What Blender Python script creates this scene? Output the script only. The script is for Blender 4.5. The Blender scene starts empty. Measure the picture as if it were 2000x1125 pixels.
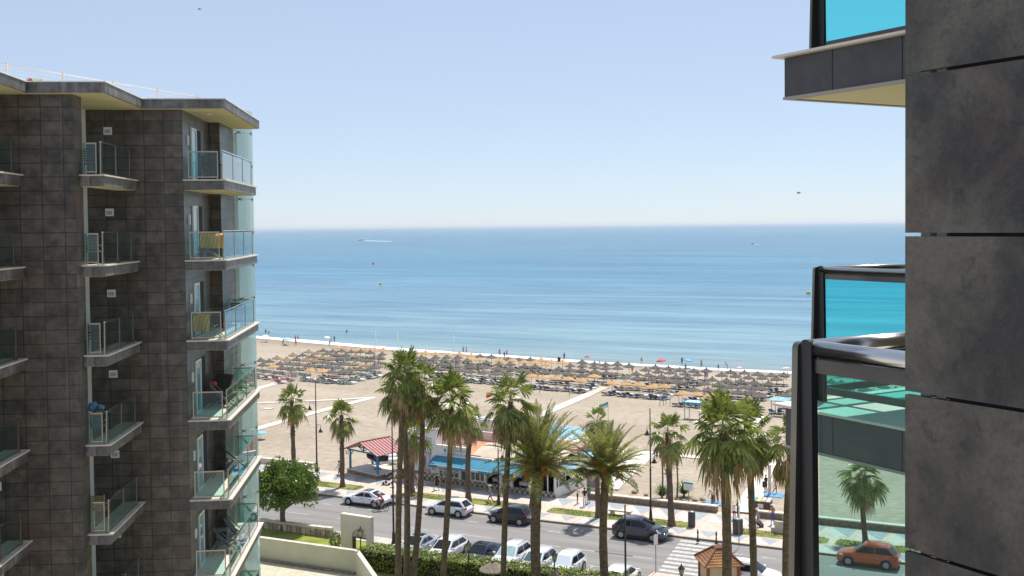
import bpy, math, random
from mathutils import Vector, Matrix, noise as mnoise
sc = bpy.context.scene
COL = sc.collection
R = math.radians
PI = math.pi
rnd = random.Random(7)

# ------------------------------------------------------------------ camera model (real lens with a little downward pitch, roll, shift)
CF, CH, CP, CR = 2150.0, 26.0, math.atan(70/2150), 0.0110
CX, CY = 1000.0, 511.0
def ray(px, py):
    a = (px-CX)/CF; b = (CY-py)/CF
    cr, sr = math.cos(CR), math.sin(CR)
    x = a*cr+b*sr; u = -a*sr+b*cr
    return (x, math.cos(CP)+u*math.sin(CP), -math.sin(CP)+u*math.cos(CP))
def G(px, py, z=0.0):                     # survey: where a sight line meets a level of height z
    r = ray(px, py); t = (z-CH)/r[2]
    return Vector((r[0]*t, r[1]*t, z))
def D(px, py, d):                         # survey: point of a sight line at distance d
    r = ray(px, py); t = d/r[1]
    return Vector((r[0]*t, d, CH+r[2]*t))
_a, _b = G(633, 968), G(1497, 1070)
S = (_b-_a).normalized(); N = Vector((-S.y, S.x, 0)); O = G(1045, 1017)
SROT = math.atan2(S.y, S.x)
def sn(p): d = p-O; return d.dot(S), d.dot(N)
def W(s, n, z=0.0): p = O+S*s+N*n; return Vector((p.x, p.y, z))

cam = bpy.data.cameras.new('camera'); camo = bpy.data.objects.new('camera', cam); COL.objects.link(camo)
cam.sensor_width = 36; cam.lens = 36*CF/2000; cam.clip_start = 0.05; cam.clip_end = 300000
cam.shift_y = -51.5/2000
F_ = Vector((0, math.cos(CP), -math.sin(CP))); U_ = Vector((0, math.sin(CP), math.cos(CP))); R_ = Vector((1, 0, 0))
rt = R_*math.cos(CR)-U_*math.sin(CR); up = U_*math.cos(CR)+R_*math.sin(CR)
m = Matrix((rt, up, -F_)).transposed().to_4x4(); m.translation = (0, 0, CH)
camo.matrix_world = m
sc.camera = camo

# ------------------------------------------------------------------ light
SUN_EL, SUN_AZ = R(62), R(27)
w = bpy.data.worlds.new('World'); sc.world = w; w.use_nodes = True
nt = w.node_tree; bg = nt.nodes['Background']
sky = nt.nodes.new('ShaderNodeTexSky'); sky.sky_type = 'NISHITA'; sky.sun_disc = False
sky.sun_elevation = SUN_EL; sky.sun_rotation = SUN_AZ
sky.air_density = 0.7; sky.dust_density = 0.2; sky.ozone_density = 3.0; sky.altitude = 0
mv = nt.nodes.new('ShaderNodeMixRGB'); mv.blend_type = 'MULTIPLY'; mv.inputs[0].default_value = 1; mv.inputs[2].default_value = (.43, .43, .42, 1)
hz = nt.nodes.new('ShaderNodeMixRGB'); hz.blend_type = 'ADD'; hz.inputs[0].default_value = 1; hz.inputs[2].default_value = (3.02, 3.46, 4.20, 1)   # thin even summer haze over the whole sky
nt.links.new(sky.outputs[0], mv.inputs[1]); nt.links.new(mv.outputs[0], hz.inputs[1])
nt.links.new(hz.outputs[0], bg.inputs[0]); bg.inputs[1].default_value = 0.10
sl = bpy.data.lights.new('sun', 'SUN'); sl.energy = 4.6; sl.angle = R(0.53); sl.color = (1.0, 0.96, 0.89)
so = bpy.data.objects.new('sun', sl); COL.objects.link(so)
sd = Vector((math.sin(SUN_AZ)*math.cos(SUN_EL), math.cos(SUN_AZ)*math.cos(SUN_EL), math.sin(SUN_EL)))
so.rotation_euler = sd.to_track_quat('Z', 'Y').to_euler(); so.location = (60, 120, 200)
sc.view_settings.view_transform = 'Standard'; sc.view_settings.look = 'None'
sc.view_settings.gamma = 1; sc.view_settings.exposure = 0.35
sc.render.engine = 'CYCLES'
sc.cycles.max_bounces = 8; sc.cycles.transparent_max_bounces = 24
sc.cycles.caustics_reflective = False; sc.cycles.caustics_refractive = False
try: sc.cycles.use_denoising = True
except Exception: pass

# ------------------------------------------------------------------ mesh builder
class MB:
    def __init__(s): s.v = []; s.f = []; s.m = []; s.sm = []; s.uvo = {}
    def add(s, p): s.v.append((p[0], p[1], p[2])); return len(s.v)-1
    def face(s, idx, m=0, sm=False): s.f.append(tuple(idx)); s.m.append(m); s.sm.append(sm)
    def poly(s, pts, m=0, sm=False):
        b = len(s.v); s.v.extend([(p[0], p[1], p[2]) for p in pts]); s.face(range(b, b+len(pts)), m, sm)
    def hexa(s, p, m=0, sm=False):        # p: 4 bottom (ccw from above), 4 top
        b = len(s.v); s.v.extend([(q[0], q[1], q[2]) for q in p])
        for q in ((3,2,1,0),(4,5,6,7),(0,1,5,4),(1,2,6,5),(2,3,7,6),(3,0,4,7)): s.face([b+i for i in q], m, sm)
    def box(s, x0, y0, z0, x1, y1, z1, m=0):
        s.hexa([(x0,y0,z0),(x1,y0,z0),(x1,y1,z0),(x0,y1,z0),(x0,y0,z1),(x1,y0,z1),(x1,y1,z1),(x0,y1,z1)], m)
    def prism(s, pts, z0, z1, m=0):       # pts ccw
        b = len(s.v); n = len(pts)
        s.v.extend([(p[0], p[1], z0) for p in pts]); s.v.extend([(p[0], p[1], z1) for p in pts])
        s.face([b+i for i in range(n)][::-1], m); s.face([b+n+i for i in range(n)], m)
        for i in range(n): j = (i+1) % n; s.face((b+i, b+j, b+n+j, b+n+i), m)
    def tube(s, pts, r, n=6, m=0, sm=True, caps=True):
        pts = [Vector(p) for p in pts]; k = len(pts)
        rr = r if isinstance(r, (list, tuple)) else [r]*k
        rings = []; prev = None
        for i in range(k):
            t = (pts[min(i+1, k-1)]-pts[max(i-1, 0)])
            if t.length < 1e-9: t = Vector((0, 0, 1))
            t.normalize()
            if prev is None:
                a = Vector((0, 0, 1)) if abs(t.z) < .9 else Vector((1, 0, 0))
                x = t.cross(a).normalized()
            else:
                x = (prev-t*prev.dot(t))
                x = x.normalized() if x.length > 1e-6 else t.orthogonal().normalized()
            prev = x; y = t.cross(x)
            b = len(s.v); rings.append(b)
            for j in range(n):
                a = 2*PI*j/n; q = pts[i]+x*(math.cos(a)*rr[i])+y*(math.sin(a)*rr[i]); s.v.append((q.x, q.y, q.z))
        for i in range(k-1):
            for j in range(n):
                j2 = (j+1) % n; s.face((rings[i]+j, rings[i]+j2, rings[i+1]+j2, rings[i+1]+j), m, sm)
        if caps:
            s.face([rings[0]+j for j in range(n)][::-1], m); s.face([rings[-1]+j for j in range(n)], m)
    def lathe(s, prof, c=(0, 0, 0), n=12, m=0, sm=True, wob=0.0, sx=1, sy=1):
        rings = []
        for (r, z) in prof:
            b = len(s.v); rings.append(b)
            for j in range(n):
                a = 2*PI*j/n; q = r*(1+wob*rnd.uniform(-1, 1)); s.v.append((c[0]+q*sx*math.cos(a), c[1]+q*sy*math.sin(a), c[2]+z))
        for i in range(len(prof)-1):
            for j in range(n):
                j2 = (j+1) % n; s.face((rings[i]+j, rings[i]+j2, rings[i+1]+j2, rings[i+1]+j), m, sm)
        if prof[0][0] > 1e-4: s.face([rings[0]+j for j in range(n)][::-1], m)
        if prof[-1][0] > 1e-4: s.face([rings[-1]+j for j in range(n)], m)
    def sphere(s, c, r, n=10, m=0, sz=1.0):
        s.lathe([(max(1e-5, r*math.sin(PI*i/6)), -r*sz*math.cos(PI*i/6)) for i in range(7)], c, n, m)
    def xf(s, M):
        s.v = [tuple(M @ Vector(p)) for p in s.v]; return s
    def build(s, name, mats, parent=None, loc=(0, 0, 0), rotz=0.0, kind=None):
        me = bpy.data.meshes.new(name); me.from_pydata(s.v, [], s.f)
        if not isinstance(mats, (list, tuple)): mats = [mats]
        for q in mats: me.materials.append(q)
        me.polygons.foreach_set('material_index', s.m)
        me.polygons.foreach_set('use_smooth', s.sm)
        me.update()
        uvl = me.uv_layers.new(name='UVMap'); uv = [0.0]*(2*len(me.loops))
        for p in me.polygons:
            nx, ny, nz = abs(p.normal.x), abs(p.normal.y), abs(p.normal.z)
            for li in p.loop_indices:
                c = s.v[me.loops[li].vertex_index]
                if nz >= nx and nz >= ny: a, b = c[0], c[1]
                elif nx >= ny: a, b = c[1], c[2]
                else: a, b = c[0], c[2]
                uv[2*li] = a; uv[2*li+1] = b
        uvl.data.foreach_set('uv', uv)
        o = bpy.data.objects.new(name, me); COL.objects.link(o)
        o.location = loc; o.rotation_euler = (0, 0, rotz)
        if parent: o.parent = parent
        if kind: o['kind'] = kind
        return o
def tag(o, label=None, cat=None, group=None, kind=None):
    if label: o['label'] = label
    if cat: o['category'] = cat
    if group: o['group'] = group
    if kind: o['kind'] = kind
    return o
def thing(name, label, cat, loc=(0, 0, 0), rotz=0.0, group=None):
    o = bpy.data.objects.new(name, None); COL.objects.link(o); o.empty_display_size = .2
    o.location = loc; o.rotation_euler = (0, 0, rotz); return tag(o, label, cat, group)
def copy_tree(o, parent=None):
    c = o.copy(); COL.objects.link(c)
    if parent: c.parent = parent
    for ch in list(o.children): copy_tree(ch, c)
    return c

# ------------------------------------------------------------------ materials
def mat(name, col, rough=.7, metal=0.0, var=0.0, scale=3.0, bump=0.0, bscale=None, col2=None, stretch=None, coord='Object', spec=.5, detail=4):
    m = bpy.data.materials.new(name); m.use_nodes = True; t = m.node_tree; b = t.nodes['Principled BSDF']
    b.inputs['Base Color'].default_value = (*col, 1); b.inputs['Roughness'].default_value = rough
    b.inputs['Metallic'].default_value = metal; b.inputs['Specular IOR Level'].default_value = spec
    if var or bump:
        tc = t.nodes.new('ShaderNodeTexCoord'); src = tc.outputs[coord]
        if stretch:
            mp = t.nodes.new('ShaderNodeMapping'); mp.inputs['Scale'].default_value = stretch; t.links.new(src, mp.inputs[0]); src = mp.outputs[0]
        nz = t.nodes.new('ShaderNodeTexNoise'); nz.inputs['Scale'].default_value = scale; nz.inputs['Detail'].default_value = detail; t.links.new(src, nz.inputs[0])
        if var:
            cr = t.nodes.new('ShaderNodeValToRGB'); t.links.new(nz.outputs[0], cr.inputs[0])
            c2 = col2 or tuple(min(1, c*(1+var)) for c in col); c1 = tuple(c*(1-var) for c in col) if not col2 else col
            cr.color_ramp.elements[0].position = .3; cr.color_ramp.elements[1].position = .7
            cr.color_ramp.elements[0].color = (*c1, 1); cr.color_ramp.elements[1].color = (*c2, 1)
            t.links.new(cr.outputs[0], b.inputs['Base Color'])
        if bump:
            n2 = t.nodes.new('ShaderNodeTexNoise'); n2.inputs['Scale'].default_value = bscale or scale*4; n2.inputs['Detail'].default_value = 3; t.links.new(src, n2.inputs[0])
            bp = t.nodes.new('ShaderNodeBump'); bp.inputs['Strength'].default_value = bump; bp.inputs['Distance'].default_value = .05
            t.links.new(n2.outputs[0], bp.inputs['Height']); t.links.new(bp.outputs[0], b.inputs['Normal'])
    return m
def leafmat(name, c1, c2, trans=.3, rough=.45, clump=1.2):
    m = bpy.data.materials.new(name); m.use_nodes = True; t = m.node_tree; b = t.nodes['Principled BSDF']; out = t.nodes['Material Output']
    g = t.nodes.new('ShaderNodeNewGeometry'); tc = t.nodes.new('ShaderNodeTexCoord'); nz = t.nodes.new('ShaderNodeTexNoise'); nz.inputs['Scale'].default_value = clump
    t.links.new(tc.outputs['Object'], nz.inputs[0])
    ad = t.nodes.new('ShaderNodeMath'); ad.operation = 'ADD'; mu = t.nodes.new('ShaderNodeMath'); mu.operation = 'MULTIPLY'; mu.inputs[1].default_value = .55
    t.links.new(g.outputs['Random Per Island'], mu.inputs[0]); t.links.new(mu.outputs[0], ad.inputs[0])
    m2 = t.nodes.new('ShaderNodeMath'); m2.operation = 'MULTIPLY'; m2.inputs[1].default_value = .5; t.links.new(nz.outputs[0], m2.inputs[0]); t.links.new(m2.outputs[0], ad.inputs[1])
    cr = t.nodes.new('ShaderNodeValToRGB'); cr.color_ramp.elements[0].color = (*c1, 1); cr.color_ramp.elements[1].color = (*c2, 1)
    cr.color_ramp.elements[0].position = .2; cr.color_ramp.elements[1].position = .85
    t.links.new(ad.outputs[0], cr.inputs[0]); t.links.new(cr.outputs[0], b.inputs['Base Color']); b.inputs['Roughness'].default_value = rough
    tr = t.nodes.new('ShaderNodeBsdfTranslucent'); t.links.new(cr.outputs[0], tr.inputs[0])
    mx = t.nodes.new('ShaderNodeMixShader'); mx.inputs[0].default_value = trans
    t.links.new(b.outputs[0], mx.inputs[1]); t.links.new(tr.outputs[0], mx.inputs[2]); t.links.new(mx.outputs[0], out.inputs[0])
    return m
def glassmat(name, tint, refl=1.0, rough=0.0, body=0.0, bodycol=(.5, .6, .6)):
    m = bpy.data.materials.new(name); m.use_nodes = True; t = m.node_tree; out = t.nodes['Material Output']; t.nodes.remove(t.nodes['Principled BSDF'])
    tr = t.nodes.new('ShaderNodeBsdfTransparent'); tr.inputs[0].default_value = (*tint, 1)
    gl = t.nodes.new('ShaderNodeBsdfGlossy'); gl.inputs['Roughness'].default_value = rough
    fr = t.nodes.new('ShaderNodeFresnel'); fr.inputs[0].default_value = 1.5
    mu = t.nodes.new('ShaderNodeMath'); mu.operation = 'MULTIPLY'; mu.inputs[1].default_value = refl; ge = t.nodes.new('ShaderNodeNewGeometry'); iv = t.nodes.new('ShaderNodeMath'); iv.operation = 'SUBTRACT'; iv.inputs[0].default_value = 1; t.links.new(ge.outputs['Backfacing'], iv.inputs[1]); fm = t.nodes.new('ShaderNodeMath'); fm.operation = 'MULTIPLY'; t.links.new(fr.outputs[0], fm.inputs[0]); t.links.new(iv.outputs[0], fm.inputs[1]); t.links.new(fm.outputs[0], mu.inputs[0])
    base = tr
    if body:
        df = t.nodes.new('ShaderNodeBsdfDiffuse'); df.inputs[0].default_value = (*bodycol, 1)
        tl = t.nodes.new('ShaderNodeBsdfTranslucent'); tl.inputs[0].default_value = (*bodycol, 1)
        m1 = t.nodes.new('ShaderNodeMixShader'); m1.inputs[0].default_value = .5; t.links.new(df.outputs[0], m1.inputs[1]); t.links.new(tl.outputs[0], m1.inputs[2])
        m2 = t.nodes.new('ShaderNodeMixShader'); m2.inputs[0].default_value = body; t.links.new(tr.outputs[0], m2.inputs[1]); t.links.new(m1.outputs[0], m2.inputs[2]); base = m2
    mx = t.nodes.new('ShaderNodeMixShader'); t.links.new(mu.outputs[0], mx.inputs[0]); t.links.new(base.outputs[0], mx.inputs[1]); t.links.new(gl.outputs[0], mx.inputs[2])
    t.links.new(mx.outputs[0], out.inputs[0]); return m
def tilemat(name, c1, c2, mortar, bw, bh, ms=.006, rough=.55, stain=.5, off=0.0, stainc=(.12, .06, .04), nscale=2.2, con=(.45, 1.6), streak=0.0):
    m = bpy.data.materials.new(name); m.use_nodes = True; t = m.node_tree; b = t.nodes['Principled BSDF']
    tc = t.nodes.new('ShaderNodeTexCoord'); br = t.nodes.new('ShaderNodeTexBrick'); br.offset = off; br.squash = 1
    br.inputs['Scale'].default_value = 1; br.inputs['Brick Width'].default_value = bw; br.inputs['Row Height'].default_value = bh
    br.inputs['Mortar Size'].default_value = ms; br.inputs['Mortar Smooth'].default_value = .1
    br.inputs['Color1'].default_value = (*c1, 1); br.inputs['Color2'].default_value = (*c2, 1); br.inputs['Mortar'].default_value = (*mortar, 1)
    t.links.new(tc.outputs['UV'], br.inputs[0])
    nz = t.nodes.new('ShaderNodeTexNoise'); nz.inputs['Scale'].default_value = nscale; nz.inputs['Detail'].default_value = 8; nz.inputs['Roughness'].default_value = .65; t.links.new(tc.outputs['Object'], nz.inputs[0])
    n3 = t.nodes.new('ShaderNodeTexNoise'); n3.inputs['Scale'].default_value = .6; n3.inputs['Detail'].default_value = 6; t.links.new(tc.outputs['Object'], n3.inputs[0])
    cr = t.nodes.new('ShaderNodeValToRGB'); cr.color_ramp.elements[0].position = .32; cr.color_ramp.elements[1].position = .68
    cr.color_ramp.elements[0].color = (con[0],)*3+(1,); cr.color_ramp.elements[1].color = (con[1], con[1]*.97, con[1]*.91, 1)
    t.links.new(nz.outputs[0], cr.inputs[0])
    mx = t.nodes.new('ShaderNodeMixRGB'); mx.blend_type = 'MULTIPLY'; mx.inputs[0].default_value = 1; t.links.new(br.outputs[0], mx.inputs[1]); t.links.new(cr.outputs[0], mx.inputs[2])
    c3 = t.nodes.new('ShaderNodeValToRGB'); c3.color_ramp.elements[0].position = .57; c3.color_ramp.elements[1].position = .72
    c3.color_ramp.elements[0].color = (0, 0, 0, 1); c3.color_ramp.elements[1].color = (stain,)*3+(1,)
    t.links.new(n3.outputs[0], c3.inputs[0])
    m2 = t.nodes.new('ShaderNodeMixRGB'); t.links.new(c3.outputs[0], m2.inputs[0]); t.links.new(mx.outputs[0], m2.inputs[1]); m2.inputs[2].default_value = (*stainc, 1)
    if streak:      # run marks washed down the face by rain
        mp = t.nodes.new('ShaderNodeMapping'); mp.inputs['Scale'].default_value = (5, 5, .22); t.links.new(tc.outputs['Object'], mp.inputs[0])
        ns = t.nodes.new('ShaderNodeTexNoise'); ns.inputs['Scale'].default_value = 1.0; ns.inputs['Detail'].default_value = 5; t.links.new(mp.outputs[0], ns.inputs[0])
        rs = t.nodes.new('ShaderNodeValToRGB'); rs.color_ramp.elements[0].position = .56; rs.color_ramp.elements[1].position = .76; rs.color_ramp.elements[0].color = (0, 0, 0, 1); rs.color_ramp.elements[1].color = (streak,)*3+(1,); t.links.new(ns.outputs[0], rs.inputs[0])
        m3 = t.nodes.new('ShaderNodeMixRGB'); t.links.new(rs.outputs[0], m3.inputs[0]); t.links.new(m2.outputs[0], m3.inputs[1]); m3.inputs[2].default_value = (.34, .32, .30, 1); m2 = m3
    t.links.new(m2.outputs[0], b.inputs['Base Color']); b.inputs['Roughness'].default_value = rough
    bp = t.nodes.new('ShaderNodeBump'); bp.inputs['Strength'].default_value = .35; bp.inputs['Distance'].default_value = .02; bp.invert = True
    t.links.new(br.outputs['Fac'], bp.inputs['Height']); t.links.new(bp.outputs[0], b.inputs['Normal'])
    return m
def slatemat():
    m = mat('slate cladding slab', (.05, .047, .043), .5); t = m.node_tree; b = t.nodes['Principled BSDF']; tc = t.nodes.new('ShaderNodeTexCoord')
    oi = t.nodes.new('ShaderNodeObjectInfo'); va = t.nodes.new('ShaderNodeVectorMath'); va.operation = 'MULTIPLY_ADD'; va.inputs[1].default_value = (1, 1, 1)
    vs = t.nodes.new('ShaderNodeVectorMath'); vs.operation = 'SCALE'; vs.inputs[0].default_value = (7, 5, 9); t.links.new(oi.outputs['Random'], vs.inputs['Scale']); t.links.new(tc.outputs['Object'], va.inputs[0]); t.links.new(vs.outputs[0], va.inputs[2])
    def nz(sc_, det, rough, dist=0.0):
        n = t.nodes.new('ShaderNodeTexNoise'); n.inputs['Scale'].default_value = sc_; n.inputs['Detail'].default_value = det; n.inputs['Roughness'].default_value = rough; n.inputs['Distortion'].default_value = dist; t.links.new(va.outputs[0], n.inputs[0]); return n
    def ramp(n, p0, c0, p1, c1):
        r = t.nodes.new('ShaderNodeValToRGB'); e = r.color_ramp.elements; e[0].position = p0; e[1].position = p1; e[0].color = (*c0, 1); e[1].color = (*c1, 1); t.links.new(n.outputs[0], r.inputs[0]); return r
    base = ramp(nz(3.2, 7, .62), .40, (.025, .0225, .020), .62, (.108, .094, .072))
    rust = ramp(nz(1.7, 6, .7, .8), .53, (0, 0, 0), .70, (.75, .75, .75))
    m1 = t.nodes.new('ShaderNodeMixRGB'); t.links.new(rust.outputs[0], m1.inputs[0]); t.links.new(base.outputs[0], m1.inputs[1]); m1.inputs[2].default_value = (.125, .070, .050, 1)
    gr = ramp(nz(70, 5, .75), .3, (.72, .72, .72), .7, (1.25, 1.25, 1.25)); mg = t.nodes.new('ShaderNodeMixRGB'); mg.blend_type = 'MULTIPLY'; mg.inputs[0].default_value = 1; t.links.new(m1.outputs[0], mg.inputs[1]); t.links.new(gr.outputs[0], mg.inputs[2]); m1 = mg
    pit = ramp(nz(17, 8, .72, .4), .54, (1, 1, 1), .68, (.42, .42, .42)); m2 = t.nodes.new('ShaderNodeMixRGB'); m2.blend_type = 'MULTIPLY'; m2.inputs[0].default_value = 1; t.links.new(m1.outputs[0], m2.inputs[1]); t.links.new(pit.outputs[0], m2.inputs[2])
    vn = nz(8, 9, .6, 2.6); ab = t.nodes.new('ShaderNodeMath'); ab.operation = 'SUBTRACT'; ab.inputs[1].default_value = .5; t.links.new(vn.outputs[0], ab.inputs[0]); a2 = t.nodes.new('ShaderNodeMath'); a2.operation = 'ABSOLUTE'; t.links.new(ab.outputs[0], a2.inputs[0])
    vr = ramp(a2, .0, (.28, .28, .28), .010, (0, 0, 0)); m3 = t.nodes.new('ShaderNodeMixRGB'); t.links.new(vr.outputs[0], m3.inputs[0]); t.links.new(m2.outputs[0], m3.inputs[1]); m3.inputs[2].default_value = (.115, .11, .105, 1)
    t.links.new(m3.outputs[0], b.inputs['Base Color'])
    bp = t.nodes.new('ShaderNodeBump'); bp.inputs['Strength'].default_value = .25; bp.inputs['Distance'].default_value = .004; t.links.new(pit.outputs[0], bp.inputs['Height']); t.links.new(bp.outputs[0], b.inputs['Normal'])
    return m
M = {}
M['tile'] = tilemat('cladding tile', (.060, .048, .039), (.100, .081, .066), (.012, .011, .010), .70, .455, ms=.014, rough=.38, stain=.6, stainc=(.13, .060, .036), con=(.42, 1.75), streak=.16)
M['slate'] = slatemat()
M['fascia'] = tilemat('fascia slab', (.10, .095, .095), (.15, .14, .14), (.03, .03, .03), .70, .8, ms=.008, rough=.5, stain=.25, streak=.65)
M['soffit'] = mat('soffit render', (.62, .53, .33), .8, var=.08, scale=1.5)
M['cream_stone'] = mat('cream stone coping', (.66, .58, .49), .5, var=.1, scale=2)
M['plaster'] = mat('white plaster', (.78, .76, .71), .8, var=.05, scale=.8)
M['white'] = mat('white paint', (.80, .79, .77), .6, var=.04, scale=1.2)
M['steel'] = mat('brushed steel', (.36, .31, .23), .3, 1.0)
M['steel_dark'] = mat('dark anodised steel', (.10, .095, .09), .35, .9, var=.25, scale=3)
M['chrome'] = mat('polished steel rail', (.60, .59, .58), .2, 1.0)
M['glass_l'] = glassmat('pale green glass', (.72, .92, .90), 1.6)
M['glass_r'] = glassmat('teal glass', (.82, .925, .905), .5)
M['glass_r2'] = glassmat('turquoise glass', (.66, .965, .965), .5)
M['glass_win'] = glassmat('window glass', (.30, .40, .42), 1.6)
M['screen'] = glassmat('frosted glass screen', (.70, .86, .86), 1.0, .05, .62, (.60, .72, .72))
M['black'] = mat('black', (.012, .012, .013), .5)
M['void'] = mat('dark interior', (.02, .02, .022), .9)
M['wood'] = mat('pale wood', (.36, .24, .13), .6, var=.2, scale=4)
M['palm_green'] = leafmat('palm leaf', (.045, .085, .010), (.34, .37, .075), .3, .34, .8)
M['palm_dry'] = leafmat('dry palm leaf', (.27, .165, .075), (.58, .41, .23), .3, .7, 1.0)
M['date_green'] = leafmat('date palm leaf', (.09, .12, .02), (.46, .44, .14), .3, .38, .9)
M['date_fruit'] = mat('date fruit stalks', (.55, .25, .03), .6, var=.3, scale=5)
M['trunk'] = mat('palm trunk', (.135, .092, .064), .9, var=.5, scale=2.6, bump=.7, bscale=7, stretch=(1.5, 1.5, 2.2), detail=8)
M['bark'] = mat('tree bark', (.15, .115, .085), .9, var=.35, scale=4, bump=.5, stretch=(1, 1, .4))
M['leaf'] = leafmat('broad leaf', (.024, .07, .008), (.25, .36, .05), .3, .25, 1.4)
M['hedge'] = leafmat('hedge leaf', (.035, .095, .006), (.46, .52, .07), .3, .4, 1.1)
M['inner'] = mat('dark foliage core', (.012, .017, .006), .9)  # solid near-black filler behind the leaves of tree and hedge
M['straw_dark'] = mat('weathered straw', (.122, .106, .092), .95, var=.35, scale=6, bump=.5, stretch=(1, 1, .3))
M['straw_mid'] = mat('brown straw', (.26, .175, .10), .95, var=.3, scale=6, bump=.5)
M['straw_tan'] = mat('fresh straw', (.50, .305, .135), .95, var=.22, scale=6, bump=.5, stretch=(1, 1, .3))
M['pole_wood'] = mat('parasol pole', (.30, .24, .18), .8)
M['blue_paint'] = mat('blue paint', (.035, .22, .42), .5, var=.1, scale=3)
M['sky_paint'] = mat('turquoise paint', (.03, .30, .46), .5, var=.12, scale=2)
M['lamp_black'] = mat('black lamp paint', (.016, .013, .014), .45)
M['pole_brown'] = mat('brown black pole', (.03, .018, .016), .5)
M['tyre'] = mat('tyre rubber', (.014, .014, .015), .85)
M['rim'] = mat('alloy rim', (.38, .38, .39), .35, .7)
M['car_glass'] = mat('car glass', (.010, .013, .017), .05, spec=.45)
M['trim'] = mat('black trim', (.02, .02, .021), .5)
M['red_lens'] = mat('tail lamp', (.45, .01, .012), .2)
M['head_lens'] = mat('head lamp', (.75, .78, .8), .12)
M['stone'] = mat('brown stone', (.24, .18, .13), .9, var=.4, scale=3.5, bump=.5)
M['stone_cap'] = mat('pale stone capping', (.60, .54, .46), .8, var=.12, scale=1.5)
def carpaint(name, c, metal=.0):
    m = mat(name, c, .28, metal); b = m.node_tree.nodes['Principled BSDF']; b.inputs['Coat Weight'].default_value = .8; b.inputs['Coat Roughness'].default_value = .04; return m
M['p_white'] = carpaint('white car paint', (.78, .79, .80)); M['p_black'] = carpaint('black car paint', (.012, .013, .018), .2)
M['p_grey'] = carpaint('slate grey car paint', (.065, .07, .085), .5); M['p_orange'] = carpaint('copper car paint', (.58, .085, .015), .3)
M['p_blue'] = carpaint('navy car paint', (.02, .028, .06), .3); M['p_silver'] = carpaint('pale silver car paint', (.50, .53, .56), .4)
# ------------------------------------------------------------------ ground, beach, sea
SEA = -3.5
SH = [(-700, 260), (-320, 185), (-220, 163), (-151, 148.5), (-96, 137.0), (-67.5, 134.2), (-41, 130.5), (-4, 129.5), (60, 132), (200, 150), (600, 230)]
def nsh(s):
    for (a, b), (c, d) in zip(SH, SH[1:]):
        if s <= c: 
            t = (s-a)/(c-a); return b+(d-b)*t
    return SH[-1][1]
def zb(s, n):
    ns = nsh(s); t = (n-16)/(ns-16)
    if t < 0: return .1
    return .1+(SEA-.1)*t if t < 1 else SEA-(n-ns)*.06
def GB(px, py, h=0.0):                    # survey on the beach surface (+h)
    z = -1.0
    for _ in range(12):
        p = G(px, py, z+h); s_, n_ = sn(p); z = zb(s_, n_)
    return Vector((p.x, p.y, z))
def sheet(name, poly, z, m, kind='structure'):
    b = MB(); b.poly([tuple(W(s, n, z)) for s, n in poly]); return b.build(name, m, kind=kind)

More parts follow.
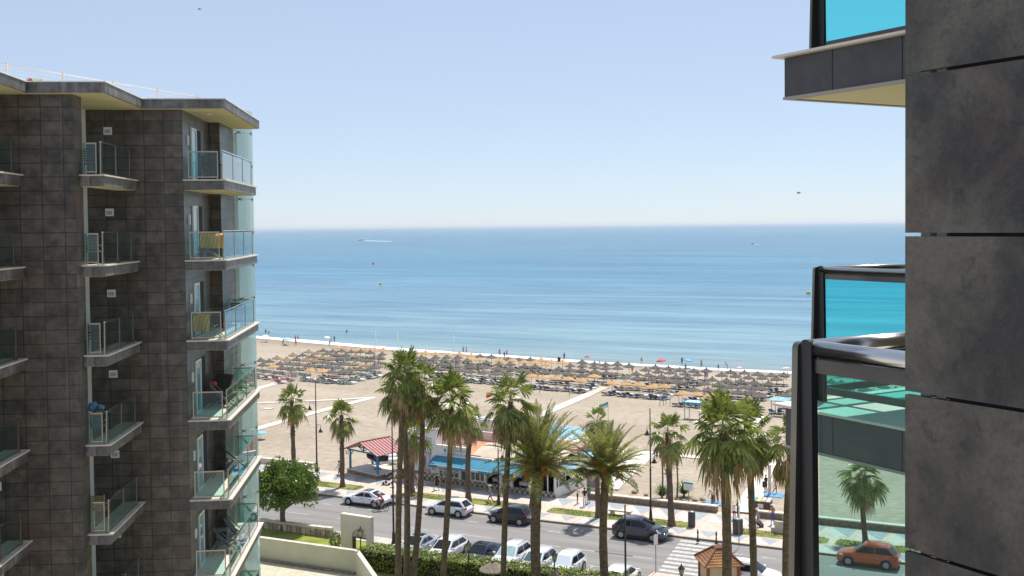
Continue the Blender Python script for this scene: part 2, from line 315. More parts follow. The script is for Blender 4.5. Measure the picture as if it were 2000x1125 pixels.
def sandmat():
    m = mat('beach sand', (.40, .315, .232), .95, var=.0); t = m.node_tree; b = t.nodes['Principled BSDF']
    tc = t.nodes.new('ShaderNodeTexCoord'); mp = t.nodes.new('ShaderNodeMapping'); t.links.new(tc.outputs['Object'], mp.inputs[0])
    n1 = t.nodes.new('ShaderNodeTexNoise'); n1.inputs['Scale'].default_value = .06; n1.inputs['Detail'].default_value = 8; n1.inputs['Roughness'].default_value = .6
    n2 = t.nodes.new('ShaderNodeTexNoise'); n2.inputs['Scale'].default_value = 1.1; n2.inputs['Detail'].default_value = 6
    mp.inputs['Scale'].default_value = (.35, 1, 1); t.links.new(mp.outputs[0], n1.inputs[0]); t.links.new(tc.outputs['Object'], n2.inputs[0])
    wv = t.nodes.new('ShaderNodeTexWave'); wv.bands_direction = 'Y'; wv.inputs['Scale'].default_value = .55; wv.inputs['Distortion'].default_value = 14; wv.inputs['Detail'].default_value = 3; wv.inputs['Detail Scale'].default_value = .4
    m2 = t.nodes.new('ShaderNodeMapping'); m2.inputs['Scale'].default_value = (.25, 1, 1); t.links.new(tc.outputs['Object'], m2.inputs[0]); t.links.new(m2.outputs[0], wv.inputs[0])
    c1 = t.nodes.new('ShaderNodeValToRGB'); c1.color_ramp.elements[0].color = (.310, .252, .188, 1); c1.color_ramp.elements[1].color = (.400, .332, .255, 1)
    c1.color_ramp.elements[0].position = .35; c1.color_ramp.elements[1].position = .65
    t.links.new(n1.outputs[0], c1.inputs[0])
    c2 = t.nodes.new('ShaderNodeValToRGB'); c2.color_ramp.elements[0].color = (.80, .80, .80, 1); c2.color_ramp.elements[1].color = (1.12, 1.12, 1.12, 1); c2.color_ramp.elements[0].position = .3; c2.color_ramp.elements[1].position = .7
    t.links.new(n2.outputs[0], c2.inputs[0])
    mu = t.nodes.new('ShaderNodeMixRGB'); mu.blend_type = 'MULTIPLY'; mu.inputs[0].default_value = 1; t.links.new(c1.outputs[0], mu.inputs[1]); t.links.new(c2.outputs[0], mu.inputs[2])
    # wet sand close to the water line (by height above the sea)
    g = t.nodes.new('ShaderNodeNewGeometry'); sp = t.nodes.new('ShaderNodeSeparateXYZ'); t.links.new(g.outputs['Position'], sp.inputs[0])
    mr = t.nodes.new('ShaderNodeMapRange'); mr.inputs[1].default_value = SEA+.05; mr.inputs[2].default_value = SEA+.28; mr.inputs[3].default_value = .75; mr.inputs[4].default_value = 0; t.links.new(sp.outputs[2], mr.inputs[0])
    m3 = t.nodes.new('ShaderNodeMixRGB'); t.links.new(mr.outputs[0], m3.inputs[0]); t.links.new(mu.outputs[0], m3.inputs[1]); m3.inputs[2].default_value = (.20, .155, .115, 1)
    t.links.new(m3.outputs[0], b.inputs['Base Color'])
    ad = t.nodes.new('ShaderNodeMath'); ad.operation = 'ADD'; t.links.new(n2.outputs[0], ad.inputs[0]); mw = t.nodes.new('ShaderNodeMath'); mw.operation = 'MULTIPLY'; mw.inputs[1].default_value = .10; t.links.new(wv.outputs[0], mw.inputs[0]); t.links.new(mw.outputs[0], ad.inputs[1])
    bp = t.nodes.new('ShaderNodeBump'); bp.inputs['Strength'].default_value = .55; bp.inputs['Distance'].default_value = .12; t.links.new(ad.outputs[0], bp.inputs['Height']); t.links.new(bp.outputs[0], b.inputs['Normal'])
    return m
b = MB(); ss = [-700, -500, -400]+[-320+8*i for i in range(66)]+[240, 320, 450, 600]; idx = {}
for i, s in enumerate(ss):
    ns = nsh(s)
    for j in range(45):
        n = 8.0+(ns+30-8.0)*j/44
        z = zb(s, n)+.08*mnoise.noise(Vector((s*.12, n*.12, 0)))*(1 if n > 16 and n < ns-6 else 0)
        idx[i, j] = b.add((s, n, z))
for i in range(len(ss)-1):
    for j in range(44): b.face((idx[i, j], idx[i+1, j], idx[i+1, j+1], idx[i, j+1]), 0, True)
b.build('beach_sand', sandmat(), loc=O, rotz=SROT, kind='structure')

def seamat():
    m = mat('sea water', (.03, .13, .2), .25, spec=.27); t = m.node_tree; b = t.nodes['Principled BSDF']; b.inputs['IOR'].default_value = 1.33
    tc = t.nodes.new('ShaderNodeTexCoord'); sp = t.nodes.new('ShaderNodeSeparateXYZ'); t.links.new(tc.outputs['Object'], sp.inputs[0])
    mr = t.nodes.new('ShaderNodeMapRange'); mr.inputs[1].default_value = 128; mr.inputs[2].default_value = 1100; t.links.new(sp.outputs[1], mr.inputs[0])
    cr = t.nodes.new('ShaderNodeValToRGB'); e = cr.color_ramp.elements; e[0].position = 0; e[0].color = (.20, .28, .28, 1); e[1].position = 1; e[1].color = (.014, .138, .232, 1)
    for p, c in ((.03, (.115, .235, .285)), (.12, (.085, .215, .295)), (.4, (.020, .150, .25))):
        q = e.new(p); q.color = (*c, 1)
    t.links.new(mr.outputs[0], cr.inputs[0])
    mp = t.nodes.new('ShaderNodeMapping'); mp.inputs['Scale'].default_value = (.0045, .022, 1); t.links.new(tc.outputs['Object'], mp.inputs[0])
    n1 = t.nodes.new('ShaderNodeTexNoise'); n1.inputs['Scale'].default_value = 1; n1.inputs['Detail'].default_value = 9; n1.inputs['Roughness'].default_value = .68; n1.inputs['Distortion'].default_value = .6; t.links.new(mp.outputs[0], n1.inputs[0])
    c2 = t.nodes.new('ShaderNodeValToRGB'); c2.color_ramp.elements[0].color = (.52, .68, .76, 1); c2.color_ramp.elements[1].color = (1.75, 1.38, 1.26, 1); c2.color_ramp.elements[0].position = .36; c2.color_ramp.elements[1].position = .66
    t.links.new(n1.outputs[0], c2.inputs[0])
    mu = t.nodes.new('ShaderNodeMixRGB'); mu.blend_type = 'MULTIPLY'; mu.inputs[0].default_value = 1; t.links.new(cr.outputs[0], mu.inputs[1]); t.links.new(c2.outputs[0], mu.inputs[2]); m5 = t.nodes.new('ShaderNodeMapping'); m5.inputs['Scale'].default_value = (.024, .2, 1); t.links.new(tc.outputs['Object'], m5.inputs[0])
    n5 = t.nodes.new('ShaderNodeTexNoise'); n5.inputs['Scale'].default_value = 1; n5.inputs['Detail'].default_value = 7; n5.inputs['Roughness'].default_value = .7; t.links.new(m5.outputs[0], n5.inputs[0])
    c5 = t.nodes.new('ShaderNodeValToRGB'); c5.color_ramp.elements[0].color = (.72, .80, .84, 1); c5.color_ramp.elements[1].color = (1.35, 1.22, 1.17, 1); c5.color_ramp.elements[0].position = .36; c5.color_ramp.elements[1].position = .66; t.links.new(n5.outputs[0], c5.inputs[0])
    mu5 = t.nodes.new('ShaderNodeMixRGB'); mu5.blend_type = 'MULTIPLY'; mu5.inputs[0].default_value = 1; t.links.new(mu.outputs[0], mu5.inputs[1]); t.links.new(c5.outputs[0], mu5.inputs[2])
    t.links.new(mu5.outputs[0], b.inputs['Base Color'])
    m2 = t.nodes.new('ShaderNodeMapping'); m2.inputs['Scale'].default_value = (.08, .34, 1); t.links.new(tc.outputs['Object'], m2.inputs[0])
    n2 = t.nodes.new('ShaderNodeTexNoise'); n2.inputs['Scale'].default_value = 1.0; n2.inputs['Detail'].default_value = 6; n2.inputs['Roughness'].default_value = .6; t.links.new(m2.outputs[0], n2.inputs[0])
    m4 = t.nodes.new('ShaderNodeMapping'); m4.inputs['Scale'].default_value = (.006, .045, 1); m4.inputs['Rotation'].default_value = (0, 0, .06); t.links.new(tc.outputs['Object'], m4.inputs[0])
    n4 = t.nodes.new('ShaderNodeTexNoise'); n4.inputs['Scale'].default_value = 1.0; n4.inputs['Detail'].default_value = 5; t.links.new(m4.outputs[0], n4.inputs[0])
    sm = t.nodes.new('ShaderNodeMath'); sm.operation = 'MULTIPLY_ADD'; sm.inputs[1].default_value = 2.2; t.links.new(n4.outputs[0], sm.inputs[0]); t.links.new(n2.outputs[0], sm.inputs[2])
    bp = t.nodes.new('ShaderNodeBump'); bp.inputs['Strength'].default_value = .55; bp.inputs['Distance'].default_value = .55; t.links.new(sm.outputs[0], bp.inputs['Height']); t.links.new(bp.outputs[0], b.inputs['Normal'])
    return m
b = MB(); b.poly([(-90000, 60, SEA), (90000, 60, SEA), (90000, 120000, SEA), (-90000, 120000, SEA)])
# rotated to the coast; the far edge lies below the visible horizon
b.build('sea', seamat(), loc=(O.x, O.y, 0), rotz=SROT, kind='structure')

def ribbon_foam(name, off0, off1, amp, z, seed, smin=-300, smax=200, step=1.2, gaps=0.0):
    b = MB(); prev = None; s = smin
    while s < smax:
        ns = nsh(s)
        wl = 1.0+.9*max(0, min(1, (-60-s)/80))
        a = ns+off0-amp*.5+amp*mnoise.noise(Vector((s*.06, seed, 0)))+.4*mnoise.noise(Vector((s*.5, seed, 3)))
        c = ns+off1*wl+amp*mnoise.noise(Vector((s*.05, seed+9, 1)))+.6*mnoise.noise(Vector((s*.45, seed, 7)))
        hide = gaps and mnoise.noise(Vector((s*.03, seed+20, 0))) < gaps
        cur = None if hide or c < a+.15 else (b.add((s, a, z)), b.add((s, c, z)))
        if prev and cur: b.face((prev[0], cur[0], cur[1], prev[1]))
        prev = cur; s += step
    return b.build(name, M['foam'], loc=(O.x, O.y, 0), rotz=SROT, kind='structure')
M['foam'] = mat('surf foam', (.80, .82, .82), .8, var=.12, scale=.8)
ribbon_foam('surf_foam', -.6, 1.9, 1.1, SEA+.09, 1.3)

M['asphalt'] = mat('asphalt', (.215, .203, .195), .9, var=.17, scale=.9, bump=.25, bscale=30, stretch=(.07, 1, 1), detail=7)
M['pale_pave'] = mat('pale concrete', (.46, .42, .37), .85, var=.12, scale=.8)
M['pink'] = tilemat('pink paving', (.56, .43, .365), (.62, .485, .415), (.40, .31, .27), .6, .6, ms=.012, rough=.8, stain=.0, con=(.86, 1.12))
M['grey_tri'] = mat('blue grey paving', (.30, .335, .365), .85, var=.1, scale=2)
M['pale_tri'] = mat('pale paving', (.50, .485, .46), .85, var=.08, scale=2)
M['kerb'] = mat('dark kerb', (.20, .17, .14), .9, var=.3, scale=2)
M['line'] = mat('road paint', (.44, .43, .41), .8, var=.3, scale=2.5)
M['grass'] = mat('verge grass', (.10, .135, .025), .95, var=.0, scale=1.2, bump=.7, bscale=14)
def grassmat(name, c1, c2, sc_):
    m = mat(name, c1, .95, var=.3, scale=sc_, col2=c2, bump=.8, bscale=22, detail=8); return m
M['grass'] = grassmat('verge grass', (.10, .165, .02), (.27, .245, .08), .45)
M['lawn'] = grassmat('mown lawn', (.15, .19, .022), (.32, .32, .055), .8)
b = MB(); b.poly([(-260, -15.4, 0), (160, -15.4, 0), (160, .02, 0), (-260, .02, 0)]); b.build('road', M['asphalt'], loc=O, rotz=SROT, kind='structure')
# base ground under everything on the land side
sheet('ground', [(-260, -140), (160, -140), (160, -15.0), (-260, -15.0)], -.03, M['pale_pave'])
b = MB(); b.box(-260, .16, -.3, 160, 8.9, .12); b.build('promenade', M['pink'], loc=O, rotz=SROT, kind='structure')
b = MB(); b.box(-260, -.06, -.3, 160, .158, .135); b.build('kerb', M['kerb'], loc=O, rotz=SROT, kind='structure')
def inlay():
    b = MB()
    z = .126
    k = -60
    while k < 60:
        s0 = k
        b.poly([(s0, 8.0, z), (s0+.0+1.75, 5.25, z), (s0+2.1, 8.0, z)], 0)
        b.poly([(s0-.02, 7.8, z), (s0-.02, 5.25, z), (s0+1.62, 5.25, z)], 1)
        b.poly([(s0+.3, 2.3, z), (s0+1.5, .55, z), (s0+1.9, 2.3, z)], 0)
        b.poly([(s0+.1, 2.25, z), (s0-.1, .55, z), (s0+1.3, .55, z)], 1)
        k += 2.55
    return b.build('paving_inlay', [M['grey_tri'], M['pale_tri']], loc=O, rotz=SROT, kind='structure')
inlay()
def verge(a, c, n0=2.55, n1=4.45):
    b = MB(); top = []; bot = []; k = int((c-a)/.4)+1
    for i in range(k+1):
        s = a+(c-a)*i/k
        top.append((s, n1+.10*mnoise.noise(Vector((s*1.3, 3, 0)))-(.35 if i in (0, k) else 0), .135)); bot.append((s, n0+.10*mnoise.noise(Vector((s*1.3, 8, 0)))+(.35 if i in (0, k) else 0), .135))
    for i in range(k): b.poly([bot[i], bot[i+1], top[i+1], top[i]])
    b.build('grass_verge', M['grass'], loc=O, rotz=SROT, kind='structure')
    g = MB()
    for i in range(int((c-a)*110)):       # rough blades
        s = rnd.uniform(a+.1, c-.1); n = rnd.uniform(n0+.1, n1-.1); h = rnd.uniform(.05, .16); d = rnd.uniform(0, PI)
        if mnoise.noise(Vector((s*.5, n*.7, 4))) < -.12: continue
        dx, dy = .03*math.cos(d), .03*math.sin(d); lx, ly = rnd.uniform(-.06, .06), rnd.uniform(-.06, .06)
        g.poly([(s-dx, n-dy, .13), (s+dx, n+dy, .13), (s+lx, n+ly, .13+h)])
    g.build('grass_blades', M['grassleaf'], loc=O, rotz=SROT, kind='stuff')
M['grassleaf'] = leafmat('grass blade', (.10, .15, .02), (.30, .28, .08), .2, .6, .5)
for a, c in ((-60, -32), (-29.5, -20.6), (-15.8, -1.2), (-.2, 13.0), (16.9, 24.6), (25.2, 60)): verge(a, c)
# road markings
b = MB(); zl = .005
def mark(s0, n0, s1, n1): b.poly([(s0, n0, zl), (s1, n0, zl), (s1, n1, zl), (s0, n1, zl)])
s = -60
while s < 60:
    if not 12.6 < s < 18: mark(s, -2.62, s+1.1, -2.5)
    s += 2.6
s = -60
while s < 12:
    mark(s, -6.45, s+3.2, -6.34); s += 6.2
mark(6, -6.45, 13, -6.34); mark(18, -6.45, 40, -6.34)
for i in range(9): mark(13.5+.1*i, -1.05-i*1.0, 17.4+.1*i, -.5-i*1.0)
s = -5.9
while s < 12: mark(s, -15.2, s+.1, -10.0); mark(s-.5, -10.0, s+.6, -9.9); s += 2.55
b.build('road_markings', M['line'], loc=O, rotz=SROT, kind='structure')
# garden side
sheet('lawn', [(-40, -19.0), (-6.7, -19.0), (-6.7, -11.7), (-40, -11.7)], .02, M['lawn'])
sheet('garden_lawn', [(-5, -60), (60, -60), (60, -16.0), (-5.2, -16.0)], .015, M['lawn'])
sheet('pavement', [(-40, -11.5), (-4.8, -11.5), (-4.8, -9.9), (-40, -9.9)], .03, M['pale_pave'])
sheet('pavement', [(13.6, -16.5), (60, -16.5), (60, -9.6), (14.2, -9.6)], .06, M['pink'])
M['terrace'] = tilemat('terrace paving', (.46, .43, .33), (.52, .49, .38), (.34, .31, .24), .5, .5, ms=.01, rough=.8, stain=.0, con=(.88, 1.08))
sheet('terrace', [(-45, -70), (-2, -70), (-2, -19.3), (-45, -19.3)], .03, M['terrace'])
# covers on the pavement
# white walkways on the sand
def pathway(pix, width, name='beach_path', m=None):
    b = MB(); P = [GB(*p) for p in pix]; pts = []
    for a, c in zip(P, P[1:]):
        k = max(1, int((c-a).length/3))
        for i in range(k): pts.append(a+(c-a)*(i/k))
    pts.append(P[-1]); L = []
    for i, p in enumerate(pts):
        t = (pts[min(i+1, len(pts)-1)]-pts[max(0, i-1)]); t.z = 0; t.normalize(); q = Vector((-t.y, t.x, 0))*width/2
        L.append([p+q, p-q])
    for e in L:
        for q in e:
            s_, n_ = sn(q); q.z = zb(s_, n_)+.13
    for (a, c), (d, e) in zip(L, L[1:]):
        b.poly([a, c, e, d]); b.poly([c-Vector((0,0,.3)), e-Vector((0,0,.3)), e, c]); b.poly([a, d, d-Vector((0,0,.3)), a-Vector((0,0,.3))])
    return b.build(name, m or M['boardwalk'], kind='structure')
M['boardwalk'] = tilemat('white walkway slabs', (.66, .62, .56), (.72, .68, .62), (.50, .46, .41), 1.2, .6, ms=.02, rough=.85, stain=.0, con=(.88, 1.08))
M['sandy_path'] = mat('sanded walkway', (.52, .44, .35), .9, var=.15, scale=.6)
pathway([(985, 842), (1060, 810), (1153, 770)], 1.7); pathway([(1153, 770), (1180, 757)], 1.7, m=M['sandy_path'])
pathway([(1188, 957), (1268, 884)], 2.0); pathway([(1262, 887), (1345, 893), (1432, 901), (1515, 908)], 1.5); pathway([(1196, 898), (1243, 905)], 1.2)
pathway([(1514, 905), (1478, 958)], 1.9); pathway([(1478, 958), (1452, 1003)], 2.0, m=M['boardwalk']); pathway([(1396, 880), (1445, 846), (1500, 815)], 1.6)
pathway([(490, 842), (560, 822), (640, 800), (731, 777)], 1.4); pathway([(490, 789), (560, 786), (660, 782), (731, 777)], 1.0); pathway([(495, 762), (556, 745)], 1.4); pathway([(516, 799), (531, 800)], 1.0)
pathway([(730, 918), (780, 893)], 1.2)
# ------------------------------------------------------------------ left apartment tower
AROT = math.atan2(175/2150, 1.0)
A_ = Vector((math.cos(AROT), math.sin(AROT), 0)); B_ = Vector((-A_.y, A_.x, 0))
K1 = Vector((-639/2150*41.0, 41.0, 0))
FL = [27.83-3*k for k in range(9)]
tower = thing('apartment_building', 'stepped apartment tower clad in dark brown tiles with glass balconies', 'building', K1, AROT)
MS = [(0.0, 0.0), (-2.45, -4.8), (-4.9, -9.6)]          # module shifts
b = MB()
ZT = 30.46
b.box(-9, 0, 0, 0, 5.1, ZT)
b.box(-9, 5.1, 0, .45, 9.4, ZT)
for (du, dv) in MS[1:]:
    b.box(du-9, dv, 0, du, dv+.85, ZT)
    b.box(du-9, dv+.85, 0, du-1.05, dv+4.8, ZT)
b.build('wall', M['tile'], tower)
b = MB()
for (du, dv) in MS[1:]: b.box(du-1.05, dv+.853, 0, du-1.03, dv+4.797, ZT-.003)
b.build('recess_wall', M['plaster'], tower)
# roof slabs with sloping edge boards
b = MB(); c = MB(); e = MB()
for i, (du, dv) in enumerate(MS):
    ov = 1.63 if i == 0 else 1.1
    v1 = dv+8.3 if i == 0 else dv+4.497
    b.box(du-9, dv-.3, ZT+.003, du+ov, v1, ZT+.33)
    c.box(du-8.9, dv-.24, ZT-.02, du+ov-.06, v1-.06, ZT+.001)
    e.box(du-9.03, dv-.33, ZT+.333, du+ov+.03, v1-.003 if i else v1+.03, ZT+.37)
b.build('roof', M['fascia'], tower); c.build('soffit', M['soffit'], tower); e.build('roof_edge', M['white'], tower)
b = MB(); b.lathe([(.10, -.05), (.12, -.02)], (.75, 1.2, ZT-.03), 10); b.build('ceiling_lamp', M['white'], tower)
# doors and small wall boxes
def door_set(z):
    f = MB(); x0, x1 = .004, .06
    f.box(.003, 1.40, z, x1, 1.48, z+2.08); f.box(.003, 2.28, z, x1, 2.36, z+2.08); f.box(.003, 1.48, z+2.0, x1, 2.28, z+2.08); f.box(.003, 1.48, z, x1, 2.28, z+.07)
    d = f.build('balcony_door', M['white'], tower)
    g = MB(); g.box(.004, 1.48, z+.07, .03, 2.28, z+2.0); g.build('door_glass', M['pane_l'], d)
    g = MB(); g.box(.005, 2.45, z, .012, 3.36, z+2.08); g.build('doorway_dark_sheet', M['void'], d)  # thin near-black sheet on the wall, painted shade of the open recess
    g = MB(); g.box(.003, .72, z+1.35, .07, .84, z+1.72); g.build('wall_lamp', M['white'], d)
M['pane_l'] = mat('pale door pane', (.22, .32, .38), .08, spec=.8)
d0 = None
for k in range(8): door_set(FL[k])
def vent(u, v, z):
    f = MB(); f.box(u-.15, v-.045, z-.14, u+.15, v-.003, z+.14); o = f.build('wall_box', M['white'], tower)
    g = MB(); g.box(u-.10, v-.05, z-.08, u+.10, v-.0455, z+.05); g.build('louvre', M['grille'], o)
    g = MB()
    for q in range(3): g.box(u-.09, v-.054, z-.065+q*.04, u+.09, v-.0505, z-.05+q*.04)
    g.build('louvre_slat', M['white'], o)
M['grille'] = mat('grey louvre', (.22, .22, .22), .6)
for k in range(6):
    vent(-2.69, 0, FL[k]+1.83); vent(-2.45-2.72, -4.8, FL[k]+1.83)
# balconies
def fin(b, u, v, z, axis='v', wt=.05, wb=.17, t=.035, h=1.08):
    if axis == 'v': b.hexa([(u-t/2, v-wb/2, z), (u+t/2, v-wb/2, z), (u+t/2, v+wb/2, z), (u-t/2, v+wb/2, z), (u-t/2, v-wt/2, z+h), (u+t/2, v-wt/2, z+h), (u+t/2, v+wt/2, z+h), (u-t/2, v+wt/2, z+h)])
    else: b.hexa([(u-wb/2, v-t/2, z), (u+wb/2, v-t/2, z), (u+wb/2, v+t/2, z), (u-wb/2, v+t/2, z), (u-wt/2, v-t/2, z+h), (u+wt/2, v-t/2, z+h), (u+wt/2, v+t/2, z+h), (u-wt/2, v+t/2, z+h)])
def balcony(du, dv, u1, v0, v1, rails, back, z=0.0):
    s = MB(); s.box(du+.003, dv+v0, z-.36, du+u1, dv+v1, z-.03)
    o = s.build('balcony', M['fascia'], tower)
    s = MB(); s.box(du+.003, dv+v0-.07, z-.027, du+u1+.07, dv+v1+.05, z+.02); s.build('floor_slab', M['cream_stone'], o)
    s = MB(); s.box(du+.02, dv+v0+.06, z-.375, du+u1-.06, dv+v1-.06, z-.363); s.build('soffit', M['soffit'], o)
    ur = du+u1-.09; vf = dv+v0+.07
    # front panel in a light frame
    x0, x1 = (du+.17, ur-.14) if rails > 2 else (du+.10, ur-.12)
    s = MB(); s.box(x0, vf-.02, z+1.03, x1, vf+.03, z+1.08); s.box(x0, vf-.02, z+.09, x1, vf+.03, z+.13); s.box(x0, vf-.02, z+.13, x0+.035, vf+.03, z+1.03); s.box(x1-.035, vf-.02, z+.13, x1, vf+.03, z+1.03)
    s.box(x0+.02, vf-.01, z+.02, x0+.05, vf+.02, z+.09); s.box(x1-.05, vf-.01, z+.02, x1-.02, vf+.02, z+.09)
    s.build('panel_frame', M['steel'], o)
    s = MB(); s.box(x0+.036, vf, z+.131, x1-.036, vf+.012, z+1.029); s.build('glass_panel', M['glass_l'], o)
    # side run
    va = dv+v0+.12; vb = dv+v1-(.72 if rails > 2 else .55)
    for i in range(rails+1):
        vv = va+(vb-va)*i/rails
        s = MB(); fin(s, ur, vv, z+.02); s.build('post', M['steel'], o)
    for i in range(rails):
        a = va+(vb-va)*i/rails+.09; c = va+(vb-va)*(i+1)/rails-.05
        s = MB(); s.box(ur-.006, a, z+.1, ur+.006, c, z+1.04); s.build('glass_panel', M['glass_l'], o)
    s = MB(); s.box(ur-.03, va, z+1.083, ur+.03, vb+.03, z+1.12); s.box(ur-.02, va+.09, z+.06, ur+.02, vb, z+.098); s.build('handrail', M['chrome'], o)
    if back:
        s = MB(); s.box(du+.5, vb-.03, z+1.04, ur-.035, vb+.02, z+1.083); s.box(du+.5, vb-.03, z+.06, ur-.035, vb+.02, z+.098); s.build('handrail', M['steel'], o)
        s = MB(); s.box(du+.5, vb-.012, z+.1, ur-.04, vb, z+1.03); s.build('glass_panel', M['glass_l'], o)
    return o
def bal_copies(o, zs):
    for i, z in enumerate(zs):
        q = o if i == 0 else copy_tree(o, tower); q.location = (0, 0, z)
bal_copies(balcony(0, 0, 1.5, 0.0, 7.8, 3, True), FL[:8])
bal_copies(balcony(-2.45, -4.8, .75, .5, 4.797, 2, False), FL[:8])
bal_copies(balcony(-4.9, -9.6, .75, .5, 4.797, 2, False), FL[:8])
# curved glass stair screen beyond the balconies
b = MB(); cu, cv, rr = -.55, 9.7, 1.65
seg = 20
for i in range(seg):
    a0, a1 = -PI/2+.02+(PI*.95)*i/seg, -PI/2+.02+(PI*.95)*(i+1)/seg
    for k in range(21):
        z0, z1 = 1.5*k+.35, (1.5*k+1.5+.33 if k < 20 else 31.35)
        b.poly([(cu+rr*math.cos(a0), cv+rr*math.sin(a0), z0), (cu+rr*math.cos(a1), cv+rr*math.sin(a1), z0), (cu+rr*math.cos(a1), cv+rr*math.sin(a1), z1), (cu+rr*math.cos(a0), cv+rr*math.sin(a0), z1)], 0, True)
scn = b.build('glass_screen', M['screen'], tower)
for k in range(8, 21):
    z = 1.5*k+.34
    for a in (-1.42, -.75, -.12):
        b = MB()
        x, y = cu+(rr-.02)*math.cos(a), cv+(rr-.02)*math.sin(a)
        b.sphere((x, y, z), .05, 6)
        for dx in (-.15, .15):
            for dz in (-.07, .07): b.tube([(x, y, z), (x+dx*-math.sin(a), y+dx*math.cos(a), z+dz)], .02, 5)
        b.build('spider_fitting', M['steel_dark'], scn)
    b = MB(); b.tube([(cu+(rr-.05)*math.cos(a), cv+(rr-.05)*math.sin(a), z) for a in [-1.40+.21*i for i in range(7)]], .012, 5); b.build('tie_rod', M['steel'], scn)
b = MB()
for k in range(10):
    z = 3*k+.9; sgn = 1 if k % 2 else -1
    b.hexa([(-.4, 8.9, z), (-.3, 8.9, z), (-.3, 9.05, z), (-.4, 9.05, z), (-.4+.7, 8.9, z-1.0), (-.3+.7, 8.9, z-1.0), (-.3+.7, 9.05, z-1.0), (-.4+.7, 9.05, z-1.0)]) if False else b.tube([(.3, 8.55, z+.95), (.95, 8.75, z+.15)], .05, 6)
b.build('stair_handrail', M['wood'], tower)
# roof fence along the stepped edge
p0, p1 = D(-40, 132, 38.3), D(392, 191, 49.8)
fz = ZT+.37
fence = thing('roof_fence', 'white wire mesh fence along the roof edge of the tiled tower', 'fence', (0, 0, 0))
dirv = Vector((p1.x-p0.x, p1.y-p0.y, 0)); LN = dirv.length; dirv.normalize()
def fp(t, z): return (p0.x+dirv.x*t, p0.y+dirv.y*t, z)
top = 31.93
b = MB(); b.tube([fp(0, top), fp(LN, top)], .02, 6); b.build('top_rail', M['cream_stone'], fence)
b = MB()
k = int(LN/.11)
for i in range(k): b.tube([fp(i*.11, fz), fp(i*.11, top)], .0035, 3, sm=False, caps=False)
for i in range(1, 8): b.tube([fp(0, fz+(top-fz)*i/8), fp(LN, fz+(top-fz)*i/8)], .0035, 3, sm=False, caps=False)
b.build('wire_mesh', M['white'], fence)
t = 1.2
while t < LN:
    b = MB(); x, y, _ = fp(t, 0); b.box(x-.03, y-.03, fz, x+.03, y+.03, top+.08); b.build('post', M['cream_stone'], fence); t += 2.72
def roof_sign(px, py, shape):
    t = ((px+40)/432)*LN*.86; x, y, _ = fp(t, 0)
    q = D(px, py, y-.08); b = MB()
    if shape == 'round':
        o = thing('prohibition_sign', 'round red ringed no entry sign wired to the roof fence', 'sign', q)
        b.lathe([(.0001, 0), (.13, 0), (.13, .012), (.0001, .012)], n=20); b.xf(Matrix.Rotation(PI/2, 4, 'X')); b.build('sign_face', M['white'], o)
        c = MB(); c.lathe([(.10, .014), (.135, .014), (.135, .02), (.10, .02)], n=24); c.xf(Matrix.Rotation(PI/2, 4, 'X')); c.build('red_ring', M['sign_red'], o)
        c = MB(); c.box(-.02, -.03, -.09, .02, -.015, .04); c.sphere((0, -.02, .07), .025); c.build('pictogram', M['black'], o)
    else:
        o = thing('notice_board', 'small yellow and white notice wired to the roof fence', 'sign', q)
        b.box(-.2, -.01, -.15, .2, .01, .12); b.build('board', M['white'], o)
        c = MB(); c.box(-.2, -.014, .05, .2, -.0105, .12); c.box(-.2, -.014, -.15, .2, -.0105, -.11); c.build('yellow_band', M['sign_yellow'], o)
M['sign_red'] = mat('sign red', (.55, .03, .02), .5); M['sign_yellow'] = mat('sign yellow', (.60, .55, .12), .5)
roof_sign(58, 160, 'round'); roof_sign(74, 161, 'rect')
# ------------------------------------------------------------------ furniture on the tower balconies
def tw(u, v, z): q = K1+A_*u+B_*v; return Vector((q.x, q.y, z))
def slat_chair(label, loc, rz, m):
    o = thing('balcony_chair', label, 'chair', loc, rz)
    b = MB(); b.box(-.24, -.24, .41, .24, .24, .45); b.build('seat', m, o)
    b = MB()
    for i in range(6): b.box(-.23, .22+.012*i, .52+.075*i, .23, .245+.012*i, .565+.075*i)
    b.box(-.25, .21, .44, -.22, .29, .98); b.box(.22, .21, .44, .25, .29, .98); b.build('backrest', m, o)
    for x in (-.22, .22):
        for y in (-.22, .22): b = MB(); b.tube([(x*1.08, y*1.1, 0), (x, y, .41)], .018, 5); b.build('leg', m, o)
    for x in (-.26, .26): b = MB(); b.box(x-.02, -.2, .62, x+.02, .24, .65); b.tube([(x, -.18, .42), (x, -.18, .62)], .014, 5); b.build('armrest', m, o)
    return o
def deck_chair(label, loc, rz, mf, cloth):
    o = thing('deck_chair', label, 'chair', loc, rz)
    for x in (-.28, .28):
        b = MB(); b.tube([(x, -.55, .05), (x, .45, 1.0)], .02, 5); b.build('frame', mf, o)
        b = MB(); b.tube([(x*.9, .5, .03), (x*.9, -.35, .48)], .02, 5); b.build('leg', mf, o)
    b = MB(); pts = [(-.42, .40), (-.15, .30), (.1, .48), (.3, .74), (.43, .98)]
    for (y0, z0), (y1, z1) in zip(pts, pts[1:]): b.hexa([(-.26, y0, z0-.012), (.26, y0, z0-.012), (.26, y1, z1-.012), (-.26, y1, z1-.012), (-.26, y0, z0), (.26, y0, z0), (.26, y1, z1), (-.26, y1, z1)])
    b.build('canvas', cloth, o); return o
def side_table(label, loc, m, sz=.6):
    o = thing('balcony_table', label, 'table', loc, AROT); h = sz/2
    b = MB(); b.box(-h, -h, .66, h, h, .70); b.build('table_top', m, o)
    for x in (-h*.8, h*.8):
        for y in (-h*.8, h*.8): b = MB(); b.tube([(x, y, 0), (x, y, .66)], .02, 5); b.build('leg', m, o)
    return o
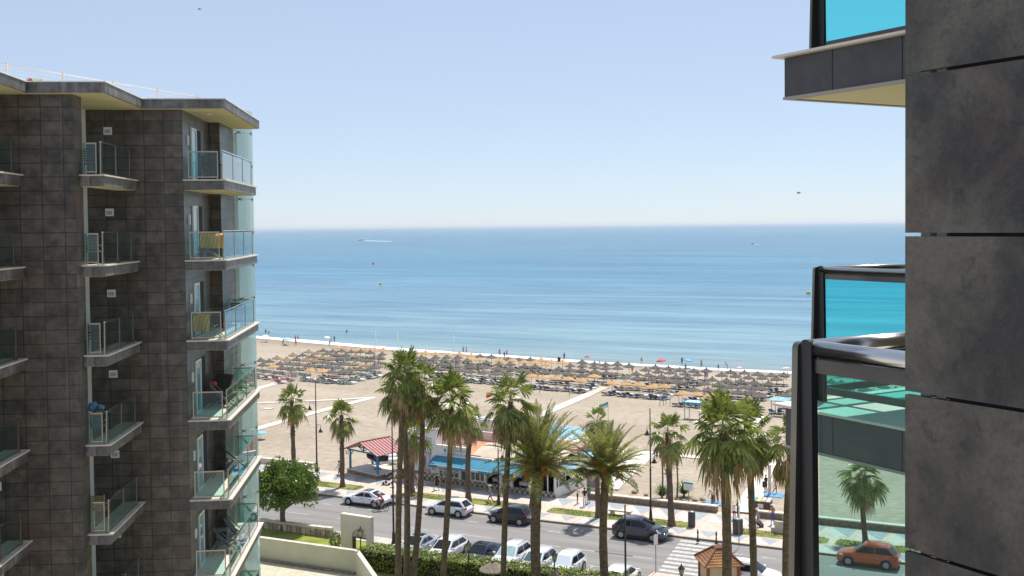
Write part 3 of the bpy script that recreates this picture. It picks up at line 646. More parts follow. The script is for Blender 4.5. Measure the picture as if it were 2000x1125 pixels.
def towelmat():
    m = mat('striped towel', (.5, .4, .1), .9); t = m.node_tree; tc = t.nodes.new('ShaderNodeTexCoord'); w = t.nodes.new('ShaderNodeTexWave'); w.inputs['Scale'].default_value = 2.2
    w.bands_direction = 'X'; mp = t.nodes.new('ShaderNodeMapping'); mp.inputs['Rotation'].default_value = (0, 0, .25); t.links.new(tc.outputs['UV'], mp.inputs[0]); t.links.new(mp.outputs[0], w.inputs[0])
    r = t.nodes.new('ShaderNodeValToRGB'); r.color_ramp.interpolation = 'CONSTANT'; e = r.color_ramp.elements; e[0].color = (.95, .30, .025, 1); e[1].position = .62; e[1].color = (.14, .33, .42, 1); q = e.new(.8); q.color = (.95, .48, .08, 1)
    t.links.new(w.outputs[0], r.inputs[0]); t.links.new(r.outputs[0], t.nodes['Principled BSDF'].inputs['Base Color']); return m
M['towel'] = towelmat(); M['grey_cloth'] = mat('grey canvas', (.09, .085, .085), .85); M['blue_cloth'] = mat('blue cloth', (.10, .22, .36), .85, var=.3); M['dark_metal'] = mat('dark metal', (.03, .03, .032), .5)
M['alu'] = mat('grey aluminium', (.25, .25, .25), .5, .5)
def towel(label, u, v, z, w, h, folds=.05):
    b = MB(); nx, nz = 10, 8; g = {}
    for i in range(nx+1):
        for j in range(nz+1):
            x = w*i/nx; y = folds*math.sin(x*9+j*.2)-(.16*(j-5) if j > 5 else 0)*-.6; zz = -h*(1-min(j, 6)/6)+(0 if j <= 6 else .01)
            g[i, j] = b.add((x, y+(.12*(j-6) if j > 6 else 0), zz-.03*math.sin(x*3)))
    for i in range(nx):
        for j in range(nz): b.face((g[i, j], g[i+1, j], g[i+1, j+1], g[i, j+1]), 0, True)
    o = b.build('towel', M['towel'], loc=tw(u, v, z), rotz=AROT); return tag(o, label, 'towel')
zf = lambda k: FL[k]+.02
slat_chair('dark chair on top corner balcony behind the glass', tw(.75, 1.3, zf(0)), AROT+PI*.6, M['dark_metal'])
side_table('small dark table on top corner balcony', tw(.75, 2.6, zf(0)), M['dark_metal'])
deck_chair('deck chair carrying the towel on second highest corner balcony', tw(.7, 1.0, zf(1)), AROT-PI*.5, M['wood'], M['grey_cloth'])
towel('orange and turquoise striped towel spread wide on second highest corner balcony', .45, .55, zf(1)+1.0, .95, .55)
deck_chair('wooden deck chair under the hanging towel on third highest corner balcony', tw(.6, .9, zf(2)), AROT+PI*.5, M['wood'], M['grey_cloth'])
towel('orange and turquoise towel hung over a deck chair on third highest corner balcony', .15, .5, zf(2)+.92, .62, .62)
slat_chair('dark chair by the far rail of the third highest corner balcony', tw(.8, 6.2, zf(2)), AROT, M['dark_metal'])
b = MB(); b.box(-.04, -.5, 0, .04, .5, 1.25); b.xf(Matrix.Rotation(.38, 4, 'Y')); tag(b.build('folded_lounger', M['grey_cloth'], loc=tw(.35, 3.9, zf(3)), rotz=AROT+.9), 'folded grey lounger leaning on the wall of fourth corner balcony', 'lounger')
deck_chair('deck chair with a cap on it on fourth highest corner balcony', tw(.7, 3.0, zf(3)), AROT+PI*.5, M['alu'], M['grey_cloth'])
b = MB(); b.lathe([(.12, 0), (.12, .05), (.09, .11), (.001, .13)], n=10); b.box(-.07, -.22, 0, .07, -.1, .015); tag(b.build('cap', [M['sign_red']], loc=tw(.55, 2.2, zf(3)+1.02), rotz=.4), 'red cap resting on fourth corner balcony chair', 'cap')
deck_chair('dark deck chair reclined on fifth highest corner balcony', tw(.75, 5.0, zf(4)), AROT+PI*.6, M['dark_metal'], M['grey_cloth'])
side_table('dark square table by the wall on fifth highest corner balcony', tw(.45, 3.8, zf(4)), M['dark_metal'])
deck_chair('front one of two deck chairs on sixth corner balcony', tw(.65, 3.4, zf(5)), AROT+PI*.55, M['alu'], M['grey_cloth'])
deck_chair('rear one of two deck chairs on sixth corner balcony', tw(.8, 5.0, zf(5)), AROT+PI*.45, M['alu'], M['grey_cloth'])
side_table('grey table behind the deck chairs on sixth corner balcony', tw(.4, 4.3, zf(5)), M['alu'], .5)
def tw2(u, v, z): return tw(u-2.45, v-4.8, z)
slat_chair('black slatted chair on the top recessed balcony', tw2(.0, 2.0, zf(0)), AROT+PI, M['dark_metal'])
slat_chair('grey slatted chair on second highest recessed balcony', tw2(.0, 1.8, zf(1)), AROT+PI, M['alu'])
slat_chair('black slatted chair on third highest recessed balcony', tw2(.05, 1.9, zf(2)), AROT+PI, M['dark_metal'])
side_table('small table behind glass on fourth recessed balcony', tw2(-.1, 2.9, zf(3)), M['alu'], .55)
slat_chair('wooden chair on fifth highest recessed balcony', tw2(-.1, 2.2, zf(4)), AROT+PI, M['wood'])
b = MB()
for i in range(9): b.sphere((rnd.uniform(-.2, .2), rnd.uniform(-.12, .12), rnd.uniform(.0, .16)), rnd.uniform(.08, .14), 8)
tag(b.build('laundry_heap', M['blue_cloth'], loc=tw2(.05, 1.6, zf(3)+1.02)), 'blue and white washing heaped on fourth recessed balcony', 'laundry')
slat_chair('grey chair carrying washing on fourth recessed balcony', tw2(.05, 1.6, zf(3)), AROT+PI, M['alu'])

# ------------------------------------------------------------------ right building (next door balconies and near wall)
th = math.atan2(1225, 2150)
UD = Vector((-math.sin(th), math.cos(th), 0)); WD = Vector((math.cos(th), math.sin(th), 0))
E0 = D(1768, 433, 2.9); E0.z = 0
# local x = -UD (towards the viewer), local y = WD (away to the right)
RROT = math.atan2(-UD.y, -UD.x)
wallb = thing('apartment_wing', 'near apartment wing with large dark slate slabs and teal glass balconies', 'building', E0, RROT)
ph = 309.5/2150*2.9
zs0 = CH+(433-462)/2150*2.9
for k in range(-5, 4):
    z1 = zs0-ph*k+ph; z0 = z1-ph+.0095
    if k == -5: z1 += 3
    b = MB(); b.box(0, -.0, z0 if k < 3 else z0-3, 1.35, .018, z1)
    b.build('wall_panel', M['slate'], wallb)
    b = MB(); b.box(1.36, -.0, z0 if k < 3 else z0-3, 2.6, .018, z1); b.build('wall_panel', M['slate'], wallb)
b = MB(); b.box(.125, .06, 0, 2.6, .2, 32); b.box(.125, .0181, 24.3, .4, .06, 27.9); b.build('wall_core', M['void'], wallb)
for k in range(-4, 4):
    z = zs0-ph*k
    for x in (.035, .085): b = MB(); b.box(x, .0185, z-.02, x+.03, .05, z+.02); b.build('bracket', M['alu'], wallb)
# inclined balcony fins, tubes and glass; balconies in the frame of the wing
def wl(p):       # world -> wing local
    q = Vector((p.x-E0.x, p.y-E0.y, 0)); return q.dot(-UD), q.dot(WD)
def wing_balcony(tip, z, lx, ly, inx, iny, glass, far=True):
    """tip: local corner nearest the sea view; slab runs lx along -UD and ly along WD"""
    x0, y0 = tip
    s = MB(); s.box(x0+.075, y0+.075, z-.36, x0+lx, y0+ly, z-.03); o = s.build('balcony', M['fascia_dark'], wallb)
    s = MB(); s.box(x0, y0, z-.027, x0+lx, y0+ly+.08, z-.005); s.build('floor_slab', M['cream_stone'], o)
    s = MB(); s.box(x0+.14, y0+.14, z-.378, x0+lx, y0+ly-.05, z-.363); s.build('soffit', M['soffit'], o)
    s = MB(); s.box(x0+.065, y0+.065, z-.385, x0+lx, y0+.135, z-.362); s.box(x0+.065, y0+.136, z-.385, x0+.135, y0+ly, z-.362); s.build('edge_trim', M['cream_dark'], o)
    s = MB(); s.box(x0+.62, y0+.072, z-.359, x0+.628, y0+.0749, z-.031); s.box(x0+1.33, y0+.072, z-.359, x0+1.338, y0+.0749, z-.031); s.build('slab_joint', M['black'], o)
    cx, cy = x0+inx, y0+iny
    h = 1.14; r = .028 if not far else .034
    s = MB(); s.tube([(cx+.03, cy, z+h), (x0+lx, cy, z+h)], r, 14); s.build('handrail', M['chrome'], o)
    s = MB(); s.tube([(cx, cy+.03, z+h), (cx, y0+ly, z+h)], r, 14); s.build('handrail', M['chrome'], o)
    s = MB(); s.box(cx+.05, cy-.018, z+h-.075, x0+lx, cy+.018, z+h-.03); s.build('glass_channel', M['steel_dark'], o); s = MB(); s.box(cx+.05, cy-.02, z+.06, x0+lx, cy+.02, z+.12); s.build('glass_channel', M['steel_dark'], o)
    s = MB(); s.box(cx-.018, cy+.05, z+h-.075, cx+.018, y0+ly, z+h-.03); s.build('glass_channel', M['steel_dark'], o); s = MB(); s.box(cx-.02, cy+.05, z+.06, cx+.02, y0+ly, z+.12); s.build('glass_channel', M['steel_dark'], o)
    s = MB(); s.box(cx+.06, cy-.006, z+.12, x0+lx, cy+.006, z+h-.075); s.build('glass_panel', glass, o)
    s = MB(); s.box(cx-.006, cy+.06, z+.12, cx+.006, y0+ly, z+h-.075); s.build('glass_panel', glass, o)
    def plate(pts2, to3, th):
        n = len(pts2); q = MB(); A = [to3(p[0], p[1], -th/2) for p in pts2]; B = [to3(p[0], p[1], th/2) for p in pts2]; q.poly(A[::-1]); q.poly(B)
        for i in range(n): j = (i+1) % n; q.poly([A[i], A[j], B[j], B[i]])
        return q
    wd = .05 if not far else .07; ln_ = .03 if not far else .04
    prof = [(-wd*1.15-ln_, -.35), (-ln_, -.35)]+[(wd*.5*(math.cos(t_))-wd*.5, h+wd*.45*math.sin(t_)) for t_ in [PI*i/8 for i in range(9)]]
    plate(prof, lambda a, c, t_: (cx-.016+t_, cy+a+.012, z+c), .026).build('corner_fin', M['fin'], o)
    prof = [(.004, -.35), (wd*1.35, -.35)]+[(wd*.5+wd*.5*math.cos(t_), h+.01+wd*.45*math.sin(t_)) for t_ in [PI*i/8 for i in range(9)]]
    plate(prof, lambda a, c, t_: (cx+a-.002, cy-.016+t_, z+c), .026).build('corner_fin', M['fin_shaded'], o)
    for q in range(1, 3):
        s = MB(); s.hexa([(cx+1.55*q-.06, cy-.02, z), (cx+1.55*q+.06, cy-.02, z), (cx+1.55*q+.06, cy+.02, z), (cx+1.55*q-.06, cy+.02, z), (cx+1.55*q-.025, cy-.02, z+h-.03), (cx+1.55*q+.025, cy-.02, z+h-.03), (cx+1.55*q+.025, cy+.02, z+h-.03), (cx+1.55*q-.025, cy+.02, z+h-.03)])
        if cx+1.55*q < x0+lx and far: s.build('corner_fin', M['fin'], o)
    return o
M['fascia_dark'] = tilemat('slate fascia slab', (.050, .050, .054), (.062, .061, .064), (.008, .008, .008), 9, 9, ms=0, rough=.5, stain=.2, nscale=4, con=(.7, 1.25))
M['cream_dark'] = mat('stone drip edge', (.34, .31, .27), .6)
M['fin_shaded'] = mat('shaded fin face', (.022, .022, .024), .4, .3)  # same fin steel, coloured near-black for the face turned away from the sun
M['fin'] = mat('steel fin', (.16, .15, .13), .33, .85, var=.35, scale=5, stretch=(1, 1, .3))
for z in (27.44, 24.44, 21.44):
    T = Vector(((1509-1000)/2150*9.53, 9.53, 0))
    wing_balcony(wl(T), z, 5.2, 2.4, .11, .45, M['glass_r2'])
C = D(1576, 680, 3.62)
cxl, cyl = wl(C)
wing_balcony((cxl-.11, cyl-.16), C.z-1.14, .9, 1.1, .11, .16, M['glass_r'], far=False)

b = MB(); tx, ty = wl(T); b.box(tx+.9, ty+2.4, 0, tx+9, ty+8, 33); b.box(.3, .6, 0, 2.6, ty+2.39, 33); b.build('wall', M['tile'], wallb)
# ------------------------------------------------------------------ palms
def fan_leaf(b, c, az, el, lp, rb, droop, rg, m=0, nseg=15, spread=1.9, narrow=1.0):
    d = Vector((math.cos(az)*math.cos(el), math.sin(az)*math.cos(el), math.sin(el)))
    side = Vector((-math.sin(az), math.cos(az), 0)); upv = d.cross(side)*-1
    if upv.z < 0: upv = -upv
    # petiole bends down
    e1 = c+d*lp*.5+Vector((0, 0, -droop*.08*lp)); e2 = c+d*lp+Vector((0, 0, -droop*.3*lp))
    ax = (e2-e1).normalized(); ax = (ax+Vector((0, 0, -droop*.25))).normalized()
    w = .035
    b.poly([c-side*w, c+side*w, e1+side*w*.7, e1-side*w*.7], m+1); b.poly([e1-side*w*.7, e1+side*w*.7, e2+side*w*.5, e2-side*w*.5], m+1)
    nrm = ax.cross(side); nrm = nrm if nrm.z > 0 else -nrm
    roll = rg.uniform(-.5, .5); sd = (side*math.cos(roll)+nrm*math.sin(roll)); nr = (nrm*math.cos(roll)-side*math.sin(roll))
    for i in range(nseg):
        t0 = -spread+2*spread*i/nseg; t1 = -spread+2*spread*(i+1)/nseg; tm = (t0+t1)/2
        rr = rb*(1-.22*abs(tm)/spread)*rg.uniform(.88, 1.08)
        fold = .03*rb*(1 if i % 2 else -1)
        def P(t, r, dz): return e2+(ax*math.cos(t)+sd*math.sin(t)*narrow)*r+nr*(dz-.16*rb*abs(math.sin(t)))
        a0, a1 = P(t0, rr*.5, fold), P(t1, rr*.5, -fold)
        sag = Vector((0, 0, -droop*.10*rr)); tipsag = Vector((0, 0, -droop*rg.uniform(.25, .55)*rr))
        b.poly([e2, a0+sag*.3, a1+sag*.3], m)
        b0 = P(tm-.3*(t1-t0), rr*.78, fold*.5)+sag*1.6; b1 = P(tm+.3*(t1-t0), rr*.78, -fold*.5)+sag*1.6
        b.poly([a0+sag*.3, b0, b1, a1+sag*.3], m); b.poly([b0, P(tm, rr, 0)+tipsag, b1], m)
def palm_trunk(b, base, top, r0, r1, rg, rough=.05, boots=0):
    base = Vector(base); top = Vector(top); n = max(10, int((top-base).length/.42)); pts = []; rr = []
    bend = Vector((rg.uniform(-.25, .25), rg.uniform(-.25, .25), 0))
    for i in range(n+1):
        t = i/n; p = base.lerp(top, t)+bend*math.sin(PI*t); pts.append(p)
        r = r0+(r1-r0)*t+(.35*r0*max(0, 1-t*9)); rr.append(r*(1+rg.uniform(-rough, rough)))
    b.tube(pts, rr, 10, 0, False)
    for i in range(boots):
        t = rg.uniform(.5, 1.0) ; p = base.lerp(top, t)+bend*math.sin(PI*t); a = rg.uniform(0, 2*PI); r = r0+(r1-r0)*t
        q = p+Vector((math.cos(a), math.sin(a), 0))*r*.9; o = Vector((math.cos(a), math.sin(a), .9))*.16; s_ = Vector((-math.sin(a), math.cos(a), 0))*.07
        b.poly([q-s_, q+s_, q+o+s_*.6, q+o-s_*.6])
    return bend
def fan_palm(name, label, base, top, size=1.0, r0=.24, r1=.19, seed=1, green=38, dry=26, dryness=1.0, rough=.05, boots=0, wind=.25):
    rg = random.Random(seed); base = Vector(base); top = Vector(top)
    o = thing(name, label, 'palm tree', base, 0, 'palms along the promenade and garden'); L = top-base
    b = MB(); palm_trunk(b, (0, 0, -.05), L, r0, r1, rg, rough, boots); b.build('trunk', M['trunk'], o)
    g = MB()
    for i in range(green):
        t = (i+.5)/green; el = R(84)-R(128)*t**1.1+rg.uniform(-.22, .22); az = i*2.39996+rg.uniform(-.4, .4)
        c = L+Vector((0, 0, .15-.25*t))
        lp = size*rg.uniform(.65, 1.25); rb = size*rg.uniform(.75, 1.1)
        fan_leaf(g, c, az+wind*.3*math.sin(az), el, lp, rb, .25+1.05*t+rg.uniform(-.15, .2), rg, 0)
    g.build('crown', [M['palm_green'], M['petiole']], o)
    if dry:
        g = MB()
        for i in range(dry):
            az = i*2.39996+1+rg.uniform(-.3, .3); t = i/dry; el = R(-15)-t*R(52)*dryness+rg.uniform(-.2, .2)
            fan_leaf(g, L+Vector((0, 0, -.15-.5*t*size)), az, el, size*rg.uniform(.6, 1.0), size*rg.uniform(.6, .9), 1.5, rg, 0, nseg=9, spread=1.2, narrow=.55)
        for i in range(10):           # arching dry flower stalks
            az = rg.uniform(0, 2*PI); l = size*rg.uniform(1.2, 2.1); d = Vector((math.cos(az), math.sin(az), 0)); p = []
            for q in range(6):
                x = q/5; p.append(L+d*l*x*.8+Vector((0, 0, l*(.55*x-.95*x*x))))
            g.tube(p, [.02, .018, .015, .012, .009, .006], 4, 1, False, False)
            for q in range(8): 
                s_ = p[4].lerp(p[5], rg.random()); g.tube([s_, s_+Vector((rg.uniform(-.2, .2), rg.uniform(-.2, .2), -rg.uniform(.15, .4)))], .008, 3, 1, False, False)
        g.build('dry_leaves', [M['palm_dry'], M['palm_dry']], o)
    return o
M['petiole'] = mat('palm petiole', (.22, .23, .08), .6, var=.3, scale=3)
def frond(b, c, az, el, ln, rg, m=0, curl=1.0, nl=44, wl_=.60):
    p = []; n = 9; e = el; q = Vector(c); tw_ = rg.uniform(-.25, .25)
    for i in range(n+1):
        p.append(q.copy()); d = Vector((math.cos(az)*math.cos(e), math.sin(az)*math.cos(e), math.sin(e))); q = q+d*(ln/n); e -= curl*(.06+.17*i/n); az += tw_/n
    b.tube(p, [.035*(1-.8*i/n) for i in range(n+1)], 4, m+1, False, False)
    for i in range(nl):
        t = .12+.88*i/(nl-1); x = t*n; k = min(n-1, int(x)); fr = x-k; a = p[k].lerp(p[k+1], fr); d = (p[k+1]-p[k]).normalized()
        s_ = d.cross(Vector((0, 0, 1))); s_ = s_.normalized() if s_.length > .01 else Vector((1, 0, 0)); u = s_.cross(d)
        l = wl_*(math.sin(PI*min(1, .18+t*.82))**.6)*rg.uniform(.85, 1.1)*(1.0 if t < .9 else .8)
        for sg in (-1, 1):
            dd = (d*.75+s_*sg*.8+u*(.35+.2*rg.uniform(-1, 1))).normalized(); w = d*.034
            mid = a+dd*l*.6; tip = a+dd*l+Vector((0, 0, -.14*l-.1*l*curl))
            b.poly([a-w, a+w, mid+w*.9, mid-w*.9], m); b.poly([mid-w*.9, mid+w*.9, tip], m)
def date_palm(label, base, top, size, seed, n=62, fruit=12, r0=.30, r1=.26):
    rg = random.Random(seed); base = Vector(base); L = Vector(top)-base
    o = thing('date_palm', label, 'palm tree', base, 0, 'palms along the promenade and garden')
    b = MB(); palm_trunk(b, (0, 0, -.05), L, r0, r1, rg, .05, 0); 
    for i in range(160):
        t = .86+.14*rg.random(); p = L*t; a = rg.uniform(0, 2*PI); r = r1*(1.0+.45*(t-.86)/.14)
        q = p+Vector((math.cos(a), math.sin(a), 0))*r*.9; oo = Vector((math.cos(a)*.7, math.sin(a)*.7, .8))*.22; s_ = Vector((-math.sin(a), math.cos(a), 0))*.08
        b.poly([q-s_, q+s_, q+oo+s_*.6, q+oo-s_*.6])
    b.build('trunk', M['trunk'], o)
    g = MB()
    for i in range(n):
        t = (i+.5)/n; el = R(86)-R(91)*t**1.0+rg.uniform(-.1, .1); az = i*2.39996+rg.uniform(-.2, .2)
        frond(g, L+Vector((math.cos(az)*.12, math.sin(az)*.12, .25-.3*t)), az, el, size*rg.uniform(.82, 1.08)*(1 if t < .7 else .85), rg, 0, .38+.42*t)
    g.build('crown', [M['date_green'], M['petiole']], o)
    g = MB()
    for i in range(fruit):
        az = i*2.39996+.4; d = Vector((math.cos(az), math.sin(az), 0)); l = rg.uniform(1.1, 1.9); el = rg.uniform(-.1, 1.1)
        e = L+d*l*math.cos(el)*.8+Vector((0, 0, l*math.sin(el)*.9-.1)); g.tube([L+Vector((0, 0, .05)), L.lerp(e, .6)+Vector((0, 0, .15)), e], .03, 4, 0, False)
        for q in range(42):
            k = L.lerp(e, rg.uniform(.75, 1.0))+Vector((0, 0, .06)); f = k+Vector((rg.uniform(-.34, .34), rg.uniform(-.34, .34), -rg.uniform(.0, .6))); g.tube([k, f], [.014, .026], 3, 0, False)
    g.build('fruit_stalks', M['date_fruit'], o)
    return o
def PT(px, py, d): return D(px, py, d)
def garden(px_bot, d):     # base point of a trunk that leaves the frame at the bottom
    p = D(px_bot, 1125, d); return Vector((p.x, d, 0))
def place(pxb, pyb, pxt, pyt, off=0.0):   # base on the promenade verge, crown centre at (pxt, pyt)
    g = G(pxb, pyb, .12); t = D(pxt, pyt, g.y+off); return g, t
def pal(label, base, top, **k): fan_palm('fan_palm', label, base, top, **k)
# promenade palms
g, t = place(575, 934, 570, 783); pal('fan palm with a rounded crown behind the broadleaf street tree', g, t, size=1.15, r0=.25, r1=.2, seed=11, green=24, dry=16, boots=60, rough=.14)
g, t = place(669, 951, 667, 812); pal('fan palm on the verge left of the red roofed boat shelter', g, t, size=1.05, r0=.25, r1=.2, seed=12, green=24, dry=18, boots=60, rough=.14)
g, t = place(803, 962, 809, 850); pal('shorter thick trunked fan palm beside the tiled mural wall', g, t, size=1.1, r0=.32, r1=.3, seed=13, green=20, dry=22, boots=80, rough=.1)
g, t = place(915, 979, 921, 820); pal('fan palm with mostly dry fronds beside the restaurant sign', g, t, size=.95, r0=.26, r1=.25, seed=14, green=14, dry=52, dryness=.5, boots=30)
g, t = place(1038, 997, 1036, 872); pal('short fan palm hidden behind the large date palm', g, t, size=.9, r0=.27, r1=.24, seed=15, green=17, dry=14)
g, t = place(1169, 1010, 1166, 826); pal('fan palm rising behind the smaller date palm', g, t, size=.95, r0=.25, r1=.2, seed=16, green=17, dry=12)
g, t = place(1312, 1027, 1304, 845); pal('fan palm beside the tall lamp post on the verge', g, t, size=1.15, r0=.28, r1=.22, seed=17, green=20, dry=22, boots=40, rough=.1)
g, t = place(1691, 1060, 1689, 932); pal('fan palm seen through teal balcony glass above the orange car', g, t, size=1.25, r0=.22, r1=.19, seed=18, green=26, dry=14, boots=40, rough=.1)
# garden palms in front, trunks leave the frame
def gp(label, pxb, pxt, pyt, d, **k): pal(label, garden(pxb, d), D(pxt, pyt, d), **k)
gp('tallest fan palm, leftmost of the three close trunks', 777, 790, 729, 74, size=1.0, r0=.24, r1=.17, seed=21, green=32, dry=16)
gp('tall fan palm with drooping fronds, middle trunk of the three', 791.5, 786, 762, 75.5, size=1.05, r0=.24, r1=.17, seed=22, green=32, dry=34, dryness=.7)
gp('tall fan palm with dry brown fronds, right trunk of the three', 801, 826, 754, 75, size=1.08, r0=.24, r1=.17, seed=23, green=14, dry=70, dryness=.15)
gp('tall leaning fan palm in front of the restaurant sign', 859, 882, 783, 74, size=1.2, r0=.23, r1=.17, seed=24, green=29, dry=22)
gp('tall fan palm with shaggy crown just left of the date palm', 980.5, 997, 785, 74, size=1.2, r0=.22, r1=.18, seed=25, green=24, dry=46, dryness=.6)
gp('big shaggy fan palm with large drooping fans at the right', 1417, 1412, 842, 68, size=1.5, r0=.31, r1=.27, seed=26, green=33, dry=24)
gp('bent trunked fan palm right of the big shaggy palm', 1474, 1462, 846, 71, size=1.22, r0=.25, r1=.2, seed=27, green=24, dry=46, dryness=.6)
gp('fan palm half hidden behind the near balcony post', 1534, 1545, 868, 69, size=1.15, r0=.22, r1=.2, seed=28, green=17, dry=40, dryness=.6)
date_palm('large date palm with orange fruit stalks in the garden', garden(1051, 74), D(1053, 915, 74), 4.45, 31, 72, 20, .36, .33)
date_palm('smaller date palm without open fruit, right of the large one', garden(1184, 75), D(1183, 925, 75), 3.6, 32, 62, 8, .30, .27)

# ------------------------------------------------------------------ broadleaf tree, hedge, shrubs
def leaf_cloud(b, pts, s0, s1, rg, m=0, e0=-.5, e1=1.2):
    for p in pts:
        a, e, r = rg.uniform(0, 2*PI), rg.uniform(e0, e1), rg.uniform(0, PI); s = rg.uniform(s0, s1)
        n = Vector((math.cos(a)*math.cos(e), math.sin(a)*math.cos(e), math.sin(e))); u = n.orthogonal().normalized(); v = n.cross(u); x = u*math.cos(r)+v*math.sin(r); y = n.cross(x)
        p = Vector(p); b.poly([p-x*s, p-y*s*.5+n*s*.12, p+x*s, p+y*s*.5+n*s*.12], m)
rg = random.Random(5)
base = G(553, 1036); to = thing('broadleaf_tree', 'round crowned broadleaf tree by the low stone wall', 'tree', base)
b = MB(); b.tube([(0, 0, -.1), (.02, 0, .5), (-.05, .05, 1.2), (0, 0, 1.9)], [.34, .26, .22, .24], 10, 0, False)
br = []
for i in range(11):
    a = i*2.4; e = rg.uniform(.3, 1.2); l = rg.uniform(1.6, 2.6); d = Vector((math.cos(a)*math.cos(e), math.sin(a)*math.cos(e), math.sin(e)))
    p = [Vector((0, 0, 1.8)), Vector((0, 0, 1.9))+d*l*.5+Vector((0, 0, .1)), Vector((0, 0, 1.9))+d*l]; b.tube(p, [.13, .08, .03], 6, 0, False); br.append(p[2])
b.build('trunk', M['bark'], to)
pts = []
cl = []
for i in range(120):
    a = rg.uniform(0, 2*PI); e = math.asin(rg.uniform(-.5, 1)); r = rg.uniform(.35, 1.02)**.6
    c = Vector((math.cos(a)*math.cos(e)*3.0*r, math.sin(a)*math.cos(e)*2.8*r, 3.65+math.sin(e)*2.2*r)); cl.append((c, rg.uniform(.4, .78)))
for c, r in cl:
    for k in range(150):
        d = Vector((rg.gauss(0, 1), rg.gauss(0, 1), rg.gauss(0, 1))).normalized()*r*rg.uniform(.7, 1.05); pts.append(c+d)
b = MB(); leaf_cloud(b, pts, .085, .15, rg); b.build('crown', M['leaf'], to)
b = MB(); b.sphere((0, 0, 3.6), .95, 12, 0, .85); b.build('inner_core', M['inner'], to)
# clipped hedge
def hedge(label, P, h, seed, dens=85):
    rg = random.Random(seed); o = thing('clipped_hedge', label, 'hedge', P[0])
    Q = [Vector(p)-Vector(P[0]) for p in P]
    for q in Q: q.z = 0
    def bil(u, v): return Q[0].lerp(Q[1], u).lerp(Q[3].lerp(Q[2], u), v)
    b = MB(); i_ = [bil(.01, .08), bil(.99, .08), bil(.99, .92), bil(.01, .92)]; b.hexa([(q.x, q.y, 0) for q in i_]+[(q.x, q.y, h-.14) for q in i_]); b.build('inner_core', M['inner'], o)
    LX = (Q[1]-Q[0]).length; LY = (Q[3]-Q[0]).length; pts = []
    for i in range(int(LX*LY*dens)):
        u, v = rg.random(), rg.random(); p = bil(u, v); pts.append(Vector((p.x, p.y, h+.10*mnoise.noise(Vector((p.x*1.4, p.y*1.4, 2)))+rg.uniform(-.14, .06))))
    b = MB(); leaf_cloud(b, pts, .06, .115, rg, 0, .35, 1.5); pts = []
    for vv in (0.0, 1.0):
        for i in range(int(LX*h*dens)):
            u = rg.random(); z = rg.random()*h; p = bil(u, vv+(rg.uniform(-.03, .06) if vv == 0 else rg.uniform(-.06, .03))+.03*mnoise.noise(Vector((u*30, z*2, 5)))); pts.append(Vector((p.x, p.y, z)))
    for uu in (0.0, 1.0):
        for i in range(int(LY*h*dens)):
            v = rg.random(); z = rg.random()*h; p = bil(uu+rg.uniform(-.004, .004), v); pts.append(Vector((p.x, p.y, z)))
    leaf_cloud(b, pts, .06, .115, rg); b.build('foliage', M['hedge'], o); return o
hedge('long clipped green hedge in front of the row of parked cars', [W(-6.6, -18.1), W(15.5, -17.2), W(15.5, -15.4), W(-6.3, -16.1)], 1.62, 41)
hedge('short clipped hedge end beside the tiled kiosk', [W(16.4, -17.4), W(17.7, -17.4), W(17.7, -16.0), W(16.4, -16.0)], .9, 42)
rg = random.Random(9)
sh = thing('round_shrub', 'small round dark shrub against the arched gate wall', 'shrub', G(655, 1073)); pts = []
for i in range(900):
    d = Vector((rg.gauss(0, 1), rg.gauss(0, 1), rg.gauss(0, 1))).normalized()*rg.uniform(.6, 1); pts.append(Vector((d.x*.55, d.y*.55, .75+d.z*.75)))
b = MB(); leaf_cloud(b, pts, .05, .09, rg); b.build('foliage', M['leaf'], sh)
b = MB(); b.tube([(0, 0, 0), (0, 0, .8)], .05, 6); b.build('stem', M['bark'], sh)
def agave(label, p, n, l, seed, up=1.3):
    rg = random.Random(seed); o = thing('spiky_plant', label, 'plant', p); b = MB()
    for i in range(n):
        a = i*2.4; e = up*(1-i/n*.85)+.1; d = Vector((math.cos(a)*math.cos(e), math.sin(a)*math.cos(e), math.sin(e))); s_ = Vector((-math.sin(a), math.cos(a), 0))*.05; ll = l*rg.uniform(.75, 1.05); c = Vector((0, 0, .25))
        mid = c+d*ll*.6; tip = c+d*ll+Vector((0, 0, -.12*ll)); b.poly([c-s_, c+s_, mid+s_*.9, mid-s_*.9]); b.poly([mid-s_*.9, mid+s_*.9, tip])
    b.build('leaves', M['leaf'], o); b = MB(); b.tube([(0, 0, -.1), (0, 0, .35)], .1, 6); b.build('stem', M['bark'], o); return o
agave('dense green spiky plant left of the verge palm trunk', GB(1293, 975), 110, 1.5, 1); agave('round rosette of spiky leaves behind the beach sign', GB(1336, 971), 110, 1.7, 2, 1.35)
def cane(label, p, hs, seed):
    rg = random.Random(seed); o = thing('cane_plant', label, 'plant', p); b = MB(); c = MB()
    for x, h in hs:
        b.tube([(x, 0, -.1), (x+.1, .05, h*.5), (x+.02, 0, h)], [.10, .08, .07], 6, 0, False)
        for i in range(26):
            a = i*2.4; e = rg.uniform(-.3, 1.2); d = Vector((math.cos(a)*math.cos(e), math.sin(a)*math.cos(e), math.sin(e))); q = Vector((x+.02, 0, h-.5*(i/26))); s_ = d.cross(Vector((0, 0, 1))).normalized()*.07
            c.poly([q-s_*.5, q+d*.3-s_, q+d*.65, q+d*.3+s_, q+s_*.5])
    b.build('stem', M['bark'], o); c.build('leaves', M['leaf'], o)
cane('tall thin cane plant with leafy tufts beside the verge palm', GB(1297, 978), [(-.2, 4.3), (.25, 2.8), (1.2, 3.6)], 3)
M['straw_grey'] = mat('grey straw', (.23, .19, .15), .95, var=.3, scale=7, bump=.5)
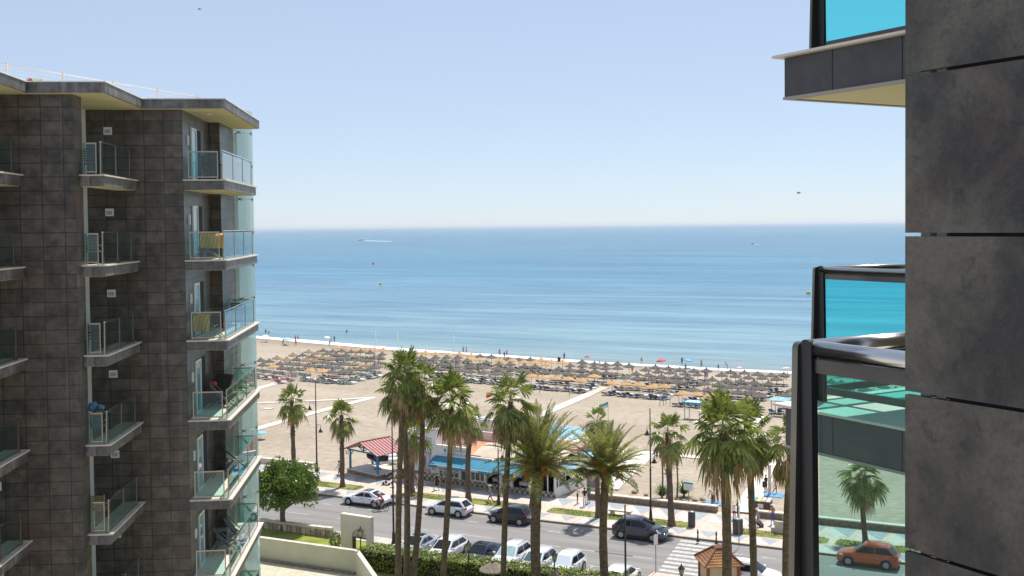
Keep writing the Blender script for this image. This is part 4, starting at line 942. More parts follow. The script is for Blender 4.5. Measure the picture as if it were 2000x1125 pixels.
M['teal'] = mat('teal sign paint', (.02, .30, .30), .5)
M['stained'] = tilemat('stained whitewashed brick', (.30, .22, .17), (.52, .44, .37), (.14, .10, .08), .5, 1.4, ms=.035, rough=.9, stain=.4, stainc=(.16, .11, .08))
M['plaster_warm'] = mat('warm plaster', (.62, .55, .48), .85, var=.06, scale=.7)
M['wood_dark'] = mat('dark wood', (.07, .045, .03), .7)
# ------------------------------------------------------------------ cars
def interp(tab, x):
    if x <= tab[0][0]: return tab[0][1:]
    for a, c in zip(tab, tab[1:]):
        if x <= c[0]:
            t = (x-a[0])/(c[0]-a[0]); return tuple(p+(q-p)*t for p, q in zip(a[1:], c[1:]))
    return tab[-1][1:]
SPEC = {  # L, W, H, belt, hood z, cabin: rear base, roof rear, roof front, windscreen base, deck z, wheel radius, wheelbase
 'hatch': dict(L=4.25, Wd=1.80, H=1.47, belt=.93, hood=.88, rb=-1.98, rr=-1.45, rf=.28, wb=1.15, deck=.96, wr=.325, wbs=2.65),
 'small': dict(L=3.95, Wd=1.75, H=1.52, belt=.95, hood=.92, rb=-1.86, rr=-1.38, rf=.35, wb=1.12, deck=.98, wr=.325, wbs=2.5),
 'suv': dict(L=4.5, Wd=1.88, H=1.68, belt=1.08, hood=1.04, rb=-2.1, rr=-1.55, rf=.25, wb=1.08, deck=1.12, wr=.37, wbs=2.7),
 'coupe': dict(L=4.72, Wd=1.85, H=1.39, belt=.90, hood=.86, rb=-2.02, rr=-.85, rf=.12, wb=1.05, deck=.98, wr=.345, wbs=2.83),
}
CARMESH = {}
def car_parts(kind):
    if kind in CARMESH: return CARMESH[kind]
    q = SPEC[kind]; L, Wd, H, belt = q['L'], q['Wd'], q['H'], q['belt']; hw = Wd/2; P = []
    prof = [(-L/2, .42, belt-.20, hw*.80), (-L/2+.06, .30, belt-.04, hw*.88), (-L/2+.25, .24, q['deck']-.02, hw*.96), (q['rb'], .22, q['deck'], hw*.985), (-L*.2, .2, belt+.01, hw), (0, .2, belt, hw), (q['wb']-.1, .2, belt-.02, hw), (q['wb']+.15, .2, q['hood']+.03, hw*.995), (L/2-.55, .21, q['hood']-.05, hw*.965), (L/2-.22, .22, q['hood']-.14, hw*.90), (L/2-.05, .28, q['hood']-.26, hw*.76), (L/2, .36, q['hood']-.36, hw*.66)]
    b = MB(); rings = []
    for x, zl, zt, w in prof:
        h = zt-zl
        half = [(0, zl), (w*.86, zl), (w*.955, zl+.07), (w*.985, zl+.3*h), (w, zl+.55*h), (w*.985, zl+.8*h), (w*.93, zt-.04), (w*.80, zt), (0, zt+.035)]
        pts = [(x, y, z) for y, z in half]+[(x, -y, z) for y, z in half[-2:0:-1]]
        rings.append([b.add(p) for p in pts])
    n = len(rings[0])
    for a, c in zip(rings, rings[1:]):
        for i in range(n): j = (i+1) % n; b.face((a[i], a[j], c[j], c[i]), 0, True)
    b.face(rings[0], 0); b.face(rings[-1][::-1], 0)
    # cabin shell
    wl0, wr0 = hw*.90, hw*.70; zb_ = belt-.03
    cs = [(q['rb'], zb_, hw*.84), (q['rr'], H-.05, hw*.66), ((q['rr']+q['rf'])/2, H, hw*.70), (q['rf'], H-.035, hw*.68), (q['wb'], zb_-.01, hw*.86)]
    base = [(q['rb'], hw*.84), (q['rr'], wl0), ((q['rr']+q['rf'])/2, hw*.93), (q['rf'], hw*.92), (q['wb'], hw*.86)]
    for sgn in (1, -1):
        for i in range(4):
            (x0, z0, w0), (x1, z1, w1) = cs[i], cs[i+1]; (bx0, bw0), (bx1, bw1) = base[i], base[i+1]
            pts = [(bx0, sgn*bw0, zb_), (bx1, sgn*bw1, zb_), (x1, sgn*w1, z1), (x0, sgn*w0, z0)]
            if i == 0: pts = [(bx0, sgn*bw0, zb_), (bx1, sgn*bw1, zb_), (x1, sgn*w1, z1)]
            if i == 3: pts = [(bx0, sgn*bw0, zb_), (bx1, sgn*bw1, zb_), (x0, sgn*w0, z0)]
            b.poly(pts if sgn < 0 else pts[::-1], 0, False)
    RO = []
    for x, z, w in cs:
        RO.append([b.add((x, w*t, z+.035*(1-t*t)*(1 if z > zb_+.1 else .3))) for t in (-1, -.6, 0, .6, 1)])
    for a, c in zip(RO, RO[1:]):
        for i in range(4): b.face((a[i], c[i], c[i+1], a[i+1]), 0, True)
    P.append(('body', b, 'paint'))
    def on(pa, pb, pc, pd, inset, off):   # glass quad inset in a face, proud by off
        c = (Vector(pa)+Vector(pb)+Vector(pc)+Vector(pd))/4; nn = (Vector(pb)-Vector(pa)).cross(Vector(pd)-Vector(pa)).normalized()*off
        return [Vector(p).lerp(c, inset)+nn for p in (pa, pb, pc, pd)]
    (x3, z3, w3), (x4, z4, w4) = cs[3], cs[4]
    def crown(p0, p1, p2, p3, name, mt, inset):
        g = MB(); pts = on(p0, p1, p2, p3, inset, .0); nn = (pts[1]-pts[0]).cross(pts[3]-pts[0]).normalized(); rows = []
        for r in range(4):
            row = []
            for k in range(5):
                t = k/4; v = r/3; p = pts[0].lerp(pts[1], t).lerp(pts[3].lerp(pts[2], t), v); row.append(g.add(p+nn*(.012+.034*(1-(2*t-1)**2))))
            rows.append(row)
        for a, c in zip(rows, rows[1:]):
            for k in range(4): g.face((a[k], a[k+1], c[k+1], c[k]), 0, True)
        P.append((name, g, mt))
    crown((x4, -w4, z4), (x4, w4, z4), (x3, w3, z3), (x3, -w3, z3), 'windscreen', 'glass', .09)
    (x0, z0, w0), (x1, z1, w1) = cs[0], cs[1]
    crown((x0, w0, z0), (x0, -w0, z0), (x1, -w1, z1), (x1, w1, z1), 'rear_window', 'glass', .16)
    for sgn in (1, -1):
        xm = (q['rr']+q['rf'])/2+.1
        def side(xa, za): # point on side plane at x,z
            t = (za-zb_)/(H-zb_); w = hw*.925+(hw*.69-hw*.925)*t; return Vector((xa, sgn*(w+.012), za))
        zt, zl = H-.13, belt+.035
        fr_low = q['wb']-.22; fr_top = q['rf']-.0
        polys = [[side(xm+.03, zl), side(fr_low, zl), side(fr_top-.05, zt), side(xm+.03, zt)], [side(q['rr']+.02-.35, zl), side(xm-.03, zl), side(xm-.03, zt), side(q['rr']+.12, zt)]]
        for pl in polys:
            g = MB(); g.poly(pl if sgn < 0 else pl[::-1]); P.append(('side_window', g, 'glass'))
        g = MB(); g.box(q['wb']-.32, sgn*(hw+.02) if sgn > 0 else -(hw+.18), belt-.0, q['wb']-.16, (hw+.18) if sgn > 0 else -(hw+.02), belt+.13); P.append(('wing_mirror', g, 'paint'))
        g = MB(); zz = q['hood']-.24; x = L/2-.30
        g.hexa([(x-.12, sgn*hw*.70, zz-.03), (x+.19, sgn*hw*.62, zz-.05), (x+.10, sgn*hw*.90, zz-.05), (x-.18, sgn*hw*.955, zz-.02), (x-.14, sgn*hw*.70, zz+.11), (x+.14, sgn*hw*.62, zz+.05), (x+.06, sgn*hw*.89, zz+.06), (x-.22, sgn*hw*.945, zz+.10)]); P.append(('headlight', g, 'head'))
        g = MB(); x = -L/2; zz = belt-.16
        g.hexa([(x+.005, sgn*hw*.60, zz), (x+.03, sgn*hw*.90, zz), (x+.34, sgn*hw*.985, zz+.03), (x+.3, sgn*hw*.60, zz), (x+.02, sgn*hw*.60, zz+.13), (x+.05, sgn*hw*.89, zz+.13), (x+.40, sgn*hw*.98, zz+.13), (x+.3, sgn*hw*.60, zz+.13)]); P.append(('tail_light', g, 'tail'))
        g = MB(); g.box(-q['wbs']/2+q['wr']+.06, sgn*(hw*.975)-.012, .22, q['wbs']/2-q['wr']-.06, sgn*(hw*.975)+.012, .33)
        for dx in (xm, q['wb']-.12): g.box(dx-.006, sgn*(hw)-.008, .36, dx+.006, sgn*(hw)+.0015, belt-.1)
        for dx in (xm+.12, xm-.75): g.box(dx, sgn*(hw)-.01, belt-.16, dx+.16, sgn*(hw)+.016, belt-.125)
        P.append(('side_trim', g, 'trim'))
        for wx in (-q['wbs']/2-.03, q['wbs']/2+.0):
            yy = sgn*(hw-.10)
            a = MB(); a.lathe([(.0001, -.11), (q['wr']+.065, -.11), (q['wr']+.065, .104), (.0001, .104)], n=22); a.xf(Matrix.Translation((wx, yy, q['wr'])) @ Matrix.Rotation(-sgn*PI/2, 4, 'X')); P.append(('wheel_arch', a, 'trim'))
            g = MB(); g.lathe([(.20, -.1), (q['wr']*.96, -.1), (q['wr'], -.06), (q['wr'], .08), (q['wr']*.95, .118), (.215, .122), (.20, .11)], n=22); g.xf(Matrix.Translation((wx, yy, q['wr'])) @ Matrix.Rotation(-sgn*PI/2, 4, 'X'))
            r = MB(); r.lathe([(.0001, .114), (.05, .122), (.052, .116)], n=10); r.lathe([(.19, .10), (.212, .124), (.22, .122)], n=20)
            for k in range(5):
                a0 = k*2*PI/5
                for da in (-.16, .16):
                    c_, s_ = math.cos(a0+da), math.sin(a0+da); c2, s2 = math.cos(a0+da*.9), math.sin(a0+da*.9); t_ = .010
                    r.poly([(.04*c2+t_*s2, .04*s2-t_*c2, .118), (.205*c_+t_*s_, .205*s_-t_*c_, .121), (.205*c_-t_*s_, .205*s_+t_*c_, .121), (.04*c2-t_*s2, .04*s2+t_*c2, .118)])
            r.xf(Matrix.Translation((wx, yy, q['wr'])) @ Matrix.Rotation(-sgn*PI/2, 4, 'X'))
            P.append(('wheel', g, 'tyre', r))
    g = MB(); g.box(L/2-.10, -hw*.55, .30, L/2+.012, hw*.55, .44); g.box(L/2-.07, -hw*.42, q['hood']-.42, L/2+.010, hw*.42, q['hood']-.33); g.box(-L/2-.012, -hw*.68, .28, -L/2+.16, hw*.68, .42)
    P.append(('bumper_trim', g, 'trim'))
    g = MB(); g.box(L/2+.011, -.26, .46, L/2+.02, .26, .57); P.append(('number_plate', g, 'plate'))
    g = MB(); g.box(-L/2-.03, -.26, .58, -L/2-.013, .26, .69); g.box(-L/2-.013, -.2, .6, -L/2+.02, .2, .66); P.append(('number_plate', g, 'plate'))
    if kind == 'suv':
        g = MB()
        for sgn in (1, -1): g.tube([(q['rr']+.1, sgn*hw*.62, H+.05), (q['rf']-.1, sgn*hw*.62, H+.05)], .02, 5)
        P.append(('roof_rail', g, 'trim'))
    CARMESH[kind] = P; return P
CARM = {}
def car(name, label, kind, paint, p, fwd, wind=None, roof=None, group=None):
    o = thing(name, label, 'car', (p.x, p.y, 0.004), math.atan2(fwd.y, fwd.x), group)
    ms = {'paint': M[paint], 'glass': M['car_glass'], 'trim': M['trim'], 'head': M['head_lens'], 'tail': M['red_lens'], 'tyre': M['tyre'], 'plate': M['white']}
    for e in car_parts(kind):
        key = (kind, id(e[1]), paint, wind if e[0] == 'windscreen' else None)
        mt = M[wind] if (wind and e[0] == 'windscreen') else ms[e[2]]
        if key in CARM:
            src, sub = CARM[key]; w_ = src.copy(); COL.objects.link(w_); w_.parent = o
            if sub: s2 = sub.copy(); COL.objects.link(s2); s2.parent = w_
        else:
            w_ = e[1].build(e[0], mt, o); sub = None
            if len(e) > 3: sub = e[3].build('rim', M['rim'], w_)
            CARM[key] = (w_, sub)
    if roof:
        q = SPEC[kind]; b = MB(); x0, x1 = q['rr']+.15, q['rf']-.1; b.hexa([(x0, -q['Wd']*.27, q['H']+.018), (x1, -q['Wd']*.26, q['H']+.01), (x1, q['Wd']*.26, q['H']+.01), (x0, q['Wd']*.27, q['H']+.018), (x0, -q['Wd']*.26, q['H']+.034), (x1, -q['Wd']*.25, q['H']+.024), (x1, q['Wd']*.25, q['H']+.024), (x0, q['Wd']*.26, q['H']+.034)]); b.build('sunroof', M['car_glass'], o)
    return o
def side_on(pr, pf, n_off):               # from wheel contacts of the near side: rear, front
    return
def scar(name, label, kind, paint, s, n, sgn, **k): return car(name, label, kind, paint, W(s, n), S*sgn, **k)
GF = 'cars parked along the promenade kerb'; GN = 'cars parked nose in behind the hedge'
M['shade_teal'] = mat('silver sun shade behind glass', (.36, .50, .52), .25, var=.15, scale=4); M['shade_blue'] = mat('white and blue sun shade', (.62, .70, .78), .3)
M['teal_glass'] = mat('reflective windscreen', (.06, .12, .14), .06, spec=.9)
scar('parked_car', 'low white coupe parked beside the cyclist', 'coupe', 'p_white', -16.9, -1.15, -1, group=GF, roof=True)
scar('parked_car', 'white hatchback parked alongside the promenade in front of the restaurant', 'hatch', 'p_white', -8.0, -1.1, -1, group=GF)
scar('parked_car', 'black small hatchback with red tail lights parked at the promenade kerb', 'small', 'p_black', -1.8, -1.25, -1, group=GF)
scar('parked_car', 'dark grey family car parked facing the zebra crossing', 'suv', 'p_grey', 10.25, -1.35, 1, group=GF)
scar('parked_car', 'copper orange crossover seen through the teal balcony glass', 'suv', 'p_orange', 28.4, -1.2, -1, group=GF)
scar('parked_car', 'white car mostly hidden behind the round street tree', 'hatch', 'p_white', -25.2, -1.15, -1, group=GF)
for i, (s, lab, kind, pt, wnd) in enumerate([(-4.6, 'white car with dark blue roof, leftmost nose in car behind the hedge', 'coupe', 'p_silver', None), (-1.85, 'white saloon with dark windscreen, second nose in car from the left', 'hatch', 'p_white', None),
        (1.15, 'dark navy car parked nose in between two white cars', 'coupe', 'p_blue', None), (3.75, 'tall white car with a silvery sun shade in its windscreen', 'suv', 'p_white', 'shade_teal'),
        (5.95, 'white car half hidden by the thick date palm trunk', 'hatch', 'p_white', 'teal_glass'), (8.35, 'white hatchback with a blue marked sun shade in its windscreen', 'small', 'p_white', 'shade_blue')]):
    car('parked_car', lab, kind, pt, W(s, -12.45), N*-1, wind=wnd, group=GN, roof=(i in (0, 2)))
car('parked_car', 'white hatchback parked with its rear towards the hedge near the kiosk', 'hatch', 'p_white', W(12.95, -13.2), N, group=GN)
car('white_off_roader', 'white off roader behind the tiled kiosk', 'suv', 'p_white', W(21.3, -9.2), S, group=None)
car('white_car', 'white car low at the frame edge in front of the off roader', 'hatch', 'p_white', W(24.2, -13.4), S*-1, wind='teal_glass')
# dark roofs and shade motif
q = SPEC['coupe']; 
# ------------------------------------------------------------------ lamps, posts, bins
def bell(b, c, sc_=1.0, m=0):
    b.lathe([(.02, .62), (.03, .40), (.05, .36), (.07, .26), (.13, .18), (.17, .06), (.27, -.02), (.27, -.05), (.02, -.03)], c, 14, m)
def tall_lamp(label, p, h, arms, grp='tall bell lamp posts', rot=SROT):
    o = thing('street_lamp', label, 'street lamp', p, rot, grp)
    b = MB(); b.lathe([(.20, 0), (.20, .15), (.15, .25), (.13, .8), (.10, 1.0)], n=10); b.tube([(0, 0, .9), (0, 0, h*.45), (0, 0, h)], [.09, .075, .045], 8); b.lathe([(.085, h*.45), (.11, h*.45+.05), (.08, h*.45+.1)], n=8); b.build('pole', M['pole_brown'], o)
    for dx, z in arms:
        a = MB(); a.tube([(0, 0, z+.62), (dx*.35, 0, z+.78), (dx, 0, z+.74), (dx, 0, z+.55)], .022, 5); a.tube([(0, 0, z+.35), (dx*.6, 0, z+.70)], .015, 4); a.build('arm', M['pole_brown'], o)
        a = MB(); bell(a, (dx, 0, z)); a.build('lamp_shade', M['lamp_black'], o)
        a = MB(); a.sphere((dx, 0, z-.02), .12, 8); a.build('bulb_cover', M['plaster'], o)
    return o
tall_lamp('tall lamp post with two bell lamps beside the street tree', G(619, 921, .12), 9.7, [(-.8, 6.6), (.55, 4.3)])
tall_lamp('tall lamp post with two bell lamps rising behind the dark grey car', G(1271, 1018, .12), 9.9, [(-.28, 7.6), (.35, 5.2)])
tall_lamp('slim lamp post with one bell lamp in front of the restaurant', G(974, 986, .12), 5.3, [(.42, 4.35)])
tall_lamp('tall slender black pole with no visible lamp by the three palm trunks', G(769, 1062), 10.2, [])
p = D(1219, 986, 62); tall_lamp('near lamp post with one bell lamp overlapping the dark grey car', Vector((p.x+.05, 62, 0)), p.z, [(-.2, p.z-1.35)])
def lantern(label, px, py, d):
    q = D(px, py, d); o = thing('garden_lantern', label, 'lantern', (q.x, d, 0), .3, 'wrought iron garden lanterns'); h = q.z-.45
    b = MB(); b.lathe([(.12, 0), (.10, .2), (.05, .4), (.045, h-.15), (.09, h-.05), (.03, h)], n=8); b.build('post', M['lamp_black'], o)
    b = MB()
    for k in range(6):
        a0 = k*PI/3; b.tube([(.12*math.cos(a0), .12*math.sin(a0), h), (.21*math.cos(a0), .21*math.sin(a0), h+.42)], .014, 4)
    b.lathe([(.26, h+.42), (.26, h+.45), (.18, h+.52), (.08, h+.60), (.05, h+.66), (.06, h+.7), (.012, h+.76), (.005, h+.9)], n=6, sm=False); b.lathe([(.13, h-.02), (.13, h+.01)], n=6); b.build('cage', M['lamp_black'], o)
    b = MB(); b.lathe([(.115, h+.01), (.20, h+.42)], n=6, sm=False); b.build('glass_pane', M['lantern_glass'], o)
M['lantern_glass'] = mat('smoked lantern glass', (.42, .36, .26), .25)
lantern('garden lantern in front of the arched gate wall', 704, 1036, 82); lantern('garden lantern beside the dark navy car', 915, 1063, 79); lantern('garden lantern in front of the car with the blue sun shade', 1083, 1083, 76.5); lantern('garden lantern left of the tiled kiosk', 1331, 1110, 74)
def bin_(label, p, r=.34, h=1.15):
    o = thing('litter_bin', label, 'litter bin', p); b = MB(); b.lathe([(r*.9, 0), (r, .05), (r, h), (r*.9, h+.03), (r*.85, h-.05)], n=16)
    for k in range(16): a = k*PI/8; b.box(r*math.cos(a)-.012, r*math.sin(a)-.012, .06, r*math.cos(a)+.012, r*math.sin(a)+.012, h-.02)
    b.build('drum', M['bin'], o); b = MB(); b.lathe([(r*.98, h+.02), (r*.7, h+.10), (.02, h+.12)], n=16); b.build('rim_lid', M['alu'], o)
M['bin'] = mat('grey slatted bin', (.075, .07, .068), .6)
bin_('slim grey litter bin beside the zebra crossing paving', G(1351, 1029, .12), .30, 1.25); bin_('wider grey litter bin behind the white signpost', G(1441, 1042, .12), .42, 1.2)
def bollard(label, p):
    o = thing('bollard', label, 'bollard', p, 0, 'dark bollards at the zebra crossing'); b = MB(); b.lathe([(.14, 0), (.14, .06), (.07, .14), (.055, .7), (.08, .74), (.055, .78), (.06, .95), (.02, 1.02)], n=10); b.build('shaft', M['pole_brown'], o)
    b = MB(); b.lathe([(.085, .70), (.09, .75), (.085, .8)], n=10); b.build('collar', M['trim'], o)
bollard('left dark bollard at the end of the zebra crossing', G(1363, 1058, .12)); bollard('right dark bollard at the end of the zebra crossing', G(1399, 1062, .12))
def sign_post(label, p, h, w, hh, back=True):
    o = thing('road_sign', label, 'road sign', p, .25); b = MB(); b.tube([(0, 0, 0), (0, 0, h)], .035, 6); b.build('post', M['alu'], o)
    b = MB(); b.box(-w/2, -.05, h-hh, w/2, -.036, h); b.build('sign_plate', M['white'], o); b = MB(); b.box(-w/2*.5, -.035, h-hh*.75, w/2*.5, -.034+.02, h-hh*.7); b.build('clamp', M['alu'], o)
sign_post('blank backed white road sign beside the zebra crossing', G(1281, 1119), 2.9, .32, .75); sign_post('white signpost in front of the wider litter bin', G(1443.5, 1067, .12), 3.3, .12, .9)
# beach notice board
g = GB(1345, 988); o = thing('beach_notice', 'white beach notice with a teal header on a single post', 'sign', g, SROT-.15)
b = MB(); b.tube([(0, 0, -.2), (0, 0, 2.1)], .04, 6); b.build('post', M['alu'], o)
b = MB(); b.box(-.46, -.05, 1.45, .46, -.0, 2.2); b.build('board', M['white'], o); b = MB(); b.box(-.46, -.056, 2.02, .46, -.0505, 2.2); b.build('header', M['teal'], o)
b = MB()
for i in range(4): b.box(-.38, -.054, 1.55+.1*i, .34-.1*(i % 2), -.0505, 1.575+.1*i)
b.build('text_line', M['grille'], o)
M_teal = None
# benches
def bench(label, p, l, solid=False):
    o = thing('stone_bench', label, 'bench', p, SROT)
    if solid:
        b = MB(); b.box(-l/2, -.35, 0, l/2, .35, .45); b.build('seat', M['stone_cap'], o); b = MB(); b.box(-l/2+.3, -.33, .453, l/2, -.15, 1.0); b.build('backrest', M['stone_cap'], o)
    else:
        b = MB(); b.box(-l/2, -.25, .38, l/2, .25, .5); b.build('seat', M['stone_cap'], o)
        for x in (-l*.36, l*.36): b = MB(); b.box(x-.15, -.2, 0, x+.15, .2, .378); b.build('leg', M['stone_cap'], o)
bench('long pale stone bench beside the fan palm on the verge', G(1212, 1007, .12), 2.1); bench('solid pale stone bench at the right edge where a person sits', G(1533, 1041, .12), 2.2, True)
# low walls
def stone_wall(name, label, s0, s1, n0, n1, h, m1='stone', z=.12):
    o = thing(name, label, 'wall', W(s0, n0), SROT); b = MB(); b.box(0, 0, -.2, s1-s0, n1-n0, z+h-.1); b.build('masonry', M[m1], o)
    b = MB(); b.box(-.03, -.05, z+h-.098, s1-s0+.03, n1-n0+.05, z+h); b.build('capping', M['stone_cap'], o); return o
stone_wall('low_stone_wall', 'low brown stone wall with pale capping between beach and promenade', 1.6, 14.0, 8.45, 8.95, .62)
stone_wall('low_stone_wall', 'low stone wall with pale capping behind the shirtless man', 17.7, 80, 8.3, 8.8, .62)
stone_wall('low_stone_wall', 'low pale stone wall behind the broadleaf tree beside the beach', -70, -30.4, 8.9, 9.4, .62, 'stone_cap')
o = thing('garden_wall', 'low whitewashed brick wall with worn capping along the lawn', 'wall', W(-34, -11.75), SROT); b = MB(); b.box(0, 0, -.1, 20.6, .35, .62); b.build('masonry', M['stained'], o)
b = MB(); x = 0.0; i = 0
while x < 20.2: b.box(x+.02, -.04, .622, min(20.6, x+.98), .39, .80+.02*(i % 3)); x += 1.0; i += 1
b.build('capping', M['stone_cap'], o)
# cream boundary wall (bends towards the viewer)
M['cream'] = mat('cream wall paint', (.50, .49, .33), .85, var=.10, scale=.5)
o = thing('boundary_wall', 'smooth cream boundary wall bending round the terrace', 'wall', G(511, 1093))
def wseg(b, p, q, h, t, z0=0):
    p = Vector(p); q = Vector(q); d = (q-p).normalized(); n_ = Vector((-d.y, d.x, 0))*t
    b.hexa([(p.x, p.y, z0), (q.x, q.y, z0), (q.x+n_.x, q.y+n_.y, z0), (p.x+n_.x, p.y+n_.y, z0), (p.x, p.y, h), (q.x, q.y, h), (q.x+n_.x, q.y+n_.y, h), (p.x+n_.x, p.y+n_.y, h)])
O_ = Vector(o.location); pa, pb, pc = G(440, 1083)-O_, G(694, 1121)-O_, D(752, 1180, 72); pc = Vector((pc.x, 72, 0))-O_
b = MB(); wseg(b, pa, pb, 1.7, .25); wseg(b, pb+(pc-pb).normalized()*.02, pc, 1.698, .25); b.build('wall', M['cream'], o)
b = MB(); wseg(b, pa-Vector((0, .05, 0)), pb-Vector((0, .05, 0)), 1.78, .35, 1.703); wseg(b, pb+(pc-pb).normalized()*.0, pc, 1.775, .33, 1.701); b.build('capping', M['stone_cap'], o)
b = MB()
for px in (568, 686):
    q = G(px, 1072+(px-568)*.155, 1.05)-O_; b.box(q.x-.05, q.y-.10, .92, q.x+.05, q.y-.0, 1.3)
b.build('wall_lamp', M['lamp_black'], o)
b = MB(); wseg(b, pa-Vector((0, .45, 0)), pb-Vector((.1, .40, 0)), .18, .3, .03); b.build('skirting', M['stone'], o)
# arched gate wall
g0, g1 = G(666, 1079), G(724, 1089); d = (g1-g0); d.z = 0; rz = math.atan2(d.y, d.x); wd = d.length
o = thing('gate_wall', 'tall pale gate wall with a fan shaped window above its opening', 'gate', g0, rz)
hgt = 3.15; cx = wd*.62; ow = wd*.24; b = MB()
b.box(0, 0, 0, cx-ow, .45, hgt); b.box(cx+ow, 0, 0, wd, .45, hgt); b.box(cx-ow, 0, 1.95, cx+ow, .45, hgt) if False else None
k = 14; arc = [(cx-ow*math.cos(PI*i/k), 1.45+ow*.95*math.sin(PI*i/k)) for i in range(k+1)]
for (x0, z0), (x1, z1) in zip(arc, arc[1:]): b.hexa([(x0, 0, z0), (x1, 0, z1), (x1, .45, z1), (x0, .45, z0), (x0, 0, hgt), (x1, 0, hgt), (x1, .45, hgt), (x0, .45, hgt)])
b.build('wall', M['plaster_warm'], o)
b = MB()
for i in range(1, 8): a = PI*i/8; b.tube([(cx-.12*math.cos(a), .2, 1.47+.12*math.sin(a)), (cx-ow*.97*math.cos(a), .2, 1.46+ow*.92*math.sin(a))], .022, 4)
b.box(cx-ow+.003, .15, 1.40, cx+ow-.003, .25, 1.48); b.lathe([(.001, -.03), (.13, -.03), (.13, .03), (.001, .03)], n=14); b.build('fan_window', M['cream_stone'], o) if False else None
b2 = MB()
for i in range(1, 8): a = PI*i/8; b2.tube([(cx-.12*math.cos(a), .06, 1.47+.12*math.sin(a)), (cx-ow*.96*math.cos(a), .06, 1.46+ow*.90*math.sin(a))], .022, 4)
b2.box(cx-ow+.003, .04, 1.40, cx+ow-.003, .25, 1.48); b2.build('fan_ray', M['grille'], o)
b2 = MB(); b2.poly([(cx-ow*.99*math.cos(PI*i/k), .10, 1.46+ow*.93*math.sin(PI*i/k)) for i in range(k+1)][::-1]); b2.build('fan_panel', M['cream_stone'], o)
b2 = MB(); b2.box(cx-ow+.01, .1, 0, cx-ow+.14, .35, 1.395); b2.box(cx-ow+.142, .17, 1.30, cx+ow-.01, .28, 1.395); b2.build('gate_frame', M['wood_dark'], o)
# straw parasols in the garden
def straw(name, label, p, r, h, m, group=None, tilt=0):
    o = thing(name, label, 'parasol', p, 0, group); b = MB(); b.tube([(0, 0, -.2), (0, 0, h)], .05, 6); b.build('pole', M['pole_wood'], o)
    b = MB(); b.lathe([(r, h-.55), (r*.98, h-.47), (r*.55, h-.22), (.22, h-.03), (.14, h+.02), (.12, h+.14), (.02, h+.16)], n=26, wob=.015, sm=False); b.lathe([(r*.97, h-.55), (.1, h-.15)], n=26); b.build('canopy', m, o); return o
p = D(963, 1101, 75); straw('straw_parasol', 'large grey straw parasol in the garden below the hedge', Vector((p.x, 75, 0)), .98, p.z+.1, M['straw_grey'])
p = D(1083, 1120, 73); straw('straw_parasol', 'grey straw parasol just showing at the bottom frame edge', Vector((p.x, 73, 0)), .8, p.z, M['straw_grey'])
M['sky_paint2'] = mat('turquoise lettering', (.05, .35, .52), .5)
M['mural_frame'] = mat('lilac tile border', (.32, .30, .42), .5, var=.2, scale=6)
M['mural'] = mat('mural tiles', (.62, .60, .66), .4, var=.25, scale=3, col2=(.50, .44, .52))
M['red_roof'] = mat('red sheet roof', (.36, .115, .12), .55, var=.12, scale=1.5); M['red_dark'] = mat('dark red rib', (.22, .03, .04), .5)
M['boat_wood'] = mat('weathered boat wood', (.055, .042, .032), .8, var=.3, scale=4)
M['sandstone'] = mat('tan stone', (.34, .25, .14), .9, var=.5, scale=2.5, bump=.5)
M['pale_blue'] = mat('pale blue hull', (.42, .55, .66), .5)
M['roof_tile'] = mat('mossy roof tile', (.22, .10, .065), .85, scale=1.1, var=.2, col2=(.42, .22, .06))
M['roof_brown'] = mat('brown ridge tile', (.20, .085, .055), .85, var=.2, scale=3)
M['slat'] = mat('cream slat', (.58, .48, .30), .75, var=.08, scale=2); M['red_wood'] = mat('red brown timber', (.22, .07, .04), .7)
M['mat_blue'] = mat('blue rubber mat', (.08, .27, .52), .8, var=.25, scale=2); M['brown_wood'] = mat('brown slats', (.16, .075, .04), .75, var=.2, scale=3)
# ------------------------------------------------------------------ restaurant
M['check'] = tilemat('checker tile', (.50, .47, .40), (.10, .09, .075), (.30, .28, .25), .34, .34, ms=.0, rough=.5, stain=0)
ct = M['check'].node_tree
brn = [n for n in ct.nodes if n.type == 'TEX_BRICK'][0]; ck = ct.nodes.new('ShaderNodeTexChecker'); ck.inputs['Scale'].default_value = 3.4; ck.inputs[1].default_value = (.56, .50, .38, 1); ck.inputs[2].default_value = (.13, .115, .09, 1)
uvn = [n for n in ct.nodes if n.type == 'TEX_COORD'][0]; ct.links.new(uvn.outputs['UV'], ck.inputs[0])
for l in list(ct.links):
    if l.from_node == brn and l.from_socket.name == 'Color': ct.links.new(ck.outputs[0], l.to_socket)
M['awning'] = mat('blue awning cloth', (.04, .235, .36), .8, var=.1, scale=1.2); M['awn2'] = mat('blue canopy cloth', (.20, .40, .52), .8, var=.3, scale=1.4, stretch=(1, .15, 1))
M['terra'] = mat('terracotta floor', (.50, .23, .12), .85, var=.2, scale=2); M['pinkroof'] = mat('pink brown roof', (.36, .20, .16), .8, var=.1, scale=1)
M['tarp'] = mat('beige roof cloth', (.56, .46, .36), .9, var=.12, scale=.8, bump=.3); M['wall_pale'] = mat('pale pink render', (.74, .66, .66), .85, var=.06, scale=.7)
M['lblue'] = mat('pale blue line paint', (.10, .26, .42), .6)
PL, PR = G(793, 931, .12), G(1085, 973, .12)
xd = (PR-PL); RL = xd.length; xd.normalize(); RZ = math.atan2(xd.y, xd.x)
rest = thing('restaurant', 'white beach restaurant with blue awnings and a tiled plinth', 'restaurant', PL, RZ)
RV = lambda x, y, z=0: PL+xd*x+Vector((-xd.y, xd.x, 0))*y+Vector((0, 0, z))
H1 = 3.55
b = MB()
